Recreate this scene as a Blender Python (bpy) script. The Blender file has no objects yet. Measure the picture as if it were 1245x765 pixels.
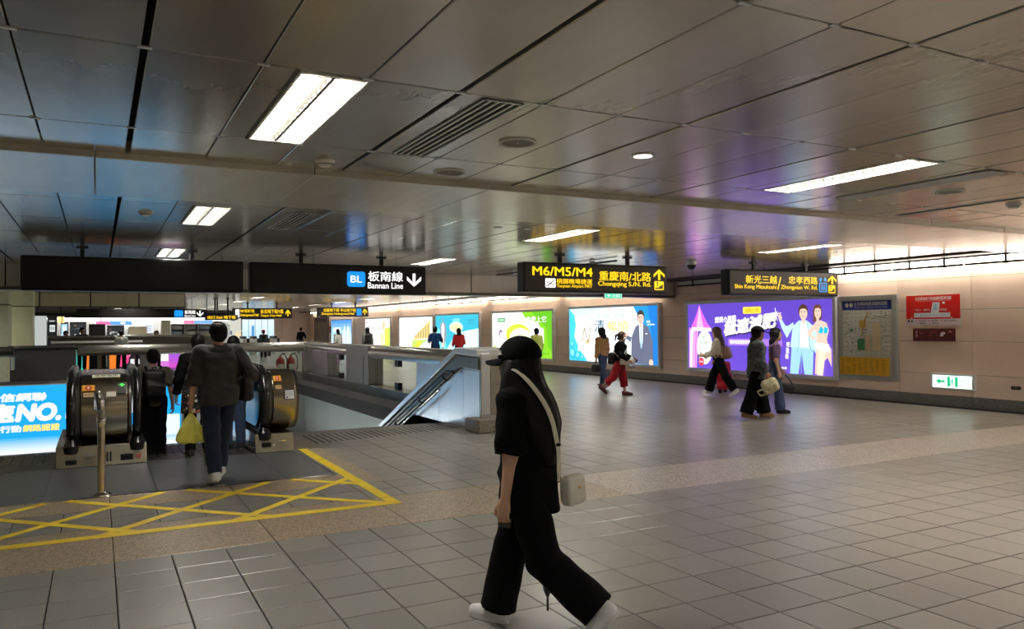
import bpy, bmesh, math, random
import numpy as np
from mathutils import Vector, Matrix
from mathutils.bvhtree import BVHTree

# ------------------------------------------------------------------ camera, world, exposure
SC = bpy.context.scene
COL = SC.collection
cam_data = bpy.data.cameras.new('camera')
cam = bpy.data.objects.new('camera', cam_data)
COL.objects.link(cam)
cam_data.sensor_fit = 'HORIZONTAL'
cam_data.sensor_width = 36.0
cam_data.lens = 955.33 / 1245 * 36.0
cam_data.clip_start = 0.05
cam_data.clip_end = 300
YAW, PITCH, ROLL = math.radians(27.796), math.radians(0.899), math.radians(-0.472)
Fv = Vector((math.sin(YAW) * math.cos(PITCH), math.cos(YAW) * math.cos(PITCH), math.sin(PITCH)))
Rv = Vector((math.cos(YAW), -math.sin(YAW), 0))
Uv = Rv.cross(Fv)
R2 = Rv * math.cos(ROLL) + Uv * math.sin(ROLL)
U2 = R2.cross(Fv)
cam.matrix_world = Matrix(((R2.x, U2.x, -Fv.x, 0), (R2.y, U2.y, -Fv.y, 0), (R2.z, U2.z, -Fv.z, 1.6), (0, 0, 0, 1)))
SC.camera = cam
EYE = Vector((0, 0, 1.6))

world = bpy.data.worlds.new('concourse_air')
SC.world = world
world.use_nodes = True
world.node_tree.nodes['Background'].inputs[0].default_value = (0.9, 0.95, 1.0, 1)
world.node_tree.nodes['Background'].inputs[1].default_value = 0.012

SC.view_settings.view_transform = 'Standard'
SC.view_settings.look = 'None'
SC.view_settings.exposure = 0.4
SC.view_settings.gamma = 1.0
SC.view_settings.use_curve_mapping = False

LAMP_POWER = 94.0      # radiance of the recessed fluorescent lamps
WASH_POWER = 8.0       # radiance of the tubes along the wall
rnd = random.Random(7)

# ------------------------------------------------------------------ materials
MATS = {}
def lin(c):
    return tuple(((x / 12.92) if x <= 0.04045 else ((x + 0.055) / 1.055) ** 2.4) for x in c)
def S8(r, g, b):
    return lin((r / 255, g / 255, b / 255))
def mat(name, col, rough=0.5, metal=0.0, noise=0.0, nscale=8.0, bump=0.0, bscale=60.0, spec=0.5, stretch=None,
        rand=0.0, col2=None, emit=0.0, trans=0.0, alpha=1.0, coat=0.0, sheen=0.0):
    """one principled material with a little procedural colour variation and relief"""
    if name in MATS:
        return MATS[name]
    m = bpy.data.materials.new(name)
    MATS[name] = m
    m.use_nodes = True
    nt = m.node_tree
    N, L = nt.nodes, nt.links
    b = N['Principled BSDF']
    b.inputs['Base Color'].default_value = (*col, 1)
    b.inputs['Roughness'].default_value = rough
    b.inputs['Metallic'].default_value = metal
    b.inputs['Specular IOR Level'].default_value = spec
    b.inputs['Coat Weight'].default_value = coat
    b.inputs['Sheen Weight'].default_value = sheen
    b.inputs['Transmission Weight'].default_value = trans
    if emit:
        b.inputs['Emission Color'].default_value = (*col, 1)
        b.inputs['Emission Strength'].default_value = emit
    tc = N.new('ShaderNodeTexCoord')
    src = tc.outputs['Object']
    if stretch:
        mp = N.new('ShaderNodeMapping')
        mp.inputs['Scale'].default_value = stretch
        L.new(src, mp.inputs['Vector'])
        src = mp.outputs['Vector']
    if noise or col2:
        n = N.new('ShaderNodeTexNoise')
        n.inputs['Scale'].default_value = nscale
        n.inputs['Detail'].default_value = 4
        L.new(src, n.inputs['Vector'])
        r = N.new('ShaderNodeValToRGB')
        r.color_ramp.elements[0].position = 0.3
        r.color_ramp.elements[1].position = 0.7
        a = col
        c = col2 if col2 else tuple(min(1, x * (1 + noise)) for x in col)
        a = col if col2 else tuple(x * (1 - noise) for x in col)
        r.color_ramp.elements[0].color = (*a, 1)
        r.color_ramp.elements[1].color = (*c, 1)
        L.new(n.outputs['Fac'], r.inputs['Fac'])
        out = r.outputs['Color']
    else:
        rg = N.new('ShaderNodeRGB')
        rg.outputs[0].default_value = (*col, 1)
        out = rg.outputs[0]
    if rand:
        oi = N.new('ShaderNodeObjectInfo')
        ge = N.new('ShaderNodeNewGeometry')
        ad = N.new('ShaderNodeMath'); ad.operation = 'ADD'
        L.new(oi.outputs['Random'], ad.inputs[0]); L.new(ge.outputs['Random Per Island'], ad.inputs[1])
        fr = N.new('ShaderNodeMath'); fr.operation = 'FRACT'
        L.new(ad.outputs[0], fr.inputs[0])
        mr = N.new('ShaderNodeMapRange')
        mr.inputs['To Min'].default_value = 1 - rand
        mr.inputs['To Max'].default_value = 1 + rand
        L.new(fr.outputs[0], mr.inputs['Value'])
        mx = N.new('ShaderNodeVectorMath'); mx.operation = 'SCALE'
        L.new(out, mx.inputs[0]); L.new(mr.outputs[0], mx.inputs['Scale'])
        out = mx.outputs[0]
    L.new(out, b.inputs['Base Color'])
    if bump:
        n2 = N.new('ShaderNodeTexNoise')
        n2.inputs['Scale'].default_value = bscale
        n2.inputs['Detail'].default_value = 3
        L.new(src, n2.inputs['Vector'])
        bp = N.new('ShaderNodeBump')
        bp.inputs['Strength'].default_value = 1.0
        bp.inputs['Distance'].default_value = bump
        L.new(n2.outputs['Fac'], bp.inputs['Height'])
        L.new(bp.outputs['Normal'], b.inputs['Normal'])
    return m

def glow(name, col, power):
    if name in MATS:
        return MATS[name]
    m = bpy.data.materials.new(name)
    MATS[name] = m
    m.use_nodes = True
    b = m.node_tree.nodes['Principled BSDF']
    b.inputs['Base Color'].default_value = (*col, 1)
    b.inputs['Emission Color'].default_value = (*col, 1)
    b.inputs['Emission Strength'].default_value = power
    return m

def print_mat(name, power, rough=0.35):
    """printed sheet: colours come from the print itself; power>0 makes it glow"""
    if name in MATS:
        return MATS[name]
    m = bpy.data.materials.new(name)
    MATS[name] = m
    m.use_nodes = True
    nt = m.node_tree
    b = nt.nodes['Principled BSDF']
    a = nt.nodes.new('ShaderNodeAttribute')
    a.attribute_name = 'ink'
    b.inputs['Roughness'].default_value = rough
    if power:
        b.inputs['Base Color'].default_value = (0.02, 0.02, 0.02, 1)
        nt.links.new(a.outputs['Color'], b.inputs['Emission Color'])
        b.inputs['Emission Strength'].default_value = power
    else:
        nt.links.new(a.outputs['Color'], b.inputs['Base Color'])
    return m

M_tile = mat('grey_floor_tile', S8(135, 131, 123), 0.30, noise=0.16, nscale=150, bump=0.0006, bscale=55, rand=0.11, spec=1.0)
M_grout = mat('dark_grout', S8(34, 32, 30), 0.8, noise=0.2)
def granite(name, base):
    m = mat(name, base, 0.34, spec=0.9, rand=0.06, bump=0.0004, bscale=50)
    nt = m.node_tree
    v = nt.nodes.new('ShaderNodeTexVoronoi'); v.inputs['Scale'].default_value = 85
    tc = nt.nodes.new('ShaderNodeTexCoord')
    nt.links.new(tc.outputs['Object'], v.inputs['Vector'])
    s = nt.nodes.new('ShaderNodeSeparateColor'); nt.links.new(v.outputs['Color'], s.inputs[0])
    r = nt.nodes.new('ShaderNodeValToRGB')
    cs = [(0.0, tuple(x * 0.35 for x in base)), (0.3, tuple(x * 0.8 for x in base)), (0.6, base), (1.0, tuple(min(1, x * 1.5) for x in base))]
    e = r.color_ramp.elements
    e[0].position = 0; e[0].color = (*cs[0][1], 1); e[1].position = 1; e[1].color = (*cs[3][1], 1)
    for p, c in cs[1:3]:
        q = e.new(p); q.color = (*c, 1)
    nt.links.new(s.outputs[0], r.inputs['Fac'])
    nt.links.new(r.outputs['Color'], nt.nodes['Principled BSDF'].inputs['Base Color'])
    return m
M_granite = granite('tan_granite', S8(168, 148, 122))
M_granite2 = granite('pink_granite', S8(182, 170, 157))
M_darkstone = granite('dark_granite', S8(108, 104, 100))
M_ceil = mat('satin_metal_ceiling', S8(198, 191, 180), 0.2, metal=0.62, noise=0.05, nscale=3, bump=0.002, bscale=5.0, stretch=(1.6, 0.5, 1), rand=0.07)
M_beam = mat('satin_beam_metal', S8(214, 208, 196), 0.22, metal=0.3, noise=0.05, nscale=3, bump=0.003, bscale=4.0, stretch=(2.5, 0.5, 1), rand=0.05)
M_void = mat('dark_ceiling_void', S8(14, 14, 14), 0.9)
M_gap = mat('black_joint', S8(10, 10, 10), 0.7)
M_wall = mat('beige_enamel_panel', S8(240, 212, 192), 0.36, noise=0.04, nscale=2, rand=0.035, bump=0.0012, bscale=3)
M_steel = mat('brushed_steel', S8(190, 186, 178), 0.24, metal=1.0, noise=0.07, nscale=5, bump=0.0012, bscale=8, stretch=(6, 1, 1))
M_steel_d = mat('dark_brushed_steel', S8(120, 116, 108), 0.3, metal=1.0, noise=0.1, nscale=5, bump=0.0015, bscale=8, stretch=(6, 1, 1))
M_mirror = mat('polished_steel_sheet', S8(222, 224, 224), 0.3, metal=0.75, noise=0.03, bump=0.006, bscale=3.5)
M_chrome = mat('chrome', S8(220, 220, 220), 0.08, metal=1.0, noise=0.02)
M_post = mat('satin_post_steel', S8(158, 156, 150), 0.34, metal=0.6, noise=0.05, nscale=3)
M_bronze = mat('bronze_steel', S8(178, 168, 150), 0.2, metal=1.0, noise=0.08, nscale=4, bump=0.0008, bscale=9, stretch=(1, 8, 8))
M_rubber = mat('black_rubber', S8(18, 18, 19), 0.25, noise=0.15, spec=0.6)
M_black = mat('black_enamel', S8(20, 20, 21), 0.45, noise=0.1)
M_signface = mat('black_sign_face', S8(32, 31, 31), 0.4, noise=0.05)
M_signgrey = mat('charcoal_sign_face', S8(62, 57, 52), 0.4, noise=0.05)
M_plate = mat('landing_steel', S8(120, 122, 124), 0.3, metal=0.6, noise=0.12, nscale=3, bump=0.001, bscale=7, stretch=(1, 6, 1))
M_yellow = mat('yellow_floor_tape', S8(255, 214, 46), 0.5, noise=0.14, nscale=6, rand=0.03)
M_cream = mat('cream_column_panel', S8(242, 244, 212), 0.4, noise=0.03)
M_grey = mat('pale_grey_panel', S8(196, 204, 202), 0.4, noise=0.04)
M_white = mat('white_enamel', S8(228, 226, 220), 0.4, noise=0.03)
M_soffit = mat('beige_fascia_panel', S8(236, 226, 192), 0.4, noise=0.05, rand=0.04)
M_red = mat('red_cylinder_paint', S8(150, 22, 22), 0.3, noise=0.1)
M_frame = mat('aluminium_frame', S8(226, 226, 226), 0.36, metal=0.2, noise=0.05)
M_tube = glow('fluorescent_white', (1.0, 0.98, 0.92), LAMP_POWER)
M_wash = glow('wall_washer_white', (1.0, 0.93, 0.83), WASH_POWER)
M_louver = mat('white_louver', S8(240, 238, 228), 0.4, noise=0.02)
M_blade = mat('louvre_blade_metal', S8(84, 82, 76), 0.4, noise=0.04)
M_lit = print_mat('backlit_print', 1.28)
M_litsign = print_mat('backlit_sign_print', 1.15)
M_print = print_mat('matt_print', 0)
M_dim = print_mat('shop_glow_print', 1.0)  # shop panels, cabinets and boards glow by themselves so they look lit

def glass_mat():
    m = bpy.data.materials.new('clear_glass')
    m.use_nodes = True
    nt = m.node_tree
    b = nt.nodes['Principled BSDF']
    tr = nt.nodes.new('ShaderNodeBsdfTransparent'); tr.inputs[0].default_value = (0.90, 0.95, 0.93, 1)
    gl = nt.nodes.new('ShaderNodeBsdfGlossy'); gl.inputs['Roughness'].default_value = 0.02
    fr = nt.nodes.new('ShaderNodeFresnel'); fr.inputs[0].default_value = 1.45
    mx = nt.nodes.new('ShaderNodeMixShader')
    ge = nt.nodes.new('ShaderNodeNewGeometry'); inv = nt.nodes.new('ShaderNodeMath'); inv.operation = 'SUBTRACT'; inv.inputs[0].default_value = 1.0
    mu = nt.nodes.new('ShaderNodeMath'); mu.operation = 'MULTIPLY'
    nt.links.new(ge.outputs['Backfacing'], inv.inputs[1]); nt.links.new(inv.outputs[0], mu.inputs[0]); nt.links.new(fr.outputs[0], mu.inputs[1])
    nt.links.new(mu.outputs[0], mx.inputs[0]); nt.links.new(tr.outputs[0], mx.inputs[1]); nt.links.new(gl.outputs[0], mx.inputs[2])
    nt.links.new(mx.outputs[0], nt.nodes['Material Output'].inputs[0])
    nt.nodes.remove(b)
    return m
M_glass = glass_mat()

# ------------------------------------------------------------------ mesh helpers
def rings_to_faces(base, nr, n, closed_caps=True):
    f = []
    for i in range(nr - 1):
        for j in range(n):
            a = base + i * n + j; b = base + i * n + (j + 1) % n
            f.append((a, b, b + n, a + n))
    if closed_caps:
        f.append(tuple(base + j for j in range(n))[::-1])
        f.append(tuple(base + (nr - 1) * n + j for j in range(n)))
    return f

class MB:
    """collects shapes and links them as one mesh object"""
    def __init__(self):
        self.v = []; self.f = []; self.k = []; self.c = []; self.cur = 0; self.ink = (1, 1, 1)
    def _add(self, vs, fs):
        b = len(self.v)
        self.v += [tuple(p) for p in vs]
        self.f += [tuple(i + b for i in q) for q in fs]
        self.k += [self.cur] * len(fs)
        self.c += [self.ink] * len(fs)
        return self
    def box(self, x0, y0, z0, x1, y1, z1, M=None):
        x0, x1 = sorted((x0, x1)); y0, y1 = sorted((y0, y1)); z0, z1 = sorted((z0, z1))
        vs = [(x0, y0, z0), (x1, y0, z0), (x1, y1, z0), (x0, y1, z0), (x0, y0, z1), (x1, y0, z1), (x1, y1, z1), (x0, y1, z1)]
        if M is not None:
            vs = [M @ Vector(p) for p in vs]
        return self._add(vs, [(0, 3, 2, 1), (4, 5, 6, 7), (0, 1, 5, 4), (1, 2, 6, 5), (2, 3, 7, 6), (3, 0, 4, 7)])
    def slab(self, x0, y0, x1, y1, z, h, e):
        """tile with a chamfered upper edge; z = top"""
        vs = [(x0, y0, z - h), (x1, y0, z - h), (x1, y1, z - h), (x0, y1, z - h),
              (x0, y0, z - e), (x1, y0, z - e), (x1, y1, z - e), (x0, y1, z - e),
              (x0 + e, y0 + e, z), (x1 - e, y0 + e, z), (x1 - e, y1 - e, z), (x0 + e, y1 - e, z)]
        return self._add(vs, [(0, 1, 5, 4), (1, 2, 6, 5), (2, 3, 7, 6), (3, 0, 4, 7), (4, 5, 9, 8), (5, 6, 10, 9), (6, 7, 11, 10), (7, 4, 8, 11), (8, 9, 10, 11)])
    def tube(self, pts, r, n=10, closed=False, caps=True, flat=None):
        """tube along a path; r number or list; flat=(axis, ratio) squashes the section along a world axis"""
        P = [Vector(p) for p in pts]
        m = len(P)
        rs = [r] * m if not hasattr(r, '__len__') else list(r)
        up = None; vs = []
        for i, p in enumerate(P):
            t = (P[min(i + 1, m - 1)] - P[max(i - 1, 0)])
            t = t.normalized() if t.length > 1e-9 else Vector((0, 0, 1))
            if up is None:
                up = t.orthogonal().normalized()
            up = (up - t * up.dot(t))
            up = up.normalized() if up.length > 1e-6 else t.orthogonal().normalized()
            s = t.cross(up)
            for j in range(n):
                a = 2 * math.pi * j / n
                o = (up * math.cos(a) + s * math.sin(a)) * rs[i]
                if flat:
                    ax = Vector(flat[0]); o = o - ax * (o.dot(ax) * (1 - flat[1]))
                vs.append(p + o)
        return self._add(vs, rings_to_faces(0, m, n, caps))
    def cyl(self, a, b, r, n=16, r2=None):
        return self.tube([a, b], [r, r if r2 is None else r2], n)
    def lathe(self, prof, c=(0, 0, 0), n=24, axis='z', caps=True):
        vs = []
        for r, h in prof:
            for j in range(n):
                a = 2 * math.pi * j / n
                x, y = r * math.cos(a), r * math.sin(a)
                q = {'z': (x, y, h), 'y': (y, h, x), 'x': (h, x, y)}[axis]
                vs.append((c[0] + q[0], c[1] + q[1], c[2] + q[2]))
        return self._add(vs, rings_to_faces(0, len(prof), n, caps))
    def prism(self, poly, h0, h1, axis='z'):
        """extrude a 2-D outline; axis z: (x,y); x: (y,z); y: (x,z)"""
        n = len(poly)
        def q(p, h):
            return {'z': (p[0], p[1], h), 'x': (h, p[0], p[1]), 'y': (p[0], h, p[1])}[axis]
        vs = [q(p, h0) for p in poly] + [q(p, h1) for p in poly]
        fs = [tuple(range(n))[::-1], tuple(range(n, 2 * n))] + [(i, (i + 1) % n, n + (i + 1) % n, n + i) for i in range(n)]
        return self._add(vs, fs)
    def ball(self, c, r, n=12, m=8):
        rr = r if hasattr(r, '__len__') else (r, r, r)
        vs = []
        for i in range(m + 1):
            t = math.pi * i / m
            for j in range(n):
                a = 2 * math.pi * j / n
                s = max(math.sin(t), 1e-3)
                vs.append((c[0] + rr[0] * s * math.cos(a), c[1] + rr[1] * s * math.sin(a), c[2] - rr[2] * math.cos(t)))
        return self._add(vs, rings_to_faces(0, m + 1, n, True))
    def mesh(self, name, mats, smooth=False, recalc=True):
        me = bpy.data.meshes.new(name)
        me.from_pydata(self.v, [], self.f)
        mats = mats if isinstance(mats, (list, tuple)) else [mats]
        for x in mats:
            me.materials.append(x)
        if len(mats) > 1:
            me.polygons.foreach_set('material_index', self.k)
        if recalc:
            bm = bmesh.new(); bm.from_mesh(me)
            bmesh.ops.recalc_face_normals(bm, faces=bm.faces)
            bm.to_mesh(me); bm.free()
        if smooth:
            me.polygons.foreach_set('use_smooth', [True] * len(me.polygons))
            me.set_sharp_from_angle(angle=math.radians(smooth if smooth is not True else 40))
        me.update()
        return me
    def build(self, name, mats, parent=None, smooth=False, bevel=0.0, loc=None, recalc=True):
        o = bpy.data.objects.new(name, self.mesh(name, mats, smooth, recalc))
        COL.objects.link(o)
        if parent is not None:
            o.parent = parent
        if loc is not None:
            o.location = loc
        if bevel:
            bv = o.modifiers.new('edge', 'BEVEL'); bv.width = bevel; bv.segments = 2; bv.limit_method = 'ANGLE'
        return o

def tag(o, label=None, cat=None, group=None, kind=None):
    if label: o['label'] = label
    if cat: o['category'] = cat
    if group: o['group'] = group
    if kind: o['kind'] = kind
    return o
def thing(name, label, cat, loc=(0, 0, 0), rz=0.0, group=None):
    o = bpy.data.objects.new(name, None)
    o.empty_display_size = 0.1
    COL.objects.link(o)
    o.location = loc
    o.rotation_euler = (0, 0, rz)
    return tag(o, label, cat, group)
def structure(name, label=None):
    o = bpy.data.objects.new(name, None)
    COL.objects.link(o)
    o['kind'] = 'structure'
    if label: o['label'] = label
    return o
def link_mesh(name, me, parent, loc=(0, 0, 0), rot=None):
    o = bpy.data.objects.new(name, me)
    COL.objects.link(o)
    o.parent = parent
    o.location = loc
    if rot: o.rotation_euler = rot
    return o
def copy_tree(src, parent=None):
    c = src.copy(); COL.objects.link(c)
    if parent is not None: c.parent = parent
    for ch in list(src.children):
        copy_tree(ch, c)
    return c

# ------------------------------------------------------------------ lettering and flat prints
_tc = {}
def glyphs(s, bold=0.0):
    key = (s, bold)
    if key in _tc:
        return _tc[key]
    cu = bpy.data.curves.new('lettering', 'FONT')
    cu.body = s; cu.size = 1; cu.offset = bold; cu.resolution_u = 3
    ob = bpy.data.objects.new('lettering', cu)
    COL.objects.link(ob)
    dg = bpy.context.evaluated_depsgraph_get()
    dg.update()
    me = bpy.data.meshes.new_from_object(ob.evaluated_get(dg))
    V = [(v.co.x, v.co.y) for v in me.vertices]
    Fc = [tuple(p.vertices) for p in me.polygons]
    bpy.data.objects.remove(ob); bpy.data.curves.remove(cu); bpy.data.meshes.remove(me)
    _tc[key] = (V, Fc)
    return _tc[key]

class Print(MB):
    """flat print in the plane o + u*U + v*V, each later shape a hair in front"""
    def __init__(self, o, U, V, step=0.0006):
        super().__init__()
        self.o = Vector(o); self.U = Vector(U); self.V = Vector(V); self.n = self.U.cross(self.V); self.lv = 0; self.step = step
    def p(self, u, v):
        return self.o + self.U * u + self.V * v + self.n * (self.lv * self.step)
    def poly(self, pts, ink):
        self.ink = ink; self.lv += 1
        return self._add([self.p(*q) for q in pts], [tuple(range(len(pts)))])
    def rect(self, u0, v0, u1, v1, ink):
        return self.poly([(u0, v0), (u1, v0), (u1, v1), (u0, v1)], ink)
    def grad(self, u0, v0, u1, v1, a, b, n=8, horiz=False):
        """printed colour blend in n strips"""
        self.lv += 1
        for i in range(n):
            t0, t1 = i / n, (i + 1) / n
            self.ink = tuple(a[k] + (b[k] - a[k]) * (t0 + t1) / 2 for k in range(3))
            q = [(u0 + (u1 - u0) * t0, v0), (u0 + (u1 - u0) * t1, v0), (u0 + (u1 - u0) * t1, v1), (u0 + (u1 - u0) * t0, v1)] if horiz else \
                [(u0, v0 + (v1 - v0) * t0), (u1, v0 + (v1 - v0) * t0), (u1, v0 + (v1 - v0) * t1), (u0, v0 + (v1 - v0) * t1)]
            self._add([self.p(*w) for w in q], [(0, 1, 2, 3)])
        return self
    def rrect(self, u0, v0, u1, v1, r, ink):
        pts = []
        for cx, cy, a0 in ((u1 - r, v0 + r, -90), (u1 - r, v1 - r, 0), (u0 + r, v1 - r, 90), (u0 + r, v0 + r, 180)):
            for i in range(5):
                a = math.radians(a0 + i * 22.5); pts.append((cx + r * math.cos(a), cy + r * math.sin(a)))
        return self.poly(pts, ink)
    def ell(self, cx, cy, rx, ry, ink, n=20, rot=0):
        c, s = math.cos(rot), math.sin(rot)
        return self.poly([(cx + rx * math.cos(2 * math.pi * i / n) * c - ry * math.sin(2 * math.pi * i / n) * s,
                           cy + rx * math.cos(2 * math.pi * i / n) * s + ry * math.sin(2 * math.pi * i / n) * c) for i in range(n)], ink)
    def line(self, pts, w, ink):
        for a, b in zip(pts[:-1], pts[1:]):
            d = Vector((b[0] - a[0], b[1] - a[1]));
            if d.length < 1e-6: continue
            n = Vector((-d.y, d.x)).normalized() * (w / 2)
            self.poly([(a[0] - n.x, a[1] - n.y), (b[0] - n.x, b[1] - n.y), (b[0] + n.x, b[1] + n.y), (a[0] + n.x, a[1] + n.y)], ink)
        return self
    def text(self, s, u0, v0, u1, v1, ink, bold=0.0, keep=False, skew=0.0, tilt=0.0):
        """lettering fitted into the rectangle; keep = only as wide as its own proportions"""
        V, Fc = glyphs(s, 0.0)
        xs = [q[0] for q in V]; ys = [q[1] for q in V]
        x0, x1, y0, y1 = min(xs), max(xs), min(ys), max(ys)
        sx, sy = (u1 - u0) / (x1 - x0), (v1 - v0) / (y1 - y0)
        if keep: sx = min(sx, sy)
        self.ink = ink
        offs = [(0, 0)] if not bold else [(bold * math.cos(a * math.pi / 3) * 0.75, bold * math.sin(a * math.pi / 3) * 0.75) for a in range(6 if bold > 0.05 else 3)]
        for dx, dy in offs:                      # heavier weight: the same stroke set side by side
            self.lv += 0.15
            self._add([self.p(u0 + (x - x0 + dx) * sx + (y - y0 + dy) * sy * skew, v0 + (y - y0 + dy) * sy + (x - x0 + dx) * sx * tilt) for x, y in V], Fc)
        self.lv += 0.5
        return self
    def finish(self, name, material, parent):
        me = bpy.data.meshes.new(name)
        me.from_pydata(self.v, [], self.f)
        me.materials.append(material)
        at = me.attributes.new('ink', 'FLOAT_COLOR', 'FACE')
        at.data.foreach_set('color', [x for c in self.c for x in (*c, 1.0)])
        o = bpy.data.objects.new(name, me); COL.objects.link(o); o.parent = parent
        return o

# ================================================================== SETTING
CZ = 2.88            # ceiling height
WX = 14.54           # face of the long wall
T = 0.362            # floor tile module
TX, TY = 0.10, 6.10

# ---------------------------------------------------------------- floor
floor = structure('floor')
b = MB()
for r in [(-9, -6, 15, 8.5), (2.62, 8.5, 15, 10.9), (2.30, 10.9, 15, 12.3), (5.2, 12.3, 15, 25.3), (-9, 25.3, 15, 76)]:
    b.box(r[0], r[1], -0.30, r[2], r[3], -0.012)
b.box(-9, 8.5, -0.3, 2.62, 10.45, -0.012)
b.build('floor_slab', M_grout, floor)

def in_band(x, y):
    """granite slabs laid in the grey tile field"""
    if TY <= y < TY + 3 * T: return 1
    return 0
def floor_ok(x0, y0, x1, y1):
    if y1 > 8.47 and x0 < 2.28: return False
    if y1 > 7.95 and y0 < 10.55 and x0 < 2.6 and x1 > 2.2: return False
    if y0 < 8.5 and y1 > 7.92 and x0 < 2.6: return False
    if y1 > 12.3 and y0 < 25.6 and x0 < 6.2: return False
    if y1 > 10.6 and y0 < 12.3 and x0 < 2.35: return False
    return True
tile_me = MB().slab(-T / 2 + 0.0042, -T / 2 + 0.0042, T / 2 - 0.0042, T / 2 - 0.0042, 0, 0.012, 0.0025).mesh('floor_tile', M_tile, recalc=False)
cells = []
for i in range(-26, 41):
    for j in range(-22, 150):
        x0, y0 = TX + i * T, TY + j * T
        if x0 + T > WX - 0.02 or in_band(0, y0 + T / 2) or not floor_ok(x0, y0, x0 + T, y0 + T):
            continue
        c = Vector((x0 + T / 2, y0 + T / 2, 0)) - EYE
        d = c.dot(Fv)
        if d > 0.5:
            px, py = c.dot(R2) / d * 955 + 622, 382 - c.dot(U2) / d * 955
            vis = -60 < px < 1305 and py < 800
            size = 955 * T / d * 955 * T * 1.6 / d / d if vis else 0
        else:
            size = 0
        cells.append((size, x0, y0))
cells.sort(reverse=True)
far = MB()
for n, (s, x0, y0) in enumerate(cells):
    if n < 300:
        link_mesh('floor_tile', tile_me, floor, (x0 + T / 2, y0 + T / 2, rnd.uniform(-0.0006, 0.0006)),
                  (rnd.gauss(0, 0.0012), rnd.gauss(0, 0.0012), 0))
    else:
        z = rnd.uniform(-0.0006, 0.0006)
        far.slab(x0 + 0.0042, y0 + 0.0042, x0 + T - 0.0042, y0 + T - 0.0042, z, 0.012, 0.0025)
tag(far.build('floor_tile_field', M_tile, floor, recalc=False), kind='stuff')
# granite band of large slabs
W3 = 3 * T
for k in range(-8, 14):
    x0 = TX + k * W3
    m = M_granite if (k < 4) else M_granite2
    g = MB().slab(x0 + 0.003, TY + 0.003, min(x0 + W3, WX) - 0.003, TY + W3 - 0.003, 0, 0.012, 0.0025)
    g.build('granite_slab', m, floor, recalc=False)
# granite margin round the escalator landing
for k in range(-8, 2):
    x0 = TX + k * W3
    MB().slab(x0 + 0.003, 7.93, x0 + W3 - 0.003, 8.49, 0, 0.012, 0.0025).build('granite_slab', M_granite, floor, recalc=False)
for x0, y0, x1, y1 in [(TX + 2 * W3, 7.93, 2.66, 8.52), (2.30, 8.52, 2.66, 9.2), (2.30, 9.2, 2.66, 9.88), (2.30, 9.88, 2.66, 10.58), (2.30, 10.58, 2.64, 11.0), (2.28, 11.0, 2.64, 11.5), (2.28, 11.5, 2.64, 11.98)]:
    MB().slab(x0 + 0.003, y0 + 0.003, x1 - 0.003, y1 - 0.003, 0, 0.012, 0.0025).build('granite_slab', M_granite, floor, recalc=False)
# cut tiles filling the rows between slabs and module
for k in range(-26, 8):
    x0 = TX + k * T
    if x0 + T < 2.64:
        MB().slab(x0 + 0.003, TY + 5 * T + 0.003, x0 + T - 0.003, 7.927, 0, 0.012, 0.002).build('cut_floor_tile', M_tile, floor, recalc=False) if x0 > -2.2 else None
# grooved tread strip at the head of the stair
g = MB()
for k in range(26):
    x = 2.70 + k * 0.094
    g.box(x, 10.95 + 0.02 * k, 0.0, x + 0.018, 11.9, 0.003)
tag(g.build('grooved_tread_strip', M_grout, floor), kind='stuff')
for k in range(16):
    MB().slab(2.36 + k * 0.177 + 0.002, 11.98, 2.36 + (k + 1) * 0.177 - 0.002, 12.30, 0.001, 0.02, 0.004).build('stair_nosing_stone', M_darkstone, floor, recalc=False)

# landing plate in front of the escalators
lp = structure('trim_1', 'dark brushed steel landing plates in front of the escalators')
for x0, x1 in [(-6.0, -2.0), (-1.995, -0.46), (-0.455, 0.52), (0.525, 1.78), (1.785, 2.29)]:
    MB().slab(x0, 8.53, x1, 10.52, 0.004, 0.02, 0.003).build('landing_plate', M_plate, lp, recalc=False)
MB().box(-6.0, 8.495, -0.01, 2.33, 8.53, 0.006).build('edge_strip', M_chrome, lp)
MB().box(2.295, 8.53, -0.01, 2.33, 10.5, 0.006).build('edge_strip', M_chrome, lp)

# ---------------------------------------------------------------- stair well
well = structure('wall_well')
WB = -3.2
pw = MB()
pw.box(-6, 25.32, WB, 6.2, 25.6, 0.0)
pw.build('well_backing', M_grey, well)
for x0 in np.arange(2.30, 5.8, 1.16):
    MB().box(x0 + 0.004, 25.29, -1.3, min(x0 + 1.16, 5.85) - 0.004, 25.325, -0.2).build('cladding_panel', M_grey, well, bevel=0.004)
for y0 in np.arange(13.3, 25.2, 1.5):
    MB().box(5.82, y0 + 0.004, -1.3, 5.86, min(y0 + 1.5, 25.29) - 0.004, -0.2).build('cladding_panel', M_grey, well, bevel=0.004)
MB().box(5.86, 12.3, WB, 6.2, 25.6, -0.05).build('well_backing', M_grey, well)
MB().box(2.28, 12.2, WB, 2.34, 25.3, -1.0).build('stair_side_wall', M_grey, well)
MB().box(-6.1, 10.4, WB, -6, 25.4, 0.0).build('well_side_wall', M_grey, well)
MB().box(-6, 10.5, WB - 0.1, 6, 25.4, WB).build('lower_floor', M_grout, well)
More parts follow.
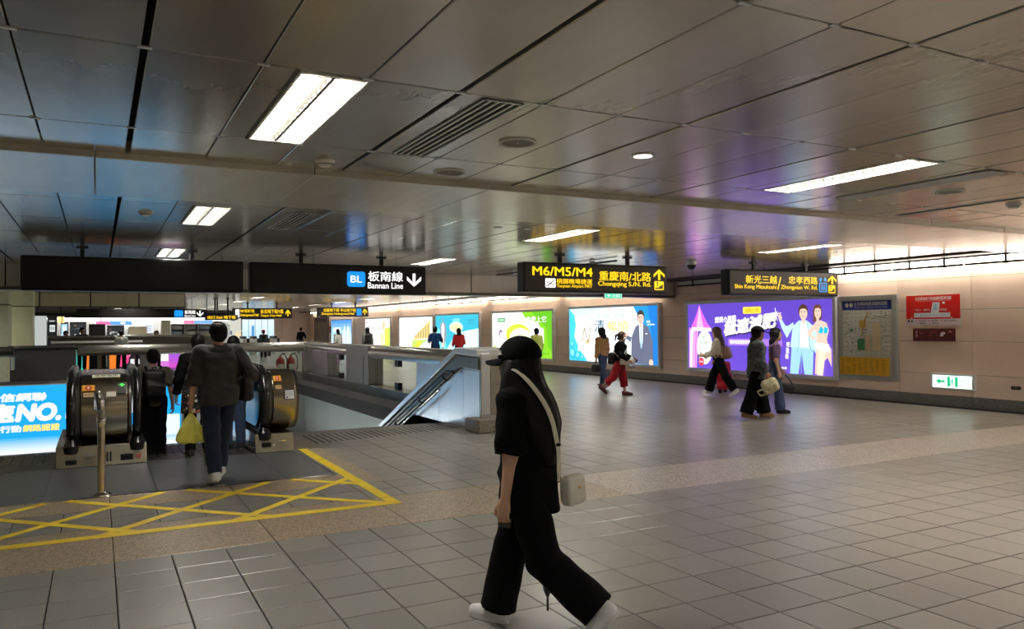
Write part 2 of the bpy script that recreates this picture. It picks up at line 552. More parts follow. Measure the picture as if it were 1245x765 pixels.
# dark stone kerb round the well
kerb = structure('trim_2', 'dark polished stone kerb around the stair well')
for x0 in np.arange(-2.6, 5.7, 1.2):
    MB().box(x0 + 0.003, 25.26, -0.2, min(x0 + 1.2, 5.76) - 0.003, 25.66, 0.21).build('kerb_stone', M_darkstone, kerb, bevel=0.006)
for y0 in np.arange(12.4, 25.2, 1.2):
    MB().box(5.78, y0 + 0.003, -0.2, 6.22, min(y0 + 1.2, 25.66) - 0.003, 0.21).build('kerb_stone', M_darkstone, kerb, bevel=0.006)
MB().box(5.765, 25.26, -0.2, 6.22, 25.66, 0.21).build('kerb_stone', M_darkstone, kerb, bevel=0.006)
# stair flight
st = thing('stair_flight', 'stone stair going down beside the right-hand escalator', 'stairs', (2.36, 12.3, 0))
for k in range(9):
    z = -0.16 * (k + 1)
    MB().box(0, 0.37 * k, z - 0.3, 2.82, 0.37 * (k + 1) + (0.02 if k < 8 else 9.4), z).build('step', M_darkstone, st, bevel=0.008)

# ---------------------------------------------------------------- ceiling
ceiling = structure('ceiling')
MB().box(-9, -6, CZ + 0.10, WX + 0.3, 76, CZ + 0.25).build('ceiling_slab', M_void, ceiling)
PX, PY = 0.5214, 1.59
CX0, CY0 = 0.188, 3.90
LAMPX = lambda n: 1.07 + 4.693 * n
LAMPY = lambda m: 4.70 + 4.77 * m
def panel_mesh(w):
    return MB().slab(-w / 2, -(PY / 2 - 0.006), w / 2, PY / 2 - 0.006, 0, 0.03, 0.004)
pm = {}
pcells = []
BY0, BY1 = 6.32, 8.10     # dropped beam
for i in range(-18, 27):
    for j in range(-6, 45):
        x0, y0 = CX0 + i * PX, CY0 + j * PY
        if x0 + PX > 14.3: continue
        y1 = y0 + PY
        a, c_ = y0, y1
        if a < BY0 < c_: c_ = BY0
        elif BY0 <= a and c_ <= BY1 + 0.05: continue
        elif a < BY1 < c_: a = BY1
        if 17.5 < (a + c_) / 2 < 18.0: continue
        dark = (i % 3 == 0)
        L0 = 0.016 if dark else 0.004
        L1 = 0.004
        xl, xr = x0 + L0, x0 + PX - (0.016 if (i + 1) % 3 == 0 else L1)
        if i % 9 == 1 and (j % 3 == 0) and j < 42:          # a lamp takes most of this field
            pcells.append((x0 + PX / 2, (a + c_) / 2, xl, x0 + 0.16, a, c_))
            continue
        pcells.append((x0 + PX / 2, (a + c_) / 2, xl, xr, a, c_))
def psize(c):
    v = Vector((c[0], c[1], CZ)) - EYE
    d = v.dot(Fv)
    if d < 0.8: return 0
    px, py = v.dot(R2) / d * 955 + 622, 382 - v.dot(U2) / d * 955
    return (1.0 / d ** 3) if (-150 < px < 1400 and py > -150) else 0
pcells.sort(key=psize, reverse=True)
farc = MB()
def add_panel(B, xl, xr, a, c_, tx, ty, cx, cy):
    e = 0.004
    n0 = len(B.v)
    B.slab(xl, a + 0.006, xr, c_ - 0.006, 0, 0.03, e)
    for k in range(n0, len(B.v)):               # hang it face down with a slight tilt
        x, y, z = B.v[k]
        B.v[k] = (x, y, CZ - z + (x - cx) * tx + (y - cy) * ty)
    for k in range(len(B.f) - 9, len(B.f)):
        B.f[k] = B.f[k][::-1]
for n, (cx, cy, xl, xr, a, c_) in enumerate(pcells):
    tx, ty = rnd.gauss(0, 0.0022), rnd.gauss(0, 0.0011)
    if n < 292:
        q = MB(); add_panel(q, xl - cx, xr - cx, a - cy, c_ - cy, tx, ty, 0, 0)
        q.v = [(x, y, z - CZ) for x, y, z in q.v]
        q.build('ceiling_panel', M_ceil, ceiling, recalc=False, loc=(cx, cy, CZ))
    else:
        add_panel(farc, xl, xr, a, c_, tx, ty, cx, cy)
tag(farc.build('ceiling_panel_field', M_ceil, ceiling, recalc=False), kind='stuff')
# small clips where the panels meet
cl = MB()
for i in range(-6, 27):
    for j in range(-2, 3):
        x, y = CX0 + i * PX, CY0 + j * PY
        if BY0 - 0.05 < y < BY1 + 0.05 or x > 14: continue
        cl.box(x - 0.03, y - 0.012, CZ - 0.005, x + 0.03, y + 0.012, CZ + 0.004)
tag(cl.build('joint_clip', M_frame, ceiling), kind='stuff')
# dropped beam across the hall
beam = structure('trim_3', 'dropped metal-clad beam across the ceiling')
for k in range(-6, 10):
    x0 = 1.545 + 1.564 * k
    x1 = min(x0 + 1.564, 14.3)
    if x0 > 14.2: continue
    MB().box(x0 + 0.002, BY0, 2.832, x1 - 0.002, BY1, CZ + 0.1).build('beam_panel', M_beam, beam, bevel=0.008)
# second beam / fascia further on
fas = structure('trim_4', 'grey metal fascia hanging across the hall beyond the signs')
for k in range(-6, 9):
    x0 = -1.55 + 1.94 * k
    x1 = min(x0 + 1.94, 14.5)
    if x0 > 14.4: continue
    MB().box(x0 + 0.012, 17.6, 2.45, x1 - 0.012, 18.0, CZ + 0.06).build('fascia_panel', M_beam, fas, bevel=0.004)
    MB().box(x1 - 0.012, 17.62, 2.45, x1 + 0.012, 17.98, CZ + 0.06).build('black_joint_strip', M_gap, fas)
MB().box(-9, 17.57, 2.38, 14.5, 18.03, 2.45).build('bottom_trim', M_steel_d, fas, bevel=0.01)
# third fascia over the far side of the well, beige
f3 = structure('trim_5', 'beige panelled fascia on the far side of the well')
for k in range(-3, 3):
    x0 = -1.75 + 1.525 * k
    MB().box(x0 + 0.02, 31.0, 2.43, x0 + 1.505, 31.35, CZ + 0.05).build('fascia_panel', M_soffit, f3, bevel=0.004)
MB().box(-9, 31.02, 2.40, 2.83, 31.4, 2.88).build('fascia_backing', M_black, f3)

# ---------------------------------------------------------------- long beige wall on the right
wall = structure('wall_right')
MB().box(13.85, -6, CZ - 0.035, 14.52, 76, CZ + 0.05).build('edge_trim', mat('bronze_edge_trim', S8(70, 62, 54), 0.5, metal=0.3), ceiling)  # dark trim made wide to hide the bright wall top's reflection
MB().box(WX + 0.03, -6, -0.1, WX + 0.3, 76, 3.1).build('wall_backing', M_gap, wall)
zj = [0.20, 0.62, 1.25, 1.86, 2.47, 3.05]
PW = 1.53
wm = {}
cnt = 0
farw = MB()
for k in range(-10, 45):
    y0 = 9.04 + PW * k
    for q in range(5):
        z0, z1 = zj[q] + 0.003, zj[q + 1] - 0.003
        if k <= 40:
            if q not in wm:
                wm[q] = MB().slab(z0, -(PW / 2 - 0.003), z1, PW / 2 - 0.003, 0, 0.035, 0.004).mesh('wall_panel', M_wall, recalc=False)
            o = link_mesh('wall_panel', wm[q], wall, (WX, y0 + PW / 2, 0))
            o.rotation_euler = (0, -math.pi / 2, 0)
            o.rotation_euler.x = rnd.gauss(0, 0.001)
        else:
            farw.box(WX, y0 + 0.003, z0, WX + 0.03, y0 + PW - 0.003, z1)
farw.build('wall_panel_field', M_wall, wall)
bs = structure('baseboard_right')
for k in range(-7, 45):
    y0 = 9.04 + PW * k
    MB().box(WX - 0.02, y0 + 0.002, 0, WX + 0.05, y0 + PW - 0.002, 0.195).build('skirting_stone', M_darkstone, bs, bevel=0.004)
# wall far down the hall, closing wall on the left and behind (outside the view)
fw = structure('wall_far')
for k in range(3):
    MB().box(11.6 + k * 0.98, 62, 0, 11.6 + (k + 1) * 0.98 - 0.01, 62.2, 3.0).build('wall_panel', M_wall, fw)
MB().box(-9, 75.5, 0, 15, 75.8, 3).build('wall_panel', M_wall, fw)
wl = structure('wall_left')
MB().box(-9.3, -6, -3.3, -9, 76, 3.1).build('wall_panel', M_soffit, wl)
wb = structure('wall_back')
MB().box(-9, -6.3, 0, 15, -6, 3.1).build('wall_panel', M_soffit, wb)

# pale columns at the far left
for x0, x1, y0, y1, lab in [(-3.3, -2.26, 26.6, 27.6, 'pale cream square column at the far left edge'), (-2.45, -1.78, 28.5, 29.3, 'second pale cream square column behind the first at far left')]:
    t = thing('column', lab, 'column', ((x0 + x1) / 2, (y0 + y1) / 2, 0))
    w, d = (x1 - x0) / 2, (y1 - y0) / 2
    MB().box(-w, -d, 0, w, d, 2.35).build('shaft', M_cream, t, bevel=0.02)
    MB().box(-w - 0.0, -d, 2.37, w, d, CZ).build('head_panel', M_cream, t, bevel=0.01)
    MB().box(-w + 0.01, -d + 0.01, 2.35, w - 0.01, d - 0.01, 2.37).build('joint', M_gap, t)

# ================================================================== CEILING FITTINGS
def make_lamp():
    t = thing('ceiling_light', 'x', 'ceiling light')
    w, l = 0.18, 0.775
    f = MB()
    for s in (-1, 1):
        f.box(s * w, -l, -0.004, s * (w - 0.012), l, 0.08)
        f.box(-w, s * l, -0.004, w, s * (l - 0.012), 0.08)
    f.build('frame', M_louver, t)
    MB().box(-w, -l, 0.07, w, l, 0.085).build('reflector', M_blade, t)
    for x in (-0.085, 0.085):
        MB().tube([(x, -l + 0.03, 0.048), (x, l - 0.03, 0.048)], 0.024, 8, flat=((0, 0, 1), 0.35)).build('tube', M_tube, t)
    for k in range(15):
        y = -l + 0.05 + k * 0.1036
        MB().box(-w + 0.012, y - 0.002, 0.0, w - 0.012, y + 0.002, 0.03).build('louvre_blade', M_blade, t)
    MB().box(-0.008, -l + 0.012, 0.0, 0.008, l - 0.012, 0.03).build('centre_divider', M_blade, t)
    return t
lab = {(0, 0): 'large bright recessed fluorescent light at the upper left, nearest the camera',
       (1, 0): 'recessed fluorescent light at the upper right beside the slatted air vent',
       (0, 1): 'small bright square-looking fluorescent light beyond the beam above the blank black sign',
       (1, 1): 'fluorescent light strip in the ceiling just above the yellow-lettered airport line sign',
       (2, 1): 'thin fluorescent light strip in the ceiling above the right-hand yellow-lettered sign',
       (0, 2): 'fluorescent ceiling light hidden just behind the blank black sign',
       (1, 2): 'fluorescent ceiling light behind the right end of the blue-badged black sign'}
proto = make_lamp()
first = True
for n in range(-2, 3):
    for m in range(-2, 14):
        if n < 0 and m < 2: continue
        o = proto if first else copy_tree(proto)
        first = False
        o.location = (LAMPX(n), LAMPY(m), CZ)
        if (n, m) in lab:
            o['label'] = lab[(n, m)]
        elif m >= 3:
            o['label'] = 'recessed ceiling light, %s row beyond the fascia, %s' % (['first', 'second', 'third', 'fourth', 'fifth', 'sixth', 'seventh', 'eighth', 'ninth', 'tenth', 'eleventh'][m - 3], ['at the far left', 'left of the escalator well', 'over the escalator well', 'over the middle of the hall', 'near the beige wall'][n + 2]); o['group'] = 'far ceiling lights beyond the fascia'
        elif False:
            o['label'] = 'recessed fluorescent light far down the hall ceiling beyond the hanging fascia'; o['group'] = 'far ceiling lights beyond the fascia'
        else:
            o['label'] = 'recessed fluorescent ceiling light outside the picture, behind or beside the camera'; o['group'] = 'ceiling lights outside the picture'

# air vents
def vent(x, y, n, lab):
    t = thing('air_vent', lab, 'vent', (x, y, CZ))
    w, l = 0.125, 0.775
    MB().box(-w, -l, -0.004, w, l, -0.001).build('backing', M_gap, t)
    f = MB()
    for s in (-1, 1):
        f.box(s * w, -l, -0.012, s * (w - 0.014), l, -0.001); f.box(-w, s * l, -0.012, w, s * (l - 0.014), -0.001)
    f.build('frame', M_frame, t)
    for k in range(n):
        xx = -w + (k + 1) * 2 * w / (n + 1)
        MB().box(xx - 0.008, -l, -0.011, xx + 0.008, l, -0.004).build('slat', M_frame, t)
vent(2.03, 4.70, 4, 'long black slotted air vent in the ceiling beside the big light')
vent(2.03, 9.47, 4, 'small slotted air vent in the ceiling beyond the beam, above the blue-badged sign')
vent(6.72, 4.70, 5, 'long grey slotted air vent at the upper right, beside the right-hand light')
# long slot at the far right edge of the ceiling
t = thing('slot_diffuser', 'long thin dark slot diffuser in the ceiling at the far right edge', 'vent', (8.35, 5.2, CZ))
MB().box(-0.05, -0.85, -0.004, 0.05, 0.85, -0.001).build('slot', M_gap, t)
f = MB(); f.box(-0.065, -0.85, -0.005, -0.05, 0.85, 0.008).box(0.05, -0.85, -0.005, 0.065, 0.85, 0.008); f.build('frame', M_frame, t)

def speaker(x, y, lab, r=0.13):
    t = thing('ceiling_speaker', lab, 'speaker', (x, y, CZ))
    MB().lathe([(r, 0), (r, -0.010), (r - 0.012, -0.012), (r - 0.016, -0.006), (r - 0.016, 0.0)], n=32).build('ring', M_white, t, smooth=True)
    MB().lathe([(0.001, -0.008), (r - 0.018, -0.006), (r - 0.018, 0.0)], n=32).build('grille', mat('grey_speaker_grille', S8(120, 112, 100), 0.5, noise=0.1, nscale=90), t, smooth=True)
    MB().lathe([(0.001, -0.011), (0.008, -0.010), (0.008, -0.007)], n=10).build('centre_screw', M_frame, t)
speaker(2.575, 4.78, 'larger round ceiling speaker with a white ring to the right of the slotted vent')
speaker(2.56, 5.94, 'round ceiling speaker just in front of the dropped beam, left of the other speaker')
speaker(7.33, 4.75, 'round ceiling speaker at the right beside the grey vent')
t = thing('downlight', 'small round glowing ceiling downlight right of the speakers', 'downlight', (3.62, 4.74, CZ))
MB().lathe([(0.085, 0), (0.085, -0.008), (0.07, -0.01), (0.07, 0)], n=28).build('rim', M_white, t, smooth=True)
MB().lathe([(0.001, -0.004), (0.069, -0.004), (0.069, 0.0)], n=28).build('lens', glow('downlight_white', (1, 0.95, 0.85), 6.0), t)
def detector(x, y, lab, m=M_white):
    t = thing('smoke_detector', lab, 'smoke detector', (x, y, CZ))
    MB().lathe([(0.075, 0), (0.075, -0.012), (0.06, -0.02)], n=24).build('base', m, t, smooth=True)
    MB().lathe([(0.056, -0.018), (0.056, -0.028), (0.04, -0.045), (0.001, -0.047)], n=24).build('sensor', m, t, smooth=True)
    MB().lathe([(0.058, -0.024), (0.0585, -0.027), (0.057, -0.029)], n=24).build('vent_slot', M_gap, t)
detector(1.535, 5.96, 'white smoke detector in front of the beam beside the big ceiling light')
detector(0.46, 9.39, 'smoke detector beyond the beam, left of the small square light', M_frame)
detector(8.77, 4.97, 'smoke detector at the far right edge of the ceiling', M_frame)
# sprinklers / small holes
for x, y, lab_ in [(4.55, 9.0, 'small round recessed ceiling spot above the blue-badged sign, left one of the pair'), (5.0, 9.0, 'small round recessed ceiling spot above the blue-badged sign, right one of the pair')]:
    t = thing('ceiling_spot', lab_, 'spotlight', (x, y, CZ))
    MB().lathe([(0.06, 0), (0.06, -0.006), (0.045, -0.008)], n=20).build('rim', M_frame, t, smooth=True)
    MB().lathe([(0.001, -0.003), (0.044, -0.003), (0.044, 0)], n=20).build('opening', M_gap, t)
# dome camera
t = thing('dome_camera', 'grey dome security camera on the ceiling between the two yellow-lettered signs', 'camera', (10.52, 12.23, CZ))
MB().lathe([(0.10, 0), (0.10, -0.06), (0.09, -0.075)], n=24).build('housing', M_frame, t, smooth=True)
MB().lathe([(0.088, -0.07), (0.082, -0.11), (0.06, -0.145), (0.03, -0.163), (0.001, -0.168)], n=24).build('dome', M_rubber, t, smooth=True)
t = thing('conduit_bar', 'thin black conduit bar along the ceiling behind the airport line sign', 'conduit', (8.5, 14.4, CZ - 0.045))
MB().tube([(-0.15, 2.2, 0), (0.18, -2.2, 0)], 0.018, 8).build('tube', M_black, t)
for yy in (-1.6, 0, 1.6):
    MB().box(-0.03, yy - 0.02, -0.025, 0.08, yy + 0.02, 0.035).build('clip', M_frame, t)

M_wash2 = glow('far_wall_washer_white', (1.0, 0.9, 0.76), WASH_POWER * 0.7)
# wall-washer tubes along the top of the long wall
segs = [(4.5, 9.0, 'above the green exit sign at right', 1), (9.0, 10.5, 'above the red notice', 1), (10.5, 12.05, 'above the street map board', 1),
        (12.05, 14.6, 'above the right half of the purple advert', 0), (14.6, 17.2, 'above the left half of the purple advert', 0),
        (18.1, 20.7, 'above the man in the blue and white advert', 1), (20.7, 23.6, 'above the left of the blue and white advert', 1),
        (23.9, 26.5, 'above the right half of the green advert', 1), (26.5, 29.4, 'above the left half of the green advert', 1),
        (29.7, 32.5, 'above the right half of the turquoise advert', 1), (32.5, 35.6, 'above the left half of the turquoise advert', 1),
        (35.8, 40.6, 'above the yellow building advert', 1), (40.8, 48.0, 'above the far white and green advert', 1), (48.2, 60.0, 'above the far dark panels', 1), (-3, 4.5, 'right of the picture', 1)]
for a, b_, lab_, on in segs:
    t = thing('wall_washer_light', 'slim light strip on a black rail ' + lab_, 'strip light', (14.28, (a + b_) / 2, 2.69))
    h = (b_ - a) / 2 - 0.02
    MB().box(-0.03, -h, -0.02, 0.0, h, 0.02).build('rail', M_black, t)
    MB().box(0.02, -h + 0.01, 0.03, 0.20, h - 0.01, 0.125).build('diffuser', ((M_wash if b_ < 13 else M_wash2) if on else M_white), t)
    MB().box(0.0, -h, 0.125, 0.22, h, 0.15).build('hood', M_black, t)  # hood added to keep the strip's light off the ceiling
    n = max(2, round(2 * h / 1.5))
    for k in range(n):
        y = -h + (k + 0.5) * 2 * h / n
        br = MB(); br.box(-0.025, y - 0.018, 0.0, 0.0, y + 0.018, 0.15); br.box(-0.045, y - 0.035, -0.03, 0.01, y + 0.035, 0.0)
        br.build('bracket', M_black, t)

# ================================================================== HANGING SIGNS
YEL = S8(255, 205, 10)
WHT = S8(245, 245, 240)
BLU = S8(20, 130, 225)
def hang_sign(x0, x1, y, z0, z1, face, lab, rods, depth=0.24, name='hanging_sign', small=False):
    t = thing(name, lab, 'sign', (x0, y, z0))
    W, H = x1 - x0, z1 - z0
    MB().box(0, 0.002, 0, W, depth, H).build('housing', M_black, t, bevel=0.0 if small else 0.02)
    MB().box(0.03 if not small else 0.01, -0.004, 0.03, W - 0.03, 0.006, H - 0.03).build('face_panel', face, t, bevel=0 if small else 0.004)
    for r in rods:
        q = MB().box(r - 0.03, depth / 2 - 0.03, H - 0.005, r + 0.03, depth / 2 + 0.03, CZ - z0)
        q.build('hanger_rod', M_black, t)
        MB().box(r - 0.08, depth / 2 - 0.05, CZ - z0 - 0.03, r + 0.08, depth / 2 + 0.05, CZ - z0 - 0.004).build('mounting_plate', M_black, t)
    P = Print((0, -0.006, 0), (1, 0, 0), (0, 0, 1))
    return t, P
def arrow_up(P, u0, v0, u1, v1, ink, down=False):
    w = u1 - u0; h = v1 - v0; c = (u0 + u1) / 2
    k = 0.20 * w
    pts = [(-0.5 * w, 0.52 * h), (0, h), (0.5 * w, 0.52 * h), (0.5 * w, 0.52 * h - 0.3 * h), (k / 2, 0.66 * h), (k / 2, 0), (-k / 2, 0), (-k / 2, 0.66 * h), (-0.5 * w, 0.52 * h - 0.3 * h)]
    q = [(c + a, (v1 - b) if down else (v0 + b)) for a, b in pts]
    if down: q = q[::-1]
    P.poly(q, ink)
def stairs_icon(P, u0, v0, u1, v1, ink, dark):
    P.rrect(u0, v0, u1, v1, 0.02, ink)
    w, h = u1 - u0, v1 - v0
    P.poly([(u0 + 0.1 * w, v0 + 0.12 * h), (u0 + 0.9 * w, v0 + 0.12 * h), (u0 + 0.9 * w, v0 + 0.6 * h), (u0 + 0.7 * w, v0 + 0.6 * h), (u0 + 0.7 * w, v0 + 0.44 * h),
            (u0 + 0.5 * w, v0 + 0.44 * h), (u0 + 0.5 * w, v0 + 0.28 * h), (u0 + 0.1 * w, v0 + 0.28 * h)], dark)
    P.ell(u0 + 0.32 * w, v0 + 0.82 * h, 0.1 * w, 0.09 * h, dark)
    P.line([(u0 + 0.32 * w, v0 + 0.72 * h), (u0 + 0.3 * w, v0 + 0.4 * h)], 0.1 * w, dark)

DK = S8(40, 36, 32)
hang_sign(-1.01, 2.13, 13.56, 2.2, 2.72, M_signface, 'long blank black hanging sign, left one of the two black signs', (0.80, 2.36))
t, P = hang_sign(2.24, 5.36, 13.56, 2.2, 2.72, M_signface, 'black hanging sign with a blue BL badge, white lettering and down arrow', (0.86, 2.30))
P.rrect(1.635, 0.13, 1.965, 0.40, 0.05, BLU)
P.text('BL', 1.70, 0.205, 1.90, 0.325, WHT, 0.03)
P.text('板南線', 2.016, 0.235, 2.663, 0.41, WHT, 0.03)
P.text('Bannan Line', 2.012, 0.105, 2.667, 0.21, WHT, 0.03)
arrow_up(P, 2.745, 0.15, 3.02, 0.39, WHT, down=True)
P.finish('lettering', M_litsign, t)

t, P = hang_sign(6.45, 9.55, 11.8, 2.2, 2.72, M_signgrey, 'charcoal hanging sign reading M6/M5/M4 in yellow letters with an up arrow', (0.80, 2.27))
P.text('M6/M5/M4', 0.175, 0.285, 1.405, 0.44, YEL, 0.035)
P.rrect(0.426, 0.08, 0.635, 0.24, 0.015, WHT)
P.poly([(0.45, 0.10), (0.48, 0.10), (0.60, 0.20), (0.61, 0.215), (0.58, 0.205)], DK)
P.line([(0.46, 0.17), (0.52, 0.155), (0.6, 0.12)], 0.012, DK)
P.text('桃園機場捷運', 0.655, 0.15, 1.398, 0.24, YEL, 0.02)
P.text('Taoyuan Airport MRT', 0.655, 0.07, 1.398, 0.14, YEL, 0.03)
P.text('重慶南/北路', 1.549, 0.225, 2.71, 0.395, YEL, 0.025)
P.text('Chongqing S./N. Rd.', 1.524, 0.105, 2.708, 0.21, YEL, 0.03)
arrow_up(P, 2.775, 0.26, 3.035, 0.46, YEL)
stairs_icon(P, 2.79, 0.07, 3.01, 0.235, YEL, DK)
P.finish('lettering', M_litsign, t)

t, P = hang_sign(11.1, 14.25, 11.8, 2.2, 2.72, M_signgrey, 'charcoal hanging sign with yellow lettering and a blue lift symbol, rightmost sign', (0.79, 2.28))
P.text('新光三越', 0.45, 0.24, 1.313, 0.405, YEL, 0.025)
P.text('Shin Kong Mitsukoshi', 0.149, 0.11, 1.289, 0.215, YEL, 0.03)
P.line([(1.33, 0.125), (1.42, 0.385)], 0.03, YEL)
P.text('忠孝西路', 1.645, 0.25, 2.499, 0.41, YEL, 0.025)
P.text('Zhongxiao W. Rd.', 1.42, 0.115, 2.495, 0.22, YEL, 0.03)
B2 = S8(30, 140, 215)
P.rrect(2.545, 0.09, 2.79, 0.29, 0.015, B2)
P.rect(2.575, 0.11, 2.76, 0.27, DK)
for xx in (2.62, 2.665, 2.71):
    P.ell(xx, 0.235, 0.014, 0.014, B2); P.rect(xx - 0.014, 0.13, xx + 0.014, 0.215, B2)
P.poly([(2.56, 0.31), (2.61, 0.31), (2.61, 0.35), (2.65, 0.35), (2.585, 0.40), (2.53, 0.35), (2.56, 0.35)], B2)
P.poly([(2.70, 0.40), (2.70, 0.36), (2.67, 0.36), (2.73, 0.31), (2.79, 0.36), (2.755, 0.36), (2.755, 0.40)], B2)
arrow_up(P, 2.815, 0.265, 3.075, 0.45, YEL)
stairs_icon(P, 2.825, 0.07, 3.035, 0.24, YEL, DK)
P.finish('lettering', M_litsign, t)

# distant signs
t, P = hang_sign(5.79, 8.61, 40, 2.12, 2.62, M_signgrey, 'distant yellow-lettered hanging sign above the balding man in the dark hoodie', (0.7, 2.1), 0.2, small=True)
P.rect(0.12, 0.06, 0.3, 0.44, WHT)
P.text('M8/Y區地下街', 0.34, 0.28, 1.0, 0.44, YEL, 0.03); P.text('Underground Mall', 0.34, 0.07, 1.2, 0.22, YEL, 0.04)
P.text('台北地下街Y區', 1.3, 0.24, 2.4, 0.44, YEL, 0.03); P.text('Taipei City Mall', 1.3, 0.06, 2.3, 0.18, YEL, 0.04)
arrow_up(P, 2.5, 0.1, 2.74, 0.44, YEL)
P.finish('lettering', M_litsign, t)
t, P = hang_sign(9.89, 12.57, 40, 2.2, 2.68, M_signgrey, 'distant yellow-lettered sign with a small blue square, above the far adverts', (0.75, 2.0), 0.2, small=True)
P.text('北區地下街 中山地下街', 0.3, 0.24, 2.0, 0.42, YEL, 0.03); P.text('Zhongshan Underground Mall', 0.2, 0.06, 1.9, 0.2, YEL, 0.04)
P.rect(2.04, 0.06, 2.3, 0.42, BLU); arrow_up(P, 2.36, 0.1, 2.6, 0.42, YEL)
P.finish('lettering', M_litsign, t)
t, P = hang_sign(-0.72, 3.87, 34, 2.06, 2.42, M_signface, 'distant long black hanging sign with a small blue badge, over the shop counters', (1.0, 2.6), 0.2, small=True)
P.rrect(3.42, 0.05, 3.74, 0.31, 0.04, BLU); P.text('板南線', 3.8, 0.16, 4.2, 0.31, WHT, 0.03); P.text('Bannan Line', 3.8, 0.05, 4.2, 0.12, WHT, 0.04)
arrow_up(P, 4.25, 0.06, 4.5, 0.3, WHT, True)
P.finish('lettering', M_litsign, t)
t, P = hang_sign(3.9, 5.2, 34.5, 1.98, 2.2, M_signgrey, 'small distant yellow sign beside the long black sign over the shops', (0.4, 0.9), 0.15, small=True)
P.text('出口 Exit 地下街', 0.1, 0.05, 1.2, 0.18, YEL, 0.04)
P.finish('lettering', M_litsign, t)

# small green exit light on the wall under the fascia
def running_man(P, u, v, s, ink):
    P.ell(u + 0.06 * s, v + 0.86 * s, 0.09 * s, 0.1 * s, ink)
    P.line([(u + 0.03 * s, v + 0.72 * s), (u - 0.03 * s, v + 0.4 * s)], 0.16 * s, ink)
    P.line([(u - 0.03 * s, v + 0.4 * s), (u + 0.16 * s, v + 0.25 * s), (u + 0.1 * s, v + 0.0 * s)], 0.1 * s, ink)
    P.line([(u - 0.03 * s, v + 0.4 * s), (u - 0.12 * s, v + 0.18 * s), (u - 0.3 * s, v + 0.12 * s)], 0.1 * s, ink)
    P.line([(u + 0.02 * s, v + 0.66 * s), (u + 0.2 * s, v + 0.6 * s), (u + 0.28 * s, v + 0.48 * s)], 0.08 * s, ink)
    P.line([(u + 0.02 * s, v + 0.68 * s), (u - 0.18 * s, v + 0.62 * s), (u - 0.24 * s, v + 0.48 * s)], 0.08 * s, ink)
GRN = S8(0, 165, 110)
t = thing('exit_sign', 'small green exit light hanging under the grey fascia beside the airport line sign', 'exit sign', (12.0, 17.45, 2.34))
MB().box(0, 0, 0, 0.58, 0.06, 0.16).build('housing', M_frame, t, bevel=0.008)
MB().box(0.26, 0.02, 0.16, 0.32, 0.05, 0.54).build('hanger_rod', M_frame, t)
P = Print((0, -0.002, 0), (1, 0, 0), (0, 0, 1))
P.rect(0.012, 0.012, 0.568, 0.148, S8(190, 245, 220)); P.rect(0.03, 0.02, 0.55, 0.14, S8(60, 200, 150))
running_man(P, 0.29, 0.03, 0.1, WHT); P.text('出口', 0.36, 0.04, 0.5, 0.12, WHT, 0.03); P.poly([(0.08, 0.08), (0.14, 0.12), (0.14, 0.09), (0.2, 0.09), (0.2, 0.07), (0.14, 0.07), (0.14, 0.04)], WHT)
P.finish('lettering', M_litsign, t)

# ================================================================== THINGS ON THE LONG WALL
def light_box(yl, yr, z0, z1, lab, frame=0.09, depth=0.13, name='advert_lightbox', fm=None):
    """lit advert; local x runs to the right along the wall"""
    t = thing(name, lab, 'advert', (WX, yl, z0))
    W, H = yl - yr, z1 - z0
    fr = MB()
    fm = fm or M_frame
    for y0, y1, a, c_ in [(0, -W, 0, frame), (0, -W, H - frame, H), (0, -frame, frame, H - frame), (-W + frame, -W, frame, H - frame)]:
        fr.box(-depth, y0, a, 0, y1, c_)
    fr.build('frame', fm, t, bevel=0.008)
    MB().box(-depth + 0.03, -frame, frame, -0.01, -W + frame, H - frame).build('back_box', M_white, t)
    P = Print((-depth + 0.022, 0, 0), (0, -1, 0), (0, 0, 1))
    return t, P, W, H, frame

# purple advert (local u from left edge at Y=17.05)
t, P, W, H, f = light_box(17.03, 12.02, 0.35, 2.26, 'large glowing purple advert with two people, behind the walking pair')
PUR, PUR2 = S8(92, 52, 214), S8(120, 70, 235)
P.grad(f, f, W - f, H - f, S8(96, 68, 184), S8(86, 60, 172), 8)
# curtains of a small tent on the left
P.poly([(0.12, 0.1), (0.42, 0.1), (0.46, 0.7), (0.5, 1.15), (0.2, 1.15), (0.14, 1.2)], S8(225, 150, 235))
P.poly([(0.16, 1.12), (1.08, 1.10), (0.86, 1.3), (0.66, 1.6), (0.55, 1.80), (0.46, 1.6), (0.30, 1.32)], S8(214, 95, 215))
P.poly([(0.40, 1.13), (0.74, 1.12), (0.62, 1.45), (0.55, 1.80), (0.50, 1.5)], S8(245, 170, 240))
P.poly([(0.18, 1.10), (1.06, 1.08), (0.98, 1.18), (0.26, 1.2)], S8(250, 215, 250))
P.poly([(0.14, 0.1), (0.24, 0.1), (0.26, 0.7), (0.3, 1.1), (0.18, 1.1)], S8(245, 205, 248))
P.poly([(0.34, 0.1), (0.4, 0.1), (0.42, 0.7), (0.45, 1.1), (0.39, 1.1)], S8(190, 110, 220))
P.ell(0.75, 0.66, 0.30, 0.46, S8(245, 246, 240)); 
P.text('熱賣中', 0.60, 0.86, 0.84, 0.96, S8(80, 130, 90), 0.02); P.text('限時優惠', 0.58, 0.74, 0.88, 0.82, S8(80, 130, 90), 0.02)
P.ell(0.60, 0.56, 0.05, 0.06, S8(90, 90, 100)); P.ell(0.60, 0.56, 0.035, 0.042, S8(245, 245, 245))
P.ell(0.80, 0.40, 0.05, 0.06, S8(90, 90, 100)); P.ell(0.80, 0.40, 0.035, 0.042, S8(245, 245, 245))
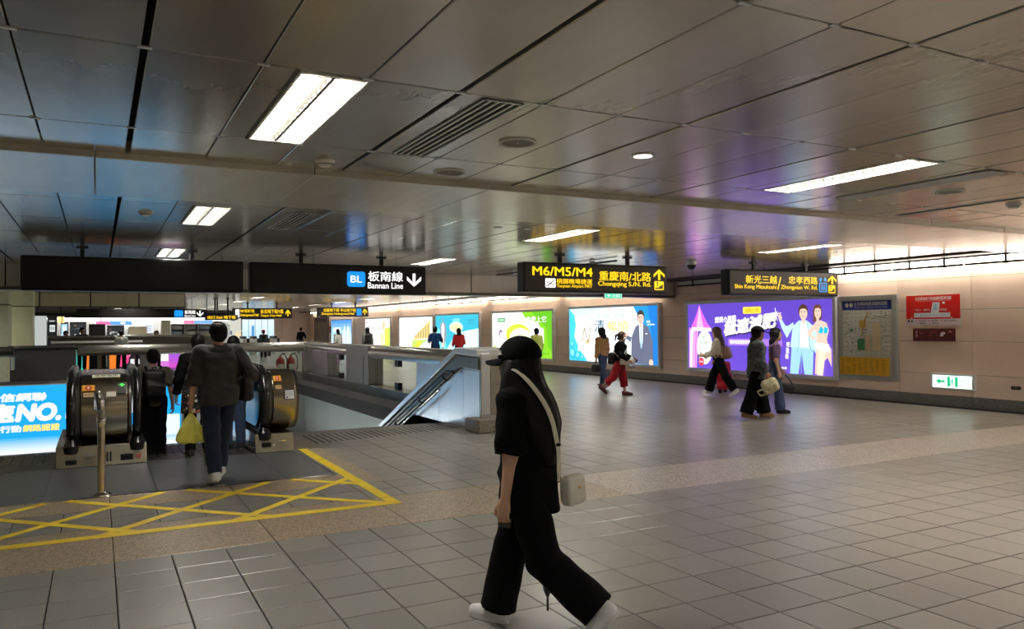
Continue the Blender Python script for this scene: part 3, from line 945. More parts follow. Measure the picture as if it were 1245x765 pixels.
P.ell(0.62, 0.27, 0.11, 0.11, S8(225, 50, 80)); P.line([(0.54, 0.25), (0.7, 0.29)], 0.02, S8(255, 180, 190)); P.line([(0.54, 0.3), (0.7, 0.24)], 0.02, S8(255, 180, 190))
P.rrect(2.187, 1.53, 2.797, 1.70, 0.03, S8(250, 205, 60)); P.text('全新上市', 2.26, 1.56, 2.72, 1.67, S8(180, 110, 10), 0.02)
P.text('燃燒小腹肌', 1.165, 1.30, 1.95, 1.46, S8(255, 252, 240), 0.03, tilt=0.06)
for ink, bo, du in ((S8(30, 20, 70), 0.09, 0.03), (WHT, 0.075, 0.0), (S8(35, 25, 80), 0.03, 0.0), (WHT, 0.0, 0.0)):
    P.text('極速減肥', 1.50 + du, 0.97 - du, 3.25 + du, 1.33 - du, ink, bo, skew=0.12, tilt=0.13)
for a in range(0, 180, 45):
    r = 0.16 if a % 90 == 0 else 0.08
    c, s = math.cos(math.radians(a + 12)) * r, math.sin(math.radians(a + 12)) * r
    P.line([(3.29 - c, 1.50 - s), (3.29 + c, 1.50 + s)], 0.016, WHT)
P.ell(3.29, 1.50, 0.04, 0.04, WHT)
P.rect(1.66, 0.73, 3.47, 0.90, S8(150, 110, 235)); P.text('醫師推薦體態管理專案', 1.72, 0.765, 2.6, 0.865, WHT, 0.02)
P.text('輕', 3.6, 0.72, 3.7, 0.84, WHT, 0.02); P.text('盈', 3.58, 0.58, 3.68, 0.70, WHT, 0.02); P.text('曼', 3.56, 0.44, 3.66, 0.56, WHT, 0.02)
P.text('立即諮詢', 3.3, 0.19, 3.6, 0.25, WHT, 0.02)
SKIN = S8(216, 180, 162)
def fig_face(P, cx, cy, rx, ry, hair, long_hair=False):
    if long_hair: P.poly([(cx - rx * 1.25, cy - ry * 1.6), (cx - rx * 1.3, cy + ry * 0.2), (cx - rx * 0.8, cy + ry * 1.1), (cx + rx * 0.7, cy + ry * 1.15), (cx + rx * 1.2, cy + ry * 0.3), (cx + rx * 1.1, cy - ry * 1.1), (cx + rx * 0.4, cy - ry * 1.3)], hair)
    else: P.ell(cx, cy + ry * 0.2, rx * 1.12, ry * 1.08, hair)
    P.rect(cx - rx * 0.35, cy - ry * 1.5, cx + rx * 0.35, cy, SKIN)
    P.ell(cx + rx * 0.05, cy - ry * 0.1, rx * 0.92, ry * 0.95, SKIN)
    P.poly([(cx - rx, cy + ry * 0.25), (cx - rx * 0.9, cy + ry * 0.95), (cx, cy + ry * 1.2), (cx + rx * 0.9, cy + ry * 0.95), (cx + rx, cy + ry * 0.3), (cx + rx * 0.4, cy + ry * 0.62), (cx - rx * 0.5, cy + ry * 0.58)], hair)
    for s in (-1, 1):
        P.ell(cx + rx * 0.38 * s, cy + ry * 0.08, rx * 0.15, ry * 0.06, S8(50, 35, 30)); P.line([(cx + rx * (0.38 * s - 0.18), cy + ry * 0.24), (cx + rx * (0.38 * s + 0.18), cy + ry * 0.25)], ry * 0.06, S8(70, 50, 40))
    P.line([(cx, cy + ry * 0.02), (cx - rx * 0.1, cy - ry * 0.25), (cx + rx * 0.08, cy - ry * 0.27)], rx * 0.06, S8(215, 160, 140))
    P.ell(cx, cy - ry * 0.52, rx * 0.28, ry * 0.07, S8(205, 95, 95))
LB = S8(146, 190, 212); LB2 = S8(172, 206, 222); LB3 = S8(112, 160, 190)
# man in the pale blue suit
P.poly([(3.70, 0.1), (3.95, 0.1), (4.05, 0.62), (4.13, 0.1), (4.36, 0.1), (4.40, 0.72), (3.76, 0.76)], LB)
P.poly([(3.72, 0.72), (3.80, 1.20), (3.98, 1.34), (4.22, 1.34), (4.42, 1.20), (4.60, 0.86), (4.62, 0.55), (4.50, 0.52), (4.4, 0.68)], LB2)
P.poly([(3.83, 1.22), (3.62, 0.93), (3.46, 1.18), (3.39, 1.36), (3.46, 1.38), (3.58, 1.22), (3.66, 1.22), (3.82, 1.30)], LB2)
P.poly([(3.39, 1.34), (3.36, 1.46), (3.40, 1.50), (3.36, 1.54), (3.42, 1.53), (3.48, 1.42), (3.46, 1.37)], SKIN)
P.poly([(4.0, 0.74), (4.02, 1.26), (4.12, 1.32), (4.22, 1.26), (4.27, 0.74)], S8(246, 250, 252))
P.line([(4.02, 1.3), (3.97, 0.75), (3.93, 0.6)], 0.02, LB3); P.line([(4.22, 1.3), (4.30, 0.75), (4.36, 0.62)], 0.02, LB3); P.line([(4.05, 0.62), (4.04, 0.12)], 0.02, LB3)
P.rect(4.07, 1.28, 4.18, 1.4, SKIN); fig_face(P, 4.12, 1.52, 0.125, 0.155, S8(70, 45, 36))
# woman in the turquoise top
P.poly([(4.44, 0.12), (4.58, 0.12), (4.62, 0.36), (4.80, 0.50), (4.90, 0.3), (4.90, 0.7), (4.72, 0.86), (4.52, 0.8), (4.46, 0.5)], SKIN)
P.poly([(4.50, 0.1), (4.66, 0.1), (4.72, 0.5), (4.8, 0.72), (4.55, 0.72)], S8(244, 200, 180))
P.poly([(4.48, 0.78), (4.5, 1.06), (4.42, 1.2), (4.48, 1.31), (4.62, 1.34), (4.78, 1.28), (4.84, 1.12), (4.78, 0.92), (4.82, 0.74)], SKIN)
P.poly([(4.46, 1.28), (4.26, 1.1), (4.22, 1.02), (4.44, 0.88), (4.48, 0.93), (4.34, 1.03), (4.50, 1.16)], SKIN)
P.poly([(4.46, 0.84), (4.84, 0.80), (4.86, 0.62), (4.62, 0.66), (4.44, 0.74)], S8(248, 248, 250))
P.poly([(4.62, 1.22), (4.70, 1.13), (4.66, 1.04), (4.55, 1.06)], S8(20, 170, 205)); P.poly([(4.72, 1.20), (4.82, 1.16), (4.80, 1.05), (4.70, 1.04)], S8(20, 170, 205))
fig_face(P, 4.54, 1.53, 0.10, 0.145, S8(95, 60, 45), True)
P.finish('print', M_lit, t)

# blue and white advert with a man in a grey suit
t, P, W, H, f = light_box(23.2, 18.18, 0.35, 2.28, 'large glowing blue and white advert with a man in a grey suit')
P.rect(f, f, W - f, H - f, S8(244, 250, 254))
P.poly([(f, f), (1.2, f), (0.7, 0.5), (0.4, 0.9), (0.5, 1.3), (0.35, H - f), (f, H - f)], S8(60, 190, 240))
P.poly([(f, H - f), (2.4, H - f), (1.0, 1.6), (0.5, 1.55)], S8(190, 234, 250))
P.poly([(3.75, H - f), (4.1, 1.4), (4.15, 0.6), (3.9, f), (W - f, f), (W - f, H - f)], S8(26, 138, 205))
P.poly([(4.45, H - f), (4.62, 1.1), (4.4, f), (W - f, f), (W - f, H - f)], S8(18, 112, 196))
for cx, cy, r in [(0.3, 0.3, 0.2), (0.62, 0.24, 0.16), (0.9, 0.2, 0.1), (0.26, 0.62, 0.12)]:
    P.ell(cx, cy, r, r, S8(40, 170, 235)); P.ell(cx - r * 0.2, cy + r * 0.25, r * 0.6, r * 0.55, S8(120, 210, 245))
P.poly([(0.62, 0.42), (1.52, 0.36), (1.70, 1.40), (0.80, 1.50)], S8(250, 250, 248))
P.line([(0.92, 0.75), (1.02, 1.2), (1.28, 0.72), (1.42, 1.28)], 0.05, S8(150, 120, 80)); P.ell(1.2, 0.72, 0.06, 0.06, S8(230, 150, 60)); P.text('Enzyme', 0.95, 1.30, 1.25, 1.38, S8(160, 130, 70), 0.02)
P.text('唯一完整配方有效排便', 1.82, 1.52, 3.31, 1.63, S8(60, 130, 150), 0.01)
P.text('清', 1.64, 1.05, 2.2, 1.45, S8(45, 90, 110), 0.03); P.text('暢順', 2.40, 1.05, 3.48, 1.40, S8(248, 215, 90), 0.03)
P.text('天天好輕鬆', 1.5, 0.20, 2.3, 0.32, S8(230, 160, 60), 0.02)
G1, G2 = S8(92, 98, 120), S8(76, 82, 102)
P.poly([(3.62, 0.1), (3.66, 0.9), (3.86, 1.22), (4.04, 1.30), (4.26, 1.30), (4.50, 1.20), (4.70, 0.8), (4.72, 0.1)], G1)
P.poly([(3.66, 0.9), (3.42, 0.98), (3.38, 0.86), (3.62, 0.74)], G1); P.ell(3.42, 1.0, 0.09, 0.07, SKIN, rot=0.5)
P.poly([(4.05, 1.30), (4.25, 1.30), (4.22, 0.75), (4.16, 0.55), (4.08, 0.75)], S8(235, 240, 248)); P.poly([(4.12, 1.26), (4.18, 1.26), (4.20, 0.62), (4.15, 0.55), (4.10, 0.62)], S8(150, 180, 215))
P.line([(4.02, 1.28), (4.07, 0.7), (4.15, 0.42), (4.15, 0.1)], 0.025, G2); P.line([(4.28, 1.28), (4.24, 0.7), (4.15, 0.42)], 0.025, G2); P.rect(4.36, 1.0, 4.46, 1.03, WHT)
P.ell(4.62, 0.16, 0.1, 0.1, SKIN)
fig_face(P, 4.14, 1.48, 0.16, 0.19, S8(52, 44, 44))
P.text('林大偉', 4.42, 1.33, 4.60, 1.41, WHT, 0.02); P.text('推薦人醫學博士', 4.46, 1.26, 4.82, 1.31, WHT, 0.02)
P.finish('print', M_lit, t)

# green advert behind the woman with the cap
t, P, W, H, f = light_box(29.2, 24.2, 0.35, 2.25, 'large glowing white and lime green advert behind the capped woman')
P.rect(f, f, W - f, H - f, S8(246, 252, 240))
P.poly([(2.6, H - f), (3.0, 1.55), (3.9, 1.4), (4.3, 0.9), (4.2, 0.5), (3.8, f), (W - f, f), (W - f, H - f)], S8(120, 190, 30))
P.poly([(3.4, H - f), (3.8, 1.6), (4.5, 1.2), (4.6, 0.5), (W - f, 0.3), (W - f, H - f)], S8(90, 175, 24))
P.ell(2.3, 0.95, 1.0, 0.42, S8(190, 235, 60)); P.ell(2.5, 0.8, 0.9, 0.4, S8(235, 250, 200)); P.rrect(3.3, 0.5, 4.3, 1.2, 0.1, S8(250, 252, 246))
P.rrect(0.58, 1.44, 1.24, 1.61, 0.03, S8(70, 150, 90)); P.text('GREEN', 0.68, 1.49, 1.14, 1.56, WHT, 0.02)
P.text('1分鐘就會愛上它', 1.62, 1.40, 4.5, 1.64, S8(120, 140, 120), 0.06); P.text('1分鐘就會愛上它', 1.65, 1.41, 4.5, 1.63, S8(236, 244, 230), 0.02)
P.ell(0.85, 0.97, 0.19, 0.17, S8(120, 90, 130)); P.ell(0.88, 0.92, 0.12, 0.13, S8(246, 240, 240)); P.line([(1.0, 0.8), (1.6, 1.3)], 0.02, S8(170, 200, 90))
P.text('NEW', 3.6, 0.9, 4.0, 1.0, S8(180, 120, 160), 0.02); P.ell(0.3, 0.28, 0.2, 0.2, S8(150, 215, 60)); P.text('健康每一天', 3.9, 0.2, 4.7, 0.3, S8(80, 140, 60), 0.02)
P.finish('print', M_lit, t)

# turquoise advert
t, P, W, H, f = light_box(35.35, 30.35, 0.35, 2.25, 'glowing turquoise advert with a tall grey product, behind the blue and red shoppers')
P.rect(f, f, W - f, H - f, S8(46, 168, 194)); P.poly([(1.2, f), (W - f, f), (W - f, 1.2), (2.5, 1.0)], S8(190, 242, 246)); P.poly([(f, f), (1.4, f), (1.2, 0.9), (f, 1.3)], S8(120, 225, 240))
P.poly([(0.75, 0.35), (0.95, 0.2), (1.15, 0.35), (1.4, 0.9), (1.3, 1.4), (1.05, 1.5), (0.95, 1.75), (0.85, 1.5), (0.6, 1.35), (0.6, 0.9)], S8(130, 140, 150))
P.poly([(0.82, 0.4), (0.95, 0.3), (1.08, 0.4), (1.12, 1.3), (0.95, 1.5), (0.8, 1.3)], S8(240, 236, 236)); P.poly([(0.93, 0.4), (1.03, 0.4), (1.02, 1.1), (0.95, 1.1)], S8(225, 110, 120))
P.ell(2.5, 1.25, 0.75, 0.25, S8(220, 235, 190)); P.text('奇蹟新生', 1.9, 1.12, 3.1, 1.36, S8(245, 190, 110), 0.03); P.text('水感保濕', 2.1, 1.5, 2.9, 1.65, S8(150, 235, 245), 0.02)
P.text('DEWY', 3.85, 1.5, 4.5, 1.6, S8(40, 120, 150), 0.03); P.text('skin care', 3.85, 1.4, 4.5, 1.47, S8(40, 120, 150), 0.02); P.rrect(3.7, 0.3, 4.7, 1.1, 0.05, S8(230, 248, 250)); P.text('買一送一', 3.9, 0.9, 4.5, 1.02, S8(225, 110, 140), 0.02)
P.finish('print', M_lit, t)
# white advert with a yellow building
t, P, W, H, f = light_box(40.5, 35.6, 0.35, 2.22, 'glowing white advert with a yellow building picture left of the turquoise advert')
P.rect(f, f, W - f, H - f, S8(252, 250, 246))
P.poly([(2.0, 1.0), (2.0, 1.55), (2.9, 1.65), (4.5, 1.72), (4.5, 0.2), (2.4, 0.2)], S8(205, 225, 235)); P.poly([(2.2, 0.75), (4.5, 1.65), (4.5, 0.75), (2.2, 0.62)], S8(222, 190, 120))
for k in range(6): P.poly([(2.5 + k * 0.34, 0.72), (2.62 + k * 0.34, 0.72), (2.62 + k * 0.34, 0.95 + k * 0.1), (2.5 + k * 0.34, 0.90 + k * 0.1)], S8(150, 125, 80))
P.poly([(2.0, f), (2.0, 0.6), (4.5, 0.66), (3.6, 0.5), (2.6, f)], S8(170, 205, 90)); P.poly([(2.1, f), (2.9, 0.6), (3.3, 0.6), (2.7, f)], S8(230, 225, 50))
for k in range(4): P.text('生活美學', 0.5, 1.35 - k * 0.28, 1.5, 1.5 - k * 0.28, S8(190, 160, 140) if k else S8(160, 120, 100), 0.0)
P.finish('print', M_lit, t)
t, P, W, H, f = light_box(46.6, 41.9, 0.35, 2.22, 'far glowing white and green advert behind the person with the black backpack')
P.rect(f, f, W - f, H - f, S8(252, 248, 244)); P.poly([(3.3, f), (3.0, 0.8), (3.6, 1.2), (W - f, 1.3), (W - f, f)], S8(190, 215, 70)); P.rect(3.3, 0.3, 3.7, 1.5, S8(240, 210, 180)); P.ell(3.5, 1.4, 0.3, 0.25, S8(240, 180, 140))
P.text('健康食品展', 0.5, 1.1, 2.9, 1.35, S8(130, 110, 140), 0.02); P.ell(0.4, 1.6, 0.1, 0.1, S8(225, 90, 120))
P.finish('print', M_lit, t)
t, P, W, H, f = light_box(54.5, 49.4, 0.35, 2.22, 'furthest glowing blue advert above the person in the white top')
P.grad(f, f, W - f, H - f, S8(200, 235, 250), S8(30, 120, 225), 8); P.poly([(2.9, 0.2), (3.2, 0.2), (3.5, 1.0), (3.4, 1.5), (3.1, 1.0)], S8(240, 245, 250)); P.text('全新體驗', 0.5, 1.0, 2.4, 1.3, WHT, 0.03); P.ell(4.2, 0.8, 0.3, 0.6, S8(235, 240, 250))
P.finish('print', M_lit, t)

# street map board
t = thing('map_board', 'framed street map with a blue heading and yellow foot on the wall', 'map', (WX, 12.0, 0.42))
W, H = 1.44, 1.79
fr = MB()
for y0, y1, a, c_ in [(0, -W, 0, 0.09), (0, -W, H - 0.11, H), (0, -0.09, 0.09, H - 0.11), (-W + 0.12, -W, 0.09, H - 0.11)]:
    fr.box(-0.07, y0, a, 0, y1, c_)
fr.build('frame', mat('map_frame_metal', S8(176, 176, 172), 0.35, metal=0.5, noise=0.05), t, bevel=0.01)
MB().box(-0.035, -0.09, 0.09, -0.005, -W + 0.12, H - 0.11).build('back_panel', M_white, t)
P = Print((-0.040, 0, 0), (0, -1, 0), (0, 0, 1))
u0, u1 = 0.095, 1.315
P.rect(u0, 0.095, u1, H - 0.115, S8(222, 220, 208))
P.rect(u0, 1.48, u1, H - 0.115, S8(20, 50, 150)); P.ell(0.21, 1.59, 0.045, 0.05, WHT); P.ell(0.32, 1.59, 0.045, 0.05, WHT)
P.text('台北車站地區道路街道圖', 0.40, 1.57, 1.2, 1.65, WHT, 0.02); P.text('Taipei Main Station Street Map', 0.40, 1.51, 1.2, 1.55, S8(190, 205, 240), 0.02)
r2 = random.Random(3)
for k in range(9): P.line([(u0 + 0.02, 0.55 + k * 0.1 + r2.uniform(-.02, .02)), (u1 - 0.02, 0.57 + k * 0.1 + r2.uniform(-.02, .02))], 0.008 + 0.006 * (k % 3), S8(246, 244, 238))
for k in range(10): P.line([(u0 + 0.06 + k * 0.12, 0.5), (u0 + 0.05 + k * 0.12 + r2.uniform(-.02, .02), 1.47)], 0.008 + 0.006 * (k % 2), S8(246, 244, 238))
for k in range(150):
    a, c_ = r2.uniform(u0 + 0.03, u1 - 0.1), r2.uniform(0.52, 1.44)
    P.rect(a, c_, a + r2.uniform(0.02, 0.06), c_ + r2.uniform(0.006, 0.014), r2.choice([S8(90, 90, 90), S8(110, 100, 90), S8(60, 60, 70), S8(150, 110, 90), S8(80, 120, 90)]))
P.poly([(0.55, 0.62), (0.72, 0.62), (0.72, 0.86), (0.55, 0.86)], S8(70, 160, 90)); P.ell(0.4, 1.05, 0.05, 0.035, S8(90, 165, 100))
P.line([(0.66, 0.9), (0.68, 1.15), (0.82, 1.44)], 0.03, S8(215, 170, 70)); P.rect(0.60, 1.1, 0.76, 1.26, S8(230, 190, 90)); P.line([(0.7, 1.05), (0.75, 1.3)], 0.012, S8(200, 70, 60)); P.rect(0.75, 0.6, 0.86, 0.95, S8(232, 205, 160)); P.rect(0.92, 0.62, 1.12, 1.2, S8(232, 212, 175))
P.rect(u0, 0.095, u1, 0.47, S8(232, 176, 20))
for k in range(8):
    for q in range(11):
        if r2.random() < 0.85: P.rect(u0 + 0.04 + k * 0.148, 0.13 + q * 0.029, u0 + 0.04 + k * 0.148 + r2.uniform(0.06, 0.11), 0.138 + q * 0.029, S8(130, 90, 20))
P.finish('print', M_print, t)

# red notice and dark red plaque
t = thing('red_notice', 'red and white notice panel with a white T-shaped plan on the wall', 'notice', (WX - 0.002, 10.38, 1.56))
MB().box(-0.012, 0, 0, 0, -1.13, 0.6).build('board', M_white, t)
P = Print((-0.013, 0, 0), (0, -1, 0), (0, 0, 1))
RED = S8(222, 26, 24)
P.rect(0.0, 0.0, 1.13, 0.13, S8(226, 208, 214)); P.rect(0, 0.13, 1.13, 0.6, RED)
P.text('台北車站地下街店舖配置導引圖', 0.20, 0.50, 0.95, 0.565, WHT, 0.02); P.line([(0.22, 0.485), (0.95, 0.485)], 0.006, S8(255, 190, 190))
P.poly([(0.17, 0.16), (0.93, 0.16), (0.93, 0.25), (0.70, 0.25), (0.72, 0.455), (0.57, 0.455), (0.53, 0.25), (0.17, 0.25)], S8(220, 226, 232))
P.text('一號 月台 入口 出口', 0.22, 0.185, 0.88, 0.215, S8(150, 160, 175), 0.0); P.rect(0.60, 0.3, 0.66, 0.42, S8(150, 190, 215))
P.text('剪票口', 0.20, 0.29, 0.32, 0.325, WHT, 0.02); P.text('服務中心', 0.38, 0.29, 0.52, 0.325, WHT, 0.02); P.text('售票處', 0.72, 0.29, 0.86, 0.325, WHT, 0.02); P.ell(0.80, 0.44, 0.03, 0.022, WHT)
P.ell(0.12, 0.15, 0.012, 0.012, WHT); P.ell(0.96, 0.15, 0.012, 0.012, WHT)
P.ell(0.06, 0.085, 0.025, 0.025, S8(40, 30, 30)); P.ell(0.13, 0.085, 0.022, 0.022, S8(40, 30, 30))
for k, s in enumerate(['電扶梯', '電梯', '廁所 服務台']): P.ell(0.24 + k * 0.26, 0.09, 0.012, 0.014, S8(200, 60, 90)); P.text(s, 0.28 + k * 0.26, 0.075, 0.42 + k * 0.26 + (0.12 if k == 2 else 0), 0.105, S8(70, 60, 70), 0.02)
for k, s in enumerate(['樓梯口', '警衛室']): P.ell(0.26 + k * 0.26, 0.04, 0.012, 0.014, S8(200, 60, 60)); P.text(s, 0.3 + k * 0.26, 0.025, 0.44 + k * 0.26, 0.055, S8(70, 60, 70), 0.02)
P.finish('print', M_print, t)
t = thing('dark_red_plaque', 'dark red plaque with a pale swirl below the red notice', 'plaque', (WX, 10.24, 1.25))
MB().box(-0.02, 0, 0, 0, -0.88, 0.25).build('board', mat('dark_red_board', S8(96, 14, 20), 0.35, noise=0.08), t, bevel=0.004)
P = Print((-0.021, 0, 0), (0, -1, 0), (0, 0, 1))
P.rect(0.07, 0.16, 0.10, 0.2, S8(220, 170, 170)); P.rect(0.065, 0.13, 0.105, 0.145, S8(220, 170, 170)); P.rect(0.07, 0.08, 0.1, 0.12, S8(220, 170, 170)); P.line([(0.15, 0.145), (0.21, 0.145)], 0.01, S8(190, 100, 100))
pts = [(0.45 + 0.07 * math.cos(a / 10), 0.13 + 0.06 * math.sin(a / 10)) for a in range(-5, 42, 3)]
P.line(pts, 0.01, S8(190, 60, 70)); P.poly([(0.58, 0.09), (0.64, 0.10), (0.70, 0.16), (0.66, 0.19), (0.60, 0.17)], S8(235, 205, 220)); P.ell(0.62, 0.125, 0.03, 0.03, S8(250, 240, 245)); P.text('消防', 0.75, 0.17, 0.82, 0.205, S8(225, 180, 180), 0.02)
P.finish('print', M_print, t)
# green exit light low on the wall
t = thing('exit_sign', 'white and green exit sign with a left arrow low on the beige wall', 'exit sign', (WX, 9.85, 0.32))
fr = MB()
for y0, y1, a, c_ in [(0, -0.88, 0, 0.035), (0, -0.88, 0.275, 0.31), (0, -0.03, 0.035, 0.275), (-0.82, -0.88, 0.035, 0.275)]: fr.box(-0.05, y0, a, 0, y1, c_)
fr.build('frame', M_frame, t, bevel=0.006)
MB().box(-0.034, -0.03, 0.035, 0, -0.82, 0.275).build('lamp_body', M_white, t)
P = Print((-0.036, 0, 0), (0, -1, 0), (0, 0, 1))
P.rect(0.03, 0.035, 0.82, 0.275, S8(222, 255, 240))
P.poly([(0.10, 0.155), (0.18, 0.215), (0.18, 0.175), (0.28, 0.175), (0.28, 0.135), (0.18, 0.135), (0.18, 0.095)], GRN)
P.rect(0.33, 0.06, 0.54, 0.25, GRN); P.rect(0.385, 0.06, 0.485, 0.25, S8(222, 255, 240)); running_man(P, 0.43, 0.08, 0.15, GRN)
P.text('出口', 0.58, 0.15, 0.76, 0.23, S8(110, 200, 160), 0.0); P.text('Emergency Exit', 0.57, 0.09, 0.79, 0.12, S8(110, 200, 160), 0.0)
P.finish('lettering', print_mat('exit_lit_print', 1.25), t)
t = thing('wall_socket', 'small dark wall socket low on the beige wall at the right edge', 'socket', (WX, 8.33, 0.40))
MB().box(-0.03, 0, 0, 0, -0.16, 0.06).build('cover', M_black, t, bevel=0.005)
MB().box(-0.034, -0.04, 0.015, -0.028, -0.12, 0.045).build('flap', M_steel_d, t)
# far things on the wall
t = thing('map_board', 'far dark framed map board at the end of the long wall', 'map', (WX, 59.5, 0.5))
MB().box(-0.1, 0, 0, 0, -4.0, 1.95).build('frame', M_steel_d, t); P = Print((-0.105, 0, 0), (0, -1, 0), (0, 0, 1)); P.rect(0.3, 0.2, 3.7, 1.5, S8(110, 100, 86)); P.rect(0.3, 1.55, 3.7, 1.8, S8(40, 44, 70)); P.finish('print', M_print, t)
t = thing('hydrant_box', 'small far red box on the wall beside the dark map board', 'hydrant box', (WX, 55.3, 1.3))
MB().box(-0.12, 0, 0, 0, -0.7, 0.45).build('door', M_red, t, bevel=0.01); MB().box(-0.125, -0.5, 0.2, -0.115, -0.6, 0.25).build('handle', M_chrome, t)

# ================================================================== YELLOW HATCHING
hatch = thing('floor_marking', 'yellow cross-hatched tape marking on the floor before the escalators', 'floor marking', (0, 0, 0.0))
YA, YB, XR = 6.85, 8.47, 2.44
def clip_line(px, py, dx, dy):
    t0, t1 = -9, 9
    for o, d, lo, hi in ((px, dx, -3.5, XR - 0.06), (py, dy, YA + 0.02, YB)):
        a, c_ = (lo - o) / d, (hi - o) / d
        a, c_ = min(a, c_), max(a, c_)
        t0, t1 = max(t0, a), min(t1, c_)
    return t0, t1
def tape(a, c_, w, z):
    d = Vector((c_[0] - a[0], c_[1] - a[1])); n = Vector((-d.y, d.x)).normalized() * w / 2
    MB().prism([(a[0] - n.x, a[1] - n.y), (c_[0] - n.x, c_[1] - n.y), (c_[0] + n.x, c_[1] + n.y), (a[0] + n.x, a[1] + n.y)], 0.0005, z).build('tape_strip', M_yellow, hatch)
for k in range(6):
    s = -5.9 - 1.0 * k
    y = 7.6; x = y + s
    t0, t1 = clip_line(x, y, 1, 1)
    if t1 - t0 > 0.1: tape((x + t0, y + t0), (x + t1, y + t1), 0.085, 0.0026)
    s = 10.28 - 1.03 * k
    x = s - y
    t0, t1 = clip_line(x, y, 1, -1)
    if t1 - t0 > 0.1: tape((x + t0, y - t0), (x + t1, y - t1), 0.085, 0.0030)
tape((-3.5, 6.90), (2.46, 6.90), 0.11, 0.0034)
tape((2.40, 6.85), (2.40, 10.55), 0.11, 0.0038)

# ================================================================== ESCALATORS
R_D, ZC, YC = 0.40, 0.66, 10.80
S30 = math.tan(math.radians(30))
def newel_profile(r, top_y=12.3, end_y=17.0):
    """side outline (y, z) of the balustrade: half-round nose, level run, slope down"""
    pts = []
    for k in range(0, 13):
        a = math.radians(270 - 15 * k)        # bottom, front, top
        pts.append((YC + r * math.cos(a), ZC + r * math.sin(a)))
    pts += [(top_y, ZC + r), (end_y, ZC + r - (end_y - top_y) * S30), (end_y, ZC - r - (end_y - top_y) * S30), (top_y, ZC - r)]
    return pts
def handrail_path(r, top_y=12.3, end_y=17.0):
    pts = [(YC + 0.55, ZC - r - 0.02), (YC + 0.2, ZC - r - 0.015)]
    for k in range(0, 19):
        a = math.radians(270 - 10 * k)
        pts.append((YC + r * math.cos(a), ZC + r * math.sin(a)))
    pts += [(top_y, ZC + r), (top_y + 0.3, ZC + r - 0.3 * S30 * 0.6), (end_y, ZC + r - (end_y - top_y) * S30)]
    return pts
M_notice = S8(245, 245, 240)
def newel(lab, xr, drum, rails, base, stickers):
    t = thing('escalator_balustrade', lab, 'escalator', (0, 0, 0))
    MB().prism(newel_profile(R_D), drum[0], drum[1], 'x').build('drum_casing', M_bronze, t, smooth=30, bevel=0.02)
    MB().prism(newel_profile(R_D - 0.012), drum[0] - 0.03, drum[0], 'x').build('side_trim', M_steel_d, t, smooth=30)
    MB().prism(newel_profile(R_D - 0.012), drum[1], drum[1] + 0.03, 'x').build('side_trim', M_steel_d, t, smooth=30)
    for x in rails:
        q = MB().tube([(x, y, z) for y, z in handrail_path(R_D + 0.02)], 0.05, 12, flat=None)
        h = q.build('handrail', M_rubber, t, smooth=True)
        MB().tube([(x, YC - 0.30, 0.30), (x, YC - 0.34, 0.24), (x, YC - 0.33, 0.18)], [0.06, 0.085, 0.075], 12).build('handrail_boot', M_rubber, t, smooth=True)
    # stainless base box with its vents and switches
    b = MB(); b.prism([(10.42, 0.006), (10.46, 0.25), (12.4, 0.25), (12.4, 0.006)], base[0], base[1], 'x')
    b.build('base_box', M_steel, t, bevel=0.008)
    # skirt under the balustrade going down
    MB().prism([(11.6, 0.27), (12.3, 0.27), (17.0, 0.27 - 4.7 * S30), (17.0, -0.3 - 4.7 * S30), (12.3, -0.3), (11.6, -0.3)], base[0] + 0.05, base[1] - 0.05, 'x').build('skirt_panel', M_steel_d, t)
    return t
def drum_patch(P0, x0, x1, a0, a1, ink, M, parent, name, r=R_D):
    """sticker following the curved drum; angles in degrees above the horizontal"""
    q = MB(); n = 6
    vs = []
    for k in range(n + 1):
        a = math.radians(a0 + (a1 - a0) * k / n)
        y, z = YC - (r + 0.003) * math.cos(a), ZC + (r + 0.003) * math.sin(a)
        vs += [(x0, y, z), (x1, y, z)]
    q._add(vs, [(2 * k, 2 * k + 1, 2 * k + 3, 2 * k + 2) for k in range(n)])
    return q.build(name, M, parent)
def drum_print(x0, x1, ang, hgt, draw, M, parent, name, r=R_D):
    """small flat label tangent to the drum"""
    a = math.radians(ang)
    o = Vector((x0, YC - (r + 0.008) * math.cos(a), ZC + (r + 0.008) * math.sin(a)))
    V = Vector((0, math.sin(a), math.cos(a)))
    P = Print(o - V * hgt / 2, (1, 0, 0), V, 0.0004)
    draw(P, x1 - x0, hgt)
    P.finish(name, M, parent)
def warn(P, w, h):
    P.rect(0, 0, w, h, S8(225, 140, 40)); P.rect(w * .08, h * .1, w * .92, h * .9, S8(240, 180, 60)); P.ell(w / 2, h * .5, w * .28, h * .4, S8(200, 40, 30)); P.text('手', w * .36, h * .26, w * .64, h * .74, S8(250, 235, 220), 0.03)
def small(P, w, h):
    P.rect(0, 0, w, h, S8(214, 180, 130)); P.text('當心夾手', w * .1, h * .25, w * .9, h * .75, S8(120, 60, 40), 0.02)
def plate(P, w, h):
    P.rect(0, 0, w, h, S8(30, 30, 34)); P.rect(w * .07, h * .07, w * .93, h * .93, S8(226, 228, 230))
    for k in range(4): P.rect(w * .16, h * (.75 - k * .13), w * (.84 - .1 * (k % 2)), h * (.79 - k * .13), S8(110, 116, 124))
    P.rect(w * .16, h * .14, w * .34, h * .28, S8(60, 60, 60))
def hold(P, w, h):
    P.rect(0, 0, w, h, S8(226, 224, 196)); P.text('請 握 扶 手', w * .1, h * .45, w * .9, h * .85, S8(50, 50, 46), 0.03); P.text('Hold the handrail', w * .12, h * .14, w * .88, h * .32, S8(110, 110, 100), 0.0)
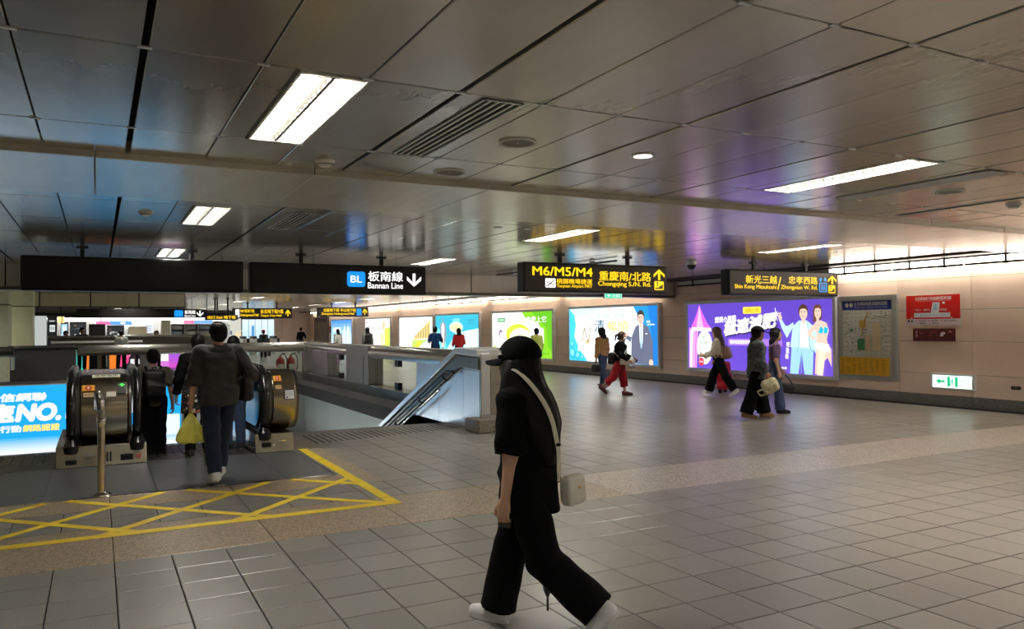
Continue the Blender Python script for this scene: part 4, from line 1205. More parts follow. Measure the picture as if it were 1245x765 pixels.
def green(P, w, h):
    P.rect(0, 0, w, h, S8(8, 12, 8)); c = S8(40, 235, 60)
    P.poly([(w * .5, h * .92), (w * .1, h * .74), (w * .38, h * .78), (w * .38, h * .66), (w * .62, h * .66), (w * .62, h * .78), (w * .9, h * .74)], c)
nl = newel('bronze steel escalator nose with two black handrails, behind the chrome post', 0, (-0.19, 0.33), (-0.275, 0.415), (-0.43, 0.52), None)
drum_print(-0.06, 0.24, 72, 0.10, hold, M_print, nl, 'handrail_notice')
drum_print(-0.165, -0.03, 40, 0.085, warn, M_print, nl, 'warning_sticker')
drum_print(-0.15, -0.045, 27, 0.055, small, M_print, nl, 'caution_sticker')
drum_print(-0.05, 0.08, 10, 0.13, plate, M_print, nl, 'rating_plate')
drum_print(0.21, 0.30, 38, 0.155, green, print_mat('indicator_print', 1.6), nl, 'direction_indicator')
drum_print(0.09, 0.19, 27, 0.06, lambda P, w, h: P.rect(0, 0, w, h, S8(225, 222, 205)), M_print, nl, 'blank_sticker')
fx = MB()
for x0, z0, x1, z1 in [(-0.33, 0.05, -0.22, 0.10), (0.09, 0.06, 0.105, 0.17), (0.125, 0.06, 0.14, 0.17), (0.24, 0.06, 0.37, 0.13)]:
    MB().box(x0, 10.405, z0, x1, 10.46, z1).build('socket_recess', M_black, nl, bevel=0.004)
MB().box(-0.15, 10.425, 0.13, -0.04, 10.46, 0.15).build('maker_plate', M_chrome, nl)
MB().box(-0.10, 10.415, 0.07, -0.06, 10.46, 0.09).build('maker_plate', M_chrome, nl)
MB().cyl((0.43, 10.40, 0.10), (0.43, 10.46, 0.10), 0.03).build('stop_button', mat('stop_button_pink', S8(200, 120, 110), 0.4), nl, smooth=True)
nr = newel('bronze steel escalator nose with one handrail, right of the man with the yellow bag', 1, (1.99, 2.30), (1.90,), (1.78, 2.26), None)
drum_print(2.02, 2.12, 46, 0.10, warn, M_print, nr, 'warning_sticker')
drum_print(2.03, 2.11, 27, 0.05, small, M_print, nr, 'caution_sticker')
drum_print(2.14, 2.27, 12, 0.13, plate, M_print, nr, 'rating_plate')
MB().box(1.86, 10.405, 0.08, 1.97, 10.46, 0.14).build('socket_recess', M_black, nr, bevel=0.004)
MB().box(2.06, 10.425, 0.14, 2.16, 10.46, 0.16).build('maker_plate', M_chrome, nr)
MB().box(2.0, 10.41, 0.09, 2.02, 10.46, 0.11).build('switch', M_white, nr)
MB().prism(newel_profile(R_D - 0.06), 1.83, 1.87, 'x').build('inner_panel', M_rubber, nr, smooth=30)
nf = newel('third escalator balustrade out of view to the left of the picture', 2, (-2.25, -1.95), (-2.0,), (-2.35, -1.88), None)

# moving steps between the balustrades
def steps(x0, x1, lab):
    t = thing('escalator_steps', lab, 'escalator', (x0, 10.5, 0))
    w = x1 - x0
    MB().box(0, 0.02, -0.02, w, 0.22, 0.006).build('comb_plate', M_steel_d, t)
    y = 0.22
    for k in range(16):
        z = -0.004 if k < 3 else -0.004 - 0.2 * (k - 2.5)
        d = 0.4
        s = MB(); s.box(0, y, z - 0.22, w, y + d - 0.005, z - 0.01)
        for q in range(12):
            s.box(w * (q + 0.15) / 12, y, z - 0.01, w * (q + 0.85) / 12, y + d - 0.005, z)
        s.build('step', M_rubber if k else M_steel_d, t)
        y += d if k < 2 else 0.346
    return t
steps(0.57, 1.76, 'dark ribbed escalator steps going down between the two bronze noses')
steps(-1.86, -0.46, 'dark ribbed escalator steps going down left of the chrome-post escalator nose')

M_postm = mat('warm_chrome', S8(206, 196, 176), 0.16, metal=1.0, noise=0.03)
# chrome post in front
t = thing('post', 'slim chrome post standing at the edge of the landing plate', 'post', (0.03, 8.60, 0.004))
MB().cyl((0, 0, 0), (0, 0, 0.86), 0.034, 24).build('pole', M_postm, t, smooth=True)
MB().lathe([(0.09, 0), (0.09, 0.012), (0.05, 0.025), (0.04, 0.03)], n=24).build('base_flange', M_chrome, t, smooth=True)
MB().lathe([(0.036, 0.66), (0.042, 0.67), (0.042, 0.75), (0.036, 0.76)], n=20).build('collar', M_chrome, t, smooth=True)
MB().tube([(0, -0.0, 0.79), (-0.012, 0, 0.9), (-0.03, 0, 0.99), (-0.035, 0, 1.0)], [0.036, 0.036, 0.034, 0.024], 16).build('cap', M_chrome, t, smooth=True)
MB().cyl((-0.01, -0.03, 0.80), (-0.01, -0.075, 0.81), 0.028, 14).build('knob', M_chrome, t, smooth=True)

# big blue advert on the end wall of the well
t = thing('advert', 'large bright blue advert with white lettering NO. below floor level at the left', 'advert', (-5.2, 25.24, -1.78))
MB().box(0, -0.04, 0, 7.42, 0.0, 1.91).build('back_box', M_frame, t)
P = Print((0, -0.045, 0), (1, 0, 0), (0, 0, 1), 0.002)
BLW = S8(24, 168, 238)
P.rect(0.03, 0.03, 7.38, 1.88, BLW); P.grad(0.03, 0.03, 7.38, 0.46, S8(250, 252, 255), S8(40, 178, 242), 8); P.grad(0.03, 0.03, 1.5, 1.88, S8(252, 250, 250), S8(226, 240, 252), 4)  # white foot and left end, mostly unseen, added to pale the ceiling reflection
P.text('中華電信網聯', 1.8, 1.46, 3.93, 1.68, S8(235, 245, 255), 0.06, skew=0.1)
P.text('網速', 1.6, 0.92, 3.17, 1.38, WHT, 0.08, skew=0.05); P.text('NO.', 3.25, 0.93, 4.26, 1.36, WHT, 0.09, skew=0.16); P.text('1', 4.56, 0.93, 4.80, 1.36, WHT, 0.09, skew=0.1)
P.text('路「最佳行動', 1.9, 0.63, 3.35, 0.81, WHT, 0.06); P.text('網路認證', 3.4, 0.63, 4.26, 0.81, S8(250, 225, 120), 0.06)
P.rrect(6.9, 0.3, 7.34, 0.9, 0.03, S8(225, 242, 250))
for k in range(3): P.line([(5.6 + k * 0.5, 0.35), (6.1 + k * 0.4, 1.7)], 0.05, S8(60, 205, 250))
P.ell(6.75, 1.3, 0.14, 0.2, S8(240, 245, 200)); P.ell(6.1, 1.3, 0.25, 0.3, S8(235, 245, 250))
P.finish('print', print_mat('well_lit_print', 0.9), t)

# ================================================================== GUARD ROUND THE WELL
g = thing('guard_rail', 'long steel guard with glass panels along the far side of the stair well', 'railing', (0, 25.45, 0))
MB().prism([(-0.13, 0.88), (0.10, 0.88), (0.14, 0.98), (0.10, 1.14), (0.02, 1.18), (-0.10, 1.16), (-0.16, 1.04)], -0.5, 6.3, 'x').build('top_rail', M_steel, g, smooth=50)
for x in (1.4, 4.76):
    MB().box(x - 0.05, -0.05, 0.74, x + 0.05, 0.05, 0.9).build('glass_clamp', M_steel_d, g)
    MB().box(x - 0.05, -0.05, 0.2, x + 0.05, 0.05, 0.33).build('glass_clamp', M_steel_d, g)
for a, c_ in ((-0.5, 1.38), (1.42, 4.74), (4.78, 5.8)):
    MB().box(a, -0.008, 0.215, c_, 0.008, 0.9).build('glass_panel', M_glass, g)
MB().box(5.82, -0.16, 0.2, 6.28, 0.2, 1.17).build('corner_post', M_post, g, bevel=0.03)
t = thing('guard_rail', 'solid dark steel guard panel at the far left of the stair well', 'railing', (-1.33, 25.44, 0))
MB().box(-0.80, -0.08, 0.215, 0.78, 0.1, 1.13).build('panel', mat('dark_satin_steel', S8(96, 96, 98), 0.35, metal=0.6, noise=0.08, nscale=3), t, bevel=0.02)
MB().prism([(-0.14, 1.12), (0.12, 1.12), (0.10, 1.19), (-0.12, 1.19)], -0.82, 0.80, 'x').build('cap', M_steel, t)
t = thing('guard_rail', 'short round steel rail at the left edge in front of the cream columns', 'railing', (-3.0, 24.9, 0))
MB().cyl((-1.2, 0, 1.04), (1.0, 0, 1.04), 0.14, 20).build('rail_tube', M_steel_d, t, smooth=True)
MB().box(-0.9, -0.06, 0.0, -0.75, 0.06, 0.95).build('support', M_steel_d, t)
MB().box(0.93, -0.02, 0.55, 1.0, 0.36, 0.9).build('support', M_grey, t)
g = thing('guard_rail', 'steel guard with glass and plates along the right side of the stair well', 'railing', (6.0, 0, 0))
MB().prism([(-0.15, 0.88), (0.12, 0.88), (0.16, 0.98), (0.12, 1.14), (0.02, 1.18), (-0.10, 1.16), (-0.18, 1.04)], 12.1, 25.26, 'y').build('top_rail', M_steel, g, smooth=50)
MB().box(-0.16, 22.5, 0.21, 0.2, 24.3, 0.95).build('plate_post', M_post, g, bevel=0.02)
MB().box(-0.18, 18.6, 0.21, 0.22, 20.5, 1.175).build('box_post', M_post, g, bevel=0.02)
MB().box(-0.185, 18.95, 0.215, -0.175, 18.98, 0.9).build('seam', M_gap, g)
MB().box(-0.01, 20.5, 0.215, 0.01, 22.5, 0.9).build('glass_panel', M_glass, g)
MB().box(-0.01, 15.7, 0.215, 0.01, 18.6, 0.9).build('glass_panel', M_glass, g)
for y in (16.9, 21.6):
    for z0, z1 in ((0.72, 0.9), (0.21, 0.36)):
        MB().box(-0.05, y - 0.12, z0, 0.05, y + 0.12, z1).build('glass_clamp', M_black, g)
for y0, y1, a in ((14.1, 15.7, 0.05), (12.4, 14.08, -0.06)):
    MB().box(-0.03, y0, 0.215, 0.03, y1, 0.92).build('steel_plate', M_mirror, g, bevel=0.01)
MB().box(-0.04, 14.06, 0.21, 0.04, 14.12, 0.92).build('plate_seam', M_steel_d, g)

# parapet of the stair with its handrail
t = thing('stair_parapet', 'polished steel stair parapet sloping down into the well, bluish in the advert light', 'parapet', (5.2, 0, 0))
prof = [(10.95, 0.0), (10.95, 1.22), (11.75, 1.24), (15.75, -0.43), (15.75, -2.2), (12.35, -2.2), (12.35, 0.0)]
MB().prism(prof, 0.02, 0.58, 'x').build('core', M_mirror, t)
def in_prof(y):
    return 1.22 if y < 11.75 else 1.24 - (y - 11.75) * 1.67 / 4.0
ys = [10.96, 11.55, 12.6, 13.7, 14.8, 15.74]
for a, c_ in zip(ys[:-1], ys[1:]):
    lo = lambda y: 0.0 if y < 12.3 else -0.16 * ((y - 12.3) / 0.37) - 0.25
    a0, c0 = a + 0.004, c_ - 0.004
    top = lambda y: in_prof(y) - 0.30
    pts = [(a0, lo(a0)), (a0, top(a0))] + ([(11.75, top(11.75))] if a0 < 11.75 < c0 else []) + [(c0, top(c0)), (c0, lo(c0))] + ([(12.3, 0.0)] if a0 < 12.3 < c0 else [])
    MB().prism(pts, 0.0, 0.02, 'x').build('inner_panel', M_mirror, t, bevel=0.0)
cap = [(10.93, 0.94), (11.62, 0.96), (15.75, -0.77), (15.75, -0.55), (11.70, 1.14), (10.93, 1.12)]
MB().prism(cap, -0.035, 0.02, 'x').build('side_band', M_steel_d, t, bevel=0.008)
top = [(10.92, 1.15), (11.73, 1.17), (15.75, -0.52), (15.75, -0.42), (11.76, 1.27), (10.92, 1.25)]
MB().prism(top, -0.06, 0.62, 'x').build('cap_rail', M_mirror, t, bevel=0.01)
MB().box(0.0, 10.90, 0.24, 0.16, 10.95, 1.20).build('end_panel', M_mirror, t, bevel=0.015)
MB().box(0.18, 10.92, 0.24, 0.62, 10.96, 1.0).build('end_panel', M_steel, t, bevel=0.01)
MB().box(-0.16, 10.64, 0.0, 0.75, 11.16, 0.20).build('plinth_stone', granite('grey_granite', S8(128, 118, 104)), t, bevel=0.015)
hr = MB(); path = [(-0.09, 11.75, 0.87), (-0.09, 12.05, 0.87), (-0.09, 12.35, 0.76), (-0.09, 15.7, -0.64)]
hr.tube(path, 0.022, 12).build('handrail', M_black, t, smooth=True)
hr = MB(); hr.tube([(p[0], p[1] + 0.0, p[2] - 0.22) for p in path[2:]], 0.022, 12).build('lower_handrail', M_chrome, t, smooth=True)
for y in (12.2, 13.3, 14.6):
    z = 0.84 if y < 12.3 else 0.76 - (y - 12.35) * 1.40 / 3.35
    MB().tube([(-0.09, y, z), (-0.09, y, z - 0.08), (-0.04, y, z - 0.12), (0.0, y, z - 0.12)], 0.014, 8).build('handrail_bracket', M_black, t, smooth=True)

# hidden lights added on the lower stair's side wall to brighten the well
for k, (y, z) in enumerate(((14.2, -1.15), (17.6, -1.15), (21.0, -1.15))):
    t = thing('strip_light', 'wall light above the lower stair landing, %s one from the top, hidden behind the balustrade' % ['first', 'second', 'third'][k], 'strip light', (2.34, y, z))
    MB().box(0, -0.7, -0.05, 0.04, 0.7, 0.05).build('housing', M_white, t)
    MB().box(0.04, -0.68, -0.03, 0.06, 0.68, 0.03).build('tube', glow('stair_fill_white', (0.95, 1, 1), 60), t)
# fire extinguishers by the far guard
def extinguisher(x, y, lab):
    t = thing('fire_extinguisher', lab, 'extinguisher', (x, y, 0.0), 0, 'fire extinguishers by the guard')
    MB().lathe([(0.10, 0.08), (0.135, 0.09), (0.14, 0.12), (0.14, 0.52), (0.12, 0.60), (0.05, 0.66), (0.035, 0.70), (0.035, 0.73)], n=24).build('cylinder', M_red, t, smooth=True)
    MB().tube([(-0.02, 0, 0.75), (0.10, 0, 0.78), (0.15, 0, 0.81)], 0.014, 8).build('lever', M_black, t, smooth=True)
    MB().lathe([(0.03, 0.71), (0.03, 0.78), (0.015, 0.79)], n=12).build('valve', M_chrome, t, smooth=True)
    MB().tube([(0.03, 0, 0.75), (0.14, -0.05, 0.76), (0.20, -0.08, 0.6), (0.20, -0.09, 0.35), (0.17, -0.09, 0.25)], 0.016, 8).build('hose', M_rubber, t, smooth=True)
    MB().box(-0.09, -0.143, 0.25, 0.09, -0.13, 0.45).build('label_plate', M_white, t)
extinguisher(5.28, 26.3, 'left red fire extinguisher in the box tray beyond the stair well')
extinguisher(5.62, 26.3, 'right red fire extinguisher in the box tray beyond the stair well')
t = thing('extinguisher_tray', 'low red tray under the two fire extinguishers', 'tray', (5.45, 26.3, 0))
MB().box(-0.42, -0.22, 0.0, 0.42, 0.22, 0.08).build('base', M_red, t, bevel=0.02)
tb = MB(); tb.box(-0.42, -0.22, 0.08, 0.42, -0.20, 0.20); tb.box(-0.42, 0.20, 0.08, 0.42, 0.22, 0.20); tb.build('rim', M_red, t)

# ================================================================== SHOPS AND GATES BEYOND THE WELL
M_shopwhite = mat('shop_white', S8(196, 200, 198), 0.5, noise=0.05)
M_wood = mat('shop_wood', S8(170, 130, 80), 0.5, noise=0.15, nscale=20)
t = thing('shop_wall', 'pale lit back wall of the shops beyond the stair well', 'shop wall', (1.3, 39.0, 0))
MB().box(-4.2, 0, 0, 4.2, 0.2, 2.4).build('wall_panel', M_shopwhite, t)
P = Print((-4.1, -0.005, 0), (1, 0, 0), (0, 0, 1), 0.002)
P.rect(0, 1.98, 8.2, 2.12, S8(255, 240, 232))
P.finish('light_band', print_mat('band_lit_print', 1.6), t)
for k in range(6):
    MB().box(-4.1 + k * 1.4, -0.02, 0.1, -4.08 + k * 1.4, 0.0, 1.9).build('panel_joint', M_frame, t)
t = thing('shop_canopy', 'dark shop canopy hanging over the counters beyond the well', 'canopy', (1.3, 37.4, 2.14))
MB().box(-4.2, 0, 0, 4.0, 1.0, 0.25).build('canopy_box', M_black, t, bevel=0.02)
MB().box(-4.2, -0.05, 0.20, 4.0, 0.0, 0.32).build('canopy_trim', M_steel_d, t)
for x in (-3.5, 0, 3.5): MB().box(x - 0.03, 0.4, 0.25, x + 0.03, 0.46, CZ - 2.14 + 0.08).build('hanger_rod', M_black, t)
# light strip above the shop
t = thing('strip_light', 'long white light strip over the shop counters', 'strip light', (1.0, 38.6, 2.10))
MB().box(-3.4, -0.05, 0, 3.6, 0.05, 0.04).build('tube', glow('shop_tube_white', (1, 0.93, 0.9), 14), t)
MB().box(-3.45, -0.07, 0.03, 3.65, 0.07, 0.08).build('housing', M_white, t)
for x in (-2.4, 0.2, 2.8): MB().box(x - 0.01, -0.01, 0.08, x + 0.01, 0.01, CZ - 2.1 + 0.08).build('hanger_rod', M_black, t)
# counter
t = thing('shop_counter', 'long grey counter with a steel top beyond the stair well', 'counter', (1.35, 34.0, 0))
MB().box(-2.9, 0, 0.95, 3.0, 0.7, 1.38).build('body', M_steel_d, t, bevel=0.02)
MB().box(-3.0, -0.05, 1.30, 3.1, 0.75, 1.40).build('worktop', M_steel, t, bevel=0.02)
MB().box(-2.9, -0.02, 1.12, 0.2, 0.0, 1.20).build('white_strip', M_white, t)
for x in (-2.6, 0.0, 2.6): MB().box(x - 0.06, 0.1, 0, x + 0.06, 0.6, 0.95).build('leg', M_black, t)
def slabthing(name, lab, cat, x0, x1, y, z0, z1, m, d=0.3, extra=None):
    t = thing(name, lab, cat, ((x0 + x1) / 2, y, z0))
    w, h = (x1 - x0) / 2, z1 - z0
    MB().box(-w, 0, 0, w, d, h).build('body', m, t, bevel=min(0.02, w * 0.2))
    if extra:
        P = Print((-w, -0.004, 0), (1, 0, 0), (0, 0, 1), 0.002); extra(P, 2 * w, h); P.finish('front_print', M_dim, t)
    return t
def white_lockers(P, w, h):
    P.rect(0, 0, w, h, S8(168, 172, 168))
    for k in range(4): P.rect(w * (k + 0.93) / 4, 0, w * (k + 1.0) / 4, h, S8(150, 156, 160))
slabthing('locker_wall', 'white upright shop panels beside the cream columns', 'panel', -2.13, -1.72, 34.6, 0, 2.16, M_shopwhite, 0.3, white_lockers)
def kiosk(P, w, h):
    P.rect(0, 0, w, h, S8(20, 20, 22)); P.rect(w * .25, h * .72, w * .8, h * .84, S8(200, 205, 205)); P.text('營業', w * .3, h * .745, w * .75, h * .81, S8(60, 60, 60)); P.rect(w * .2, h * .9, w * .8, h * .92, S8(180, 180, 180))
slabthing('kiosk_pillar', 'black pillar with a white paper notice beside the white shop panels', 'pillar', -1.71, -1.39, 34.8, 0, 2.16, M_black, 0.3, kiosk)
def lamp_p(P, w, h): P.rect(0, 0, w, h, S8(250, 225, 150)); P.rect(w * .55, 0, w * .7, h, S8(150, 110, 50))
slabthing('lantern_box', 'small warm yellow lantern box by the black shop pillar', 'lamp', -1.37, -1.14, 34.9, 1.89, 2.14, M_wood, 0.12, lamp_p)
MB().box(-0.02, 0.05, 0.25, 0.02, 0.09, CZ - 1.89 + 0.09).build('hanger_rod', M_black, [o for o in COL.objects if o.name.startswith('lantern_box')][0])
def mon(P, w, h): P.rect(w * .02, h * .03, w * .98, h * .97, S8(6, 6, 8))
slabthing('monitor', 'black screen standing on the shop counter', 'monitor', -0.31, 0.26, 34.5, 1.40, 1.84, M_black, 0.06, mon)
slabthing('partition', 'beige counter partition right of the person in grey-white', 'partition', 1.08, 1.74, 34.5, 1.40, 1.73, M_soffit, 0.06)
def board(P, w, h):
    P.rect(0, h * .79, w, h, S8(214, 220, 232))
    for k in range(3): P.rect(w * .6, h * (.84 + k * .05), w * .9, h * (.86 + k * .05), S8(150, 160, 180))
slabthing('notice_board', 'pale board with lines of text over the beige partition', 'board', 1.38, 2.07, 36.4, 0, 1.85, M_white, 0.05, board)
slabthing('round_pillar_clad', 'pale cream pillar between the notice board and the white shelves', 'pillar', 2.38, 2.73, 36.4, 0, 2.0, M_cream, 0.35)
def poster_a(P, w, h): P.grad(0, 0, w, h, S8(240, 110, 170), S8(240, 110, 170), 1, True); P.poly([(w * .42, 0), (w, 0), (w, h), (w * .36, h)], S8(90, 160, 230)); P.ell(w * .75, h * .5, w * .08, h * .3, WHT)
def rods(t, w, z):
    for x in (-w, w): MB().box(x - 0.015, 0.01, 0.1, x + 0.015, 0.04, CZ - z + 0.09).build('hanger_rod', M_black, t)
rods(slabthing('shop_banner', 'pink and blue shop banner over the counter, left of the standing customer', 'banner', -0.06, 1.27, 37.1, 1.82, 1.97, M_white, 0.05, poster_a), 0.5, 1.82)
def poster_b(P, w, h): P.rect(0, 0, w, h, S8(235, 130, 170)); P.rect(w * .55, 0, w, h, S8(120, 170, 230)); P.rect(0, 0, w * .3, h, S8(235, 235, 240))
rods(slabthing('shop_banner', 'pink and blue shop banner above the white shelves', 'banner', 2.82, 4.5, 37.0, 1.85, 2.0, M_white, 0.05, poster_b), 0.6, 1.85)
# display shelves with white goods
t = thing('display_shelf', 'white shop shelf with rows of pale boxes behind the balding man', 'shelf', (3.62, 36.8, 0))
for z in (1.1, 1.36, 1.60, 1.80): MB().box(-0.82, 0, z - 0.02, 0.82, 0.38, z).build('shelf_board', M_steel_d, t)
for x in (-0.82, -0.28, 0.26, 0.80): MB().box(x - 0.02, 0, 0, x + 0.02, 0.4, 1.84).build('upright', M_frame, t)
MB().box(-0.82, 0.38, 0.0, 0.82, 0.42, 1.84).build('back_panel', M_shopwhite, t)
for r_, z in enumerate((1.1, 1.36, 1.60)):
    for k in range(3):
        b = slabthing('goods_box', ['white', 'pale blue', 'pale grey'][(k + r_) % 3] + ' box, ' + ['left', 'middle', 'right'][k] + ' on the ' + ['bottom', 'middle', 'top'][r_] + ' shop shelf', 'box',
                      2.84 + k * 0.55, 3.24 + k * 0.55, 36.84, z + 0.001, z + 0.17, [M_shopwhite, mat('pale_blue_card', S8(170, 200, 215), 0.5, noise=0.05), M_white][(k + r_) % 3], 0.25)
        b['group'] = 'boxes on the shop shelf'
# low bright displays under the rail
def teal(P, w, h): P.rect(0, 0, w, h, S8(70, 190, 170)); P.rect(w * .62, 0, w * .78, h, S8(235, 200, 90)); P.rect(w * .78, 0, w, h, S8(250, 120, 40))
slabthing('display_stand', 'teal and orange display stand on the floor beyond the well', 'display', -0.76, -0.32, 36, 0, 0.95, M_white, 0.3, teal)
slabthing('post', 'short silver post between the teal and orange displays', 'post', 0.0, 0.12, 35.5, 0, 0.95, M_steel, 0.12)
def oran(P, w, h): P.rect(0, 0, w, h, S8(255, 125, 40)); P.rect(0, h * .8, w, h, S8(255, 160, 90))
slabthing('display_stand', 'bright orange display stand beyond the well', 'display', 0.42, 0.69, 36, 0, 0.95, M_white, 0.3, oran)
def pink(P, w, h):
    P.rect(0, 0, w, h, S8(40, 30, 40)); P.rrect(w * .02, h * .1, w * .16, h * .95, 0.03, S8(250, 70, 130)); P.ell(w * .36, h * .38, w * .12, h * .16, S8(250, 70, 140)); P.line([(w * .4, h * .5), (w * .7, h * .85)], 0.12, S8(250, 110, 160)); P.rect(w * .55, h * .2, w * .98, h * .42, S8(235, 230, 235)); P.ell(w * .8, h * .3, 0.06, 0.05, S8(200, 40, 60))
slabthing('display_stand', 'dark display stand with pink shapes beyond the well', 'display', 0.75, 1.54, 36, 0, 0.95, M_white, 0.3, pink)
def purp(P, w, h): P.rect(0, 0, w, h, S8(225, 120, 220)); P.rect(w * .04, h * .3, w * .58, h * .72, S8(250, 245, 235)); P.rect(w * .12, h * .36, w * .3, h * .56, S8(190, 190, 200)); P.grad(w * .6, 0, w, h, S8(225, 80, 200), S8(110, 90, 235), 5)
slabthing('display_stand', 'purple and white lit display screen beyond the well', 'display', 2.0, 3.08, 36, 0, 0.95, M_white, 0.3, purp)
def dark(P, w, h):
    P.rect(0, 0, w, h, S8(40, 42, 44)); r = random.Random(int(w * 1000))
    for k in range(14): a, c_ = r.random() * w * .85, h * (.5 + r.random() * .45); P.rect(a, c_, a + r.uniform(.03, .14), c_ + r.uniform(.02, .09), r.choice([S8(150, 155, 150), S8(90, 96, 100), S8(200, 205, 200), S8(120, 100, 80), S8(70, 90, 110)]))
slabthing('shop_cabinet', 'dark cluttered cabinet behind the counter, left of the black screen', 'cabinet', -1.0, -0.42, 36.5, 0, 1.95, M_black, 0.4, dark)
slabthing('shop_cabinet', 'dark cluttered cabinet behind the counter, right of the black screen', 'cabinet', 0.34, 0.98, 36.8, 0, 1.8, M_black, 0.3, dark)
def bluel(P, w, h): P.rect(0, 0, w, h, S8(60, 66, 70)); P.rect(w * .1, h * .7, w * .9, h * .95, S8(170, 205, 230)); P.ell(w * .5, h * .86, w * .2, h * .05, S8(235, 245, 250))
slabthing('drinks_cooler', 'pale blue lit cooler beside the lantern box behind the counter', 'cooler', -1.32, -1.06, 36.3, 0, 1.95, M_frame, 0.4, bluel)
slabthing('display_cabinet', 'dark low cabinet between the display stands beyond the well', 'cabinet', -0.30, 0.30, 36.6, 0, 0.95, M_black, 0.4)
# ticket gates and the glass shopfront far down the hall
for k in range(5):
    x = 7.5 + k * 0.62
    t = thing('ticket_gate', 'low white ticket gate, number %s from the left, far down the hall' % ['one', 'two', 'three', 'four', 'five'][k], 'gate', (x, 52, 0), 0, 'ticket gates')
    MB().prism([(-0.9, 0), (-0.9, 0.95), (-0.6, 1.1), (0.6, 1.1), (0.9, 0.95), (0.9, 0)], -0.1, 0.1, 'x').build('body', M_white, t, bevel=0.03)
    MB().box(-0.11, -0.8, 0.98, 0.11, 0.6, 1.14).build('top_cover', M_black, t, bevel=0.03)
    MB().box(0.1, -0.1, 0.4, 0.4, -0.06, 1.0).build('flap', M_black, t)
def bluef(P, w, h):
    P.grad(0, 0, w, h, S8(150, 190, 215), S8(215, 235, 245), 6)
    for k in range(5): P.rect(w * k / 5, 0, w * (k + .08) / 5, h, S8(90, 100, 110))
    P.rect(w * .3, h * .2, w * .38, h * .8, S8(70, 140, 200)); P.rect(w * .62, h * .1, w * .75, h * .7, S8(240, 235, 220))
slabthing('shopfront', 'pale blue glass shopfront far behind the ticket gates', 'shopfront', 9.3, 11.6, 60, 0, 2.3, M_frame, 0.3, bluef)
def mess(P, w, h):
    P.rect(0, 0, w, h, S8(190, 190, 180)); r = random.Random(5)
    for k in range(40): a, c_ = r.random() * w * .95, r.random() * h * .9; P.rect(a, c_, a + r.uniform(.1, .5), c_ + r.uniform(.05, .3), r.choice([S8(230, 230, 225), S8(120, 120, 115), S8(90, 100, 110), S8(220, 200, 150), S8(170, 200, 210)]))
slabthing('shopfront', 'cluttered lit shopfront far behind the balding man', 'shopfront', 5.6, 9.25, 60, 0, 2.5, M_frame, 0.3, mess)

# ================================================================== PEOPLE
def nz(v):
    v = np.asarray(v, float); return v / max(np.linalg.norm(v), 1e-9)
def rotm(axis, deg):
    return np.array(Matrix.Rotation(math.radians(deg), 3, Vector(axis)))

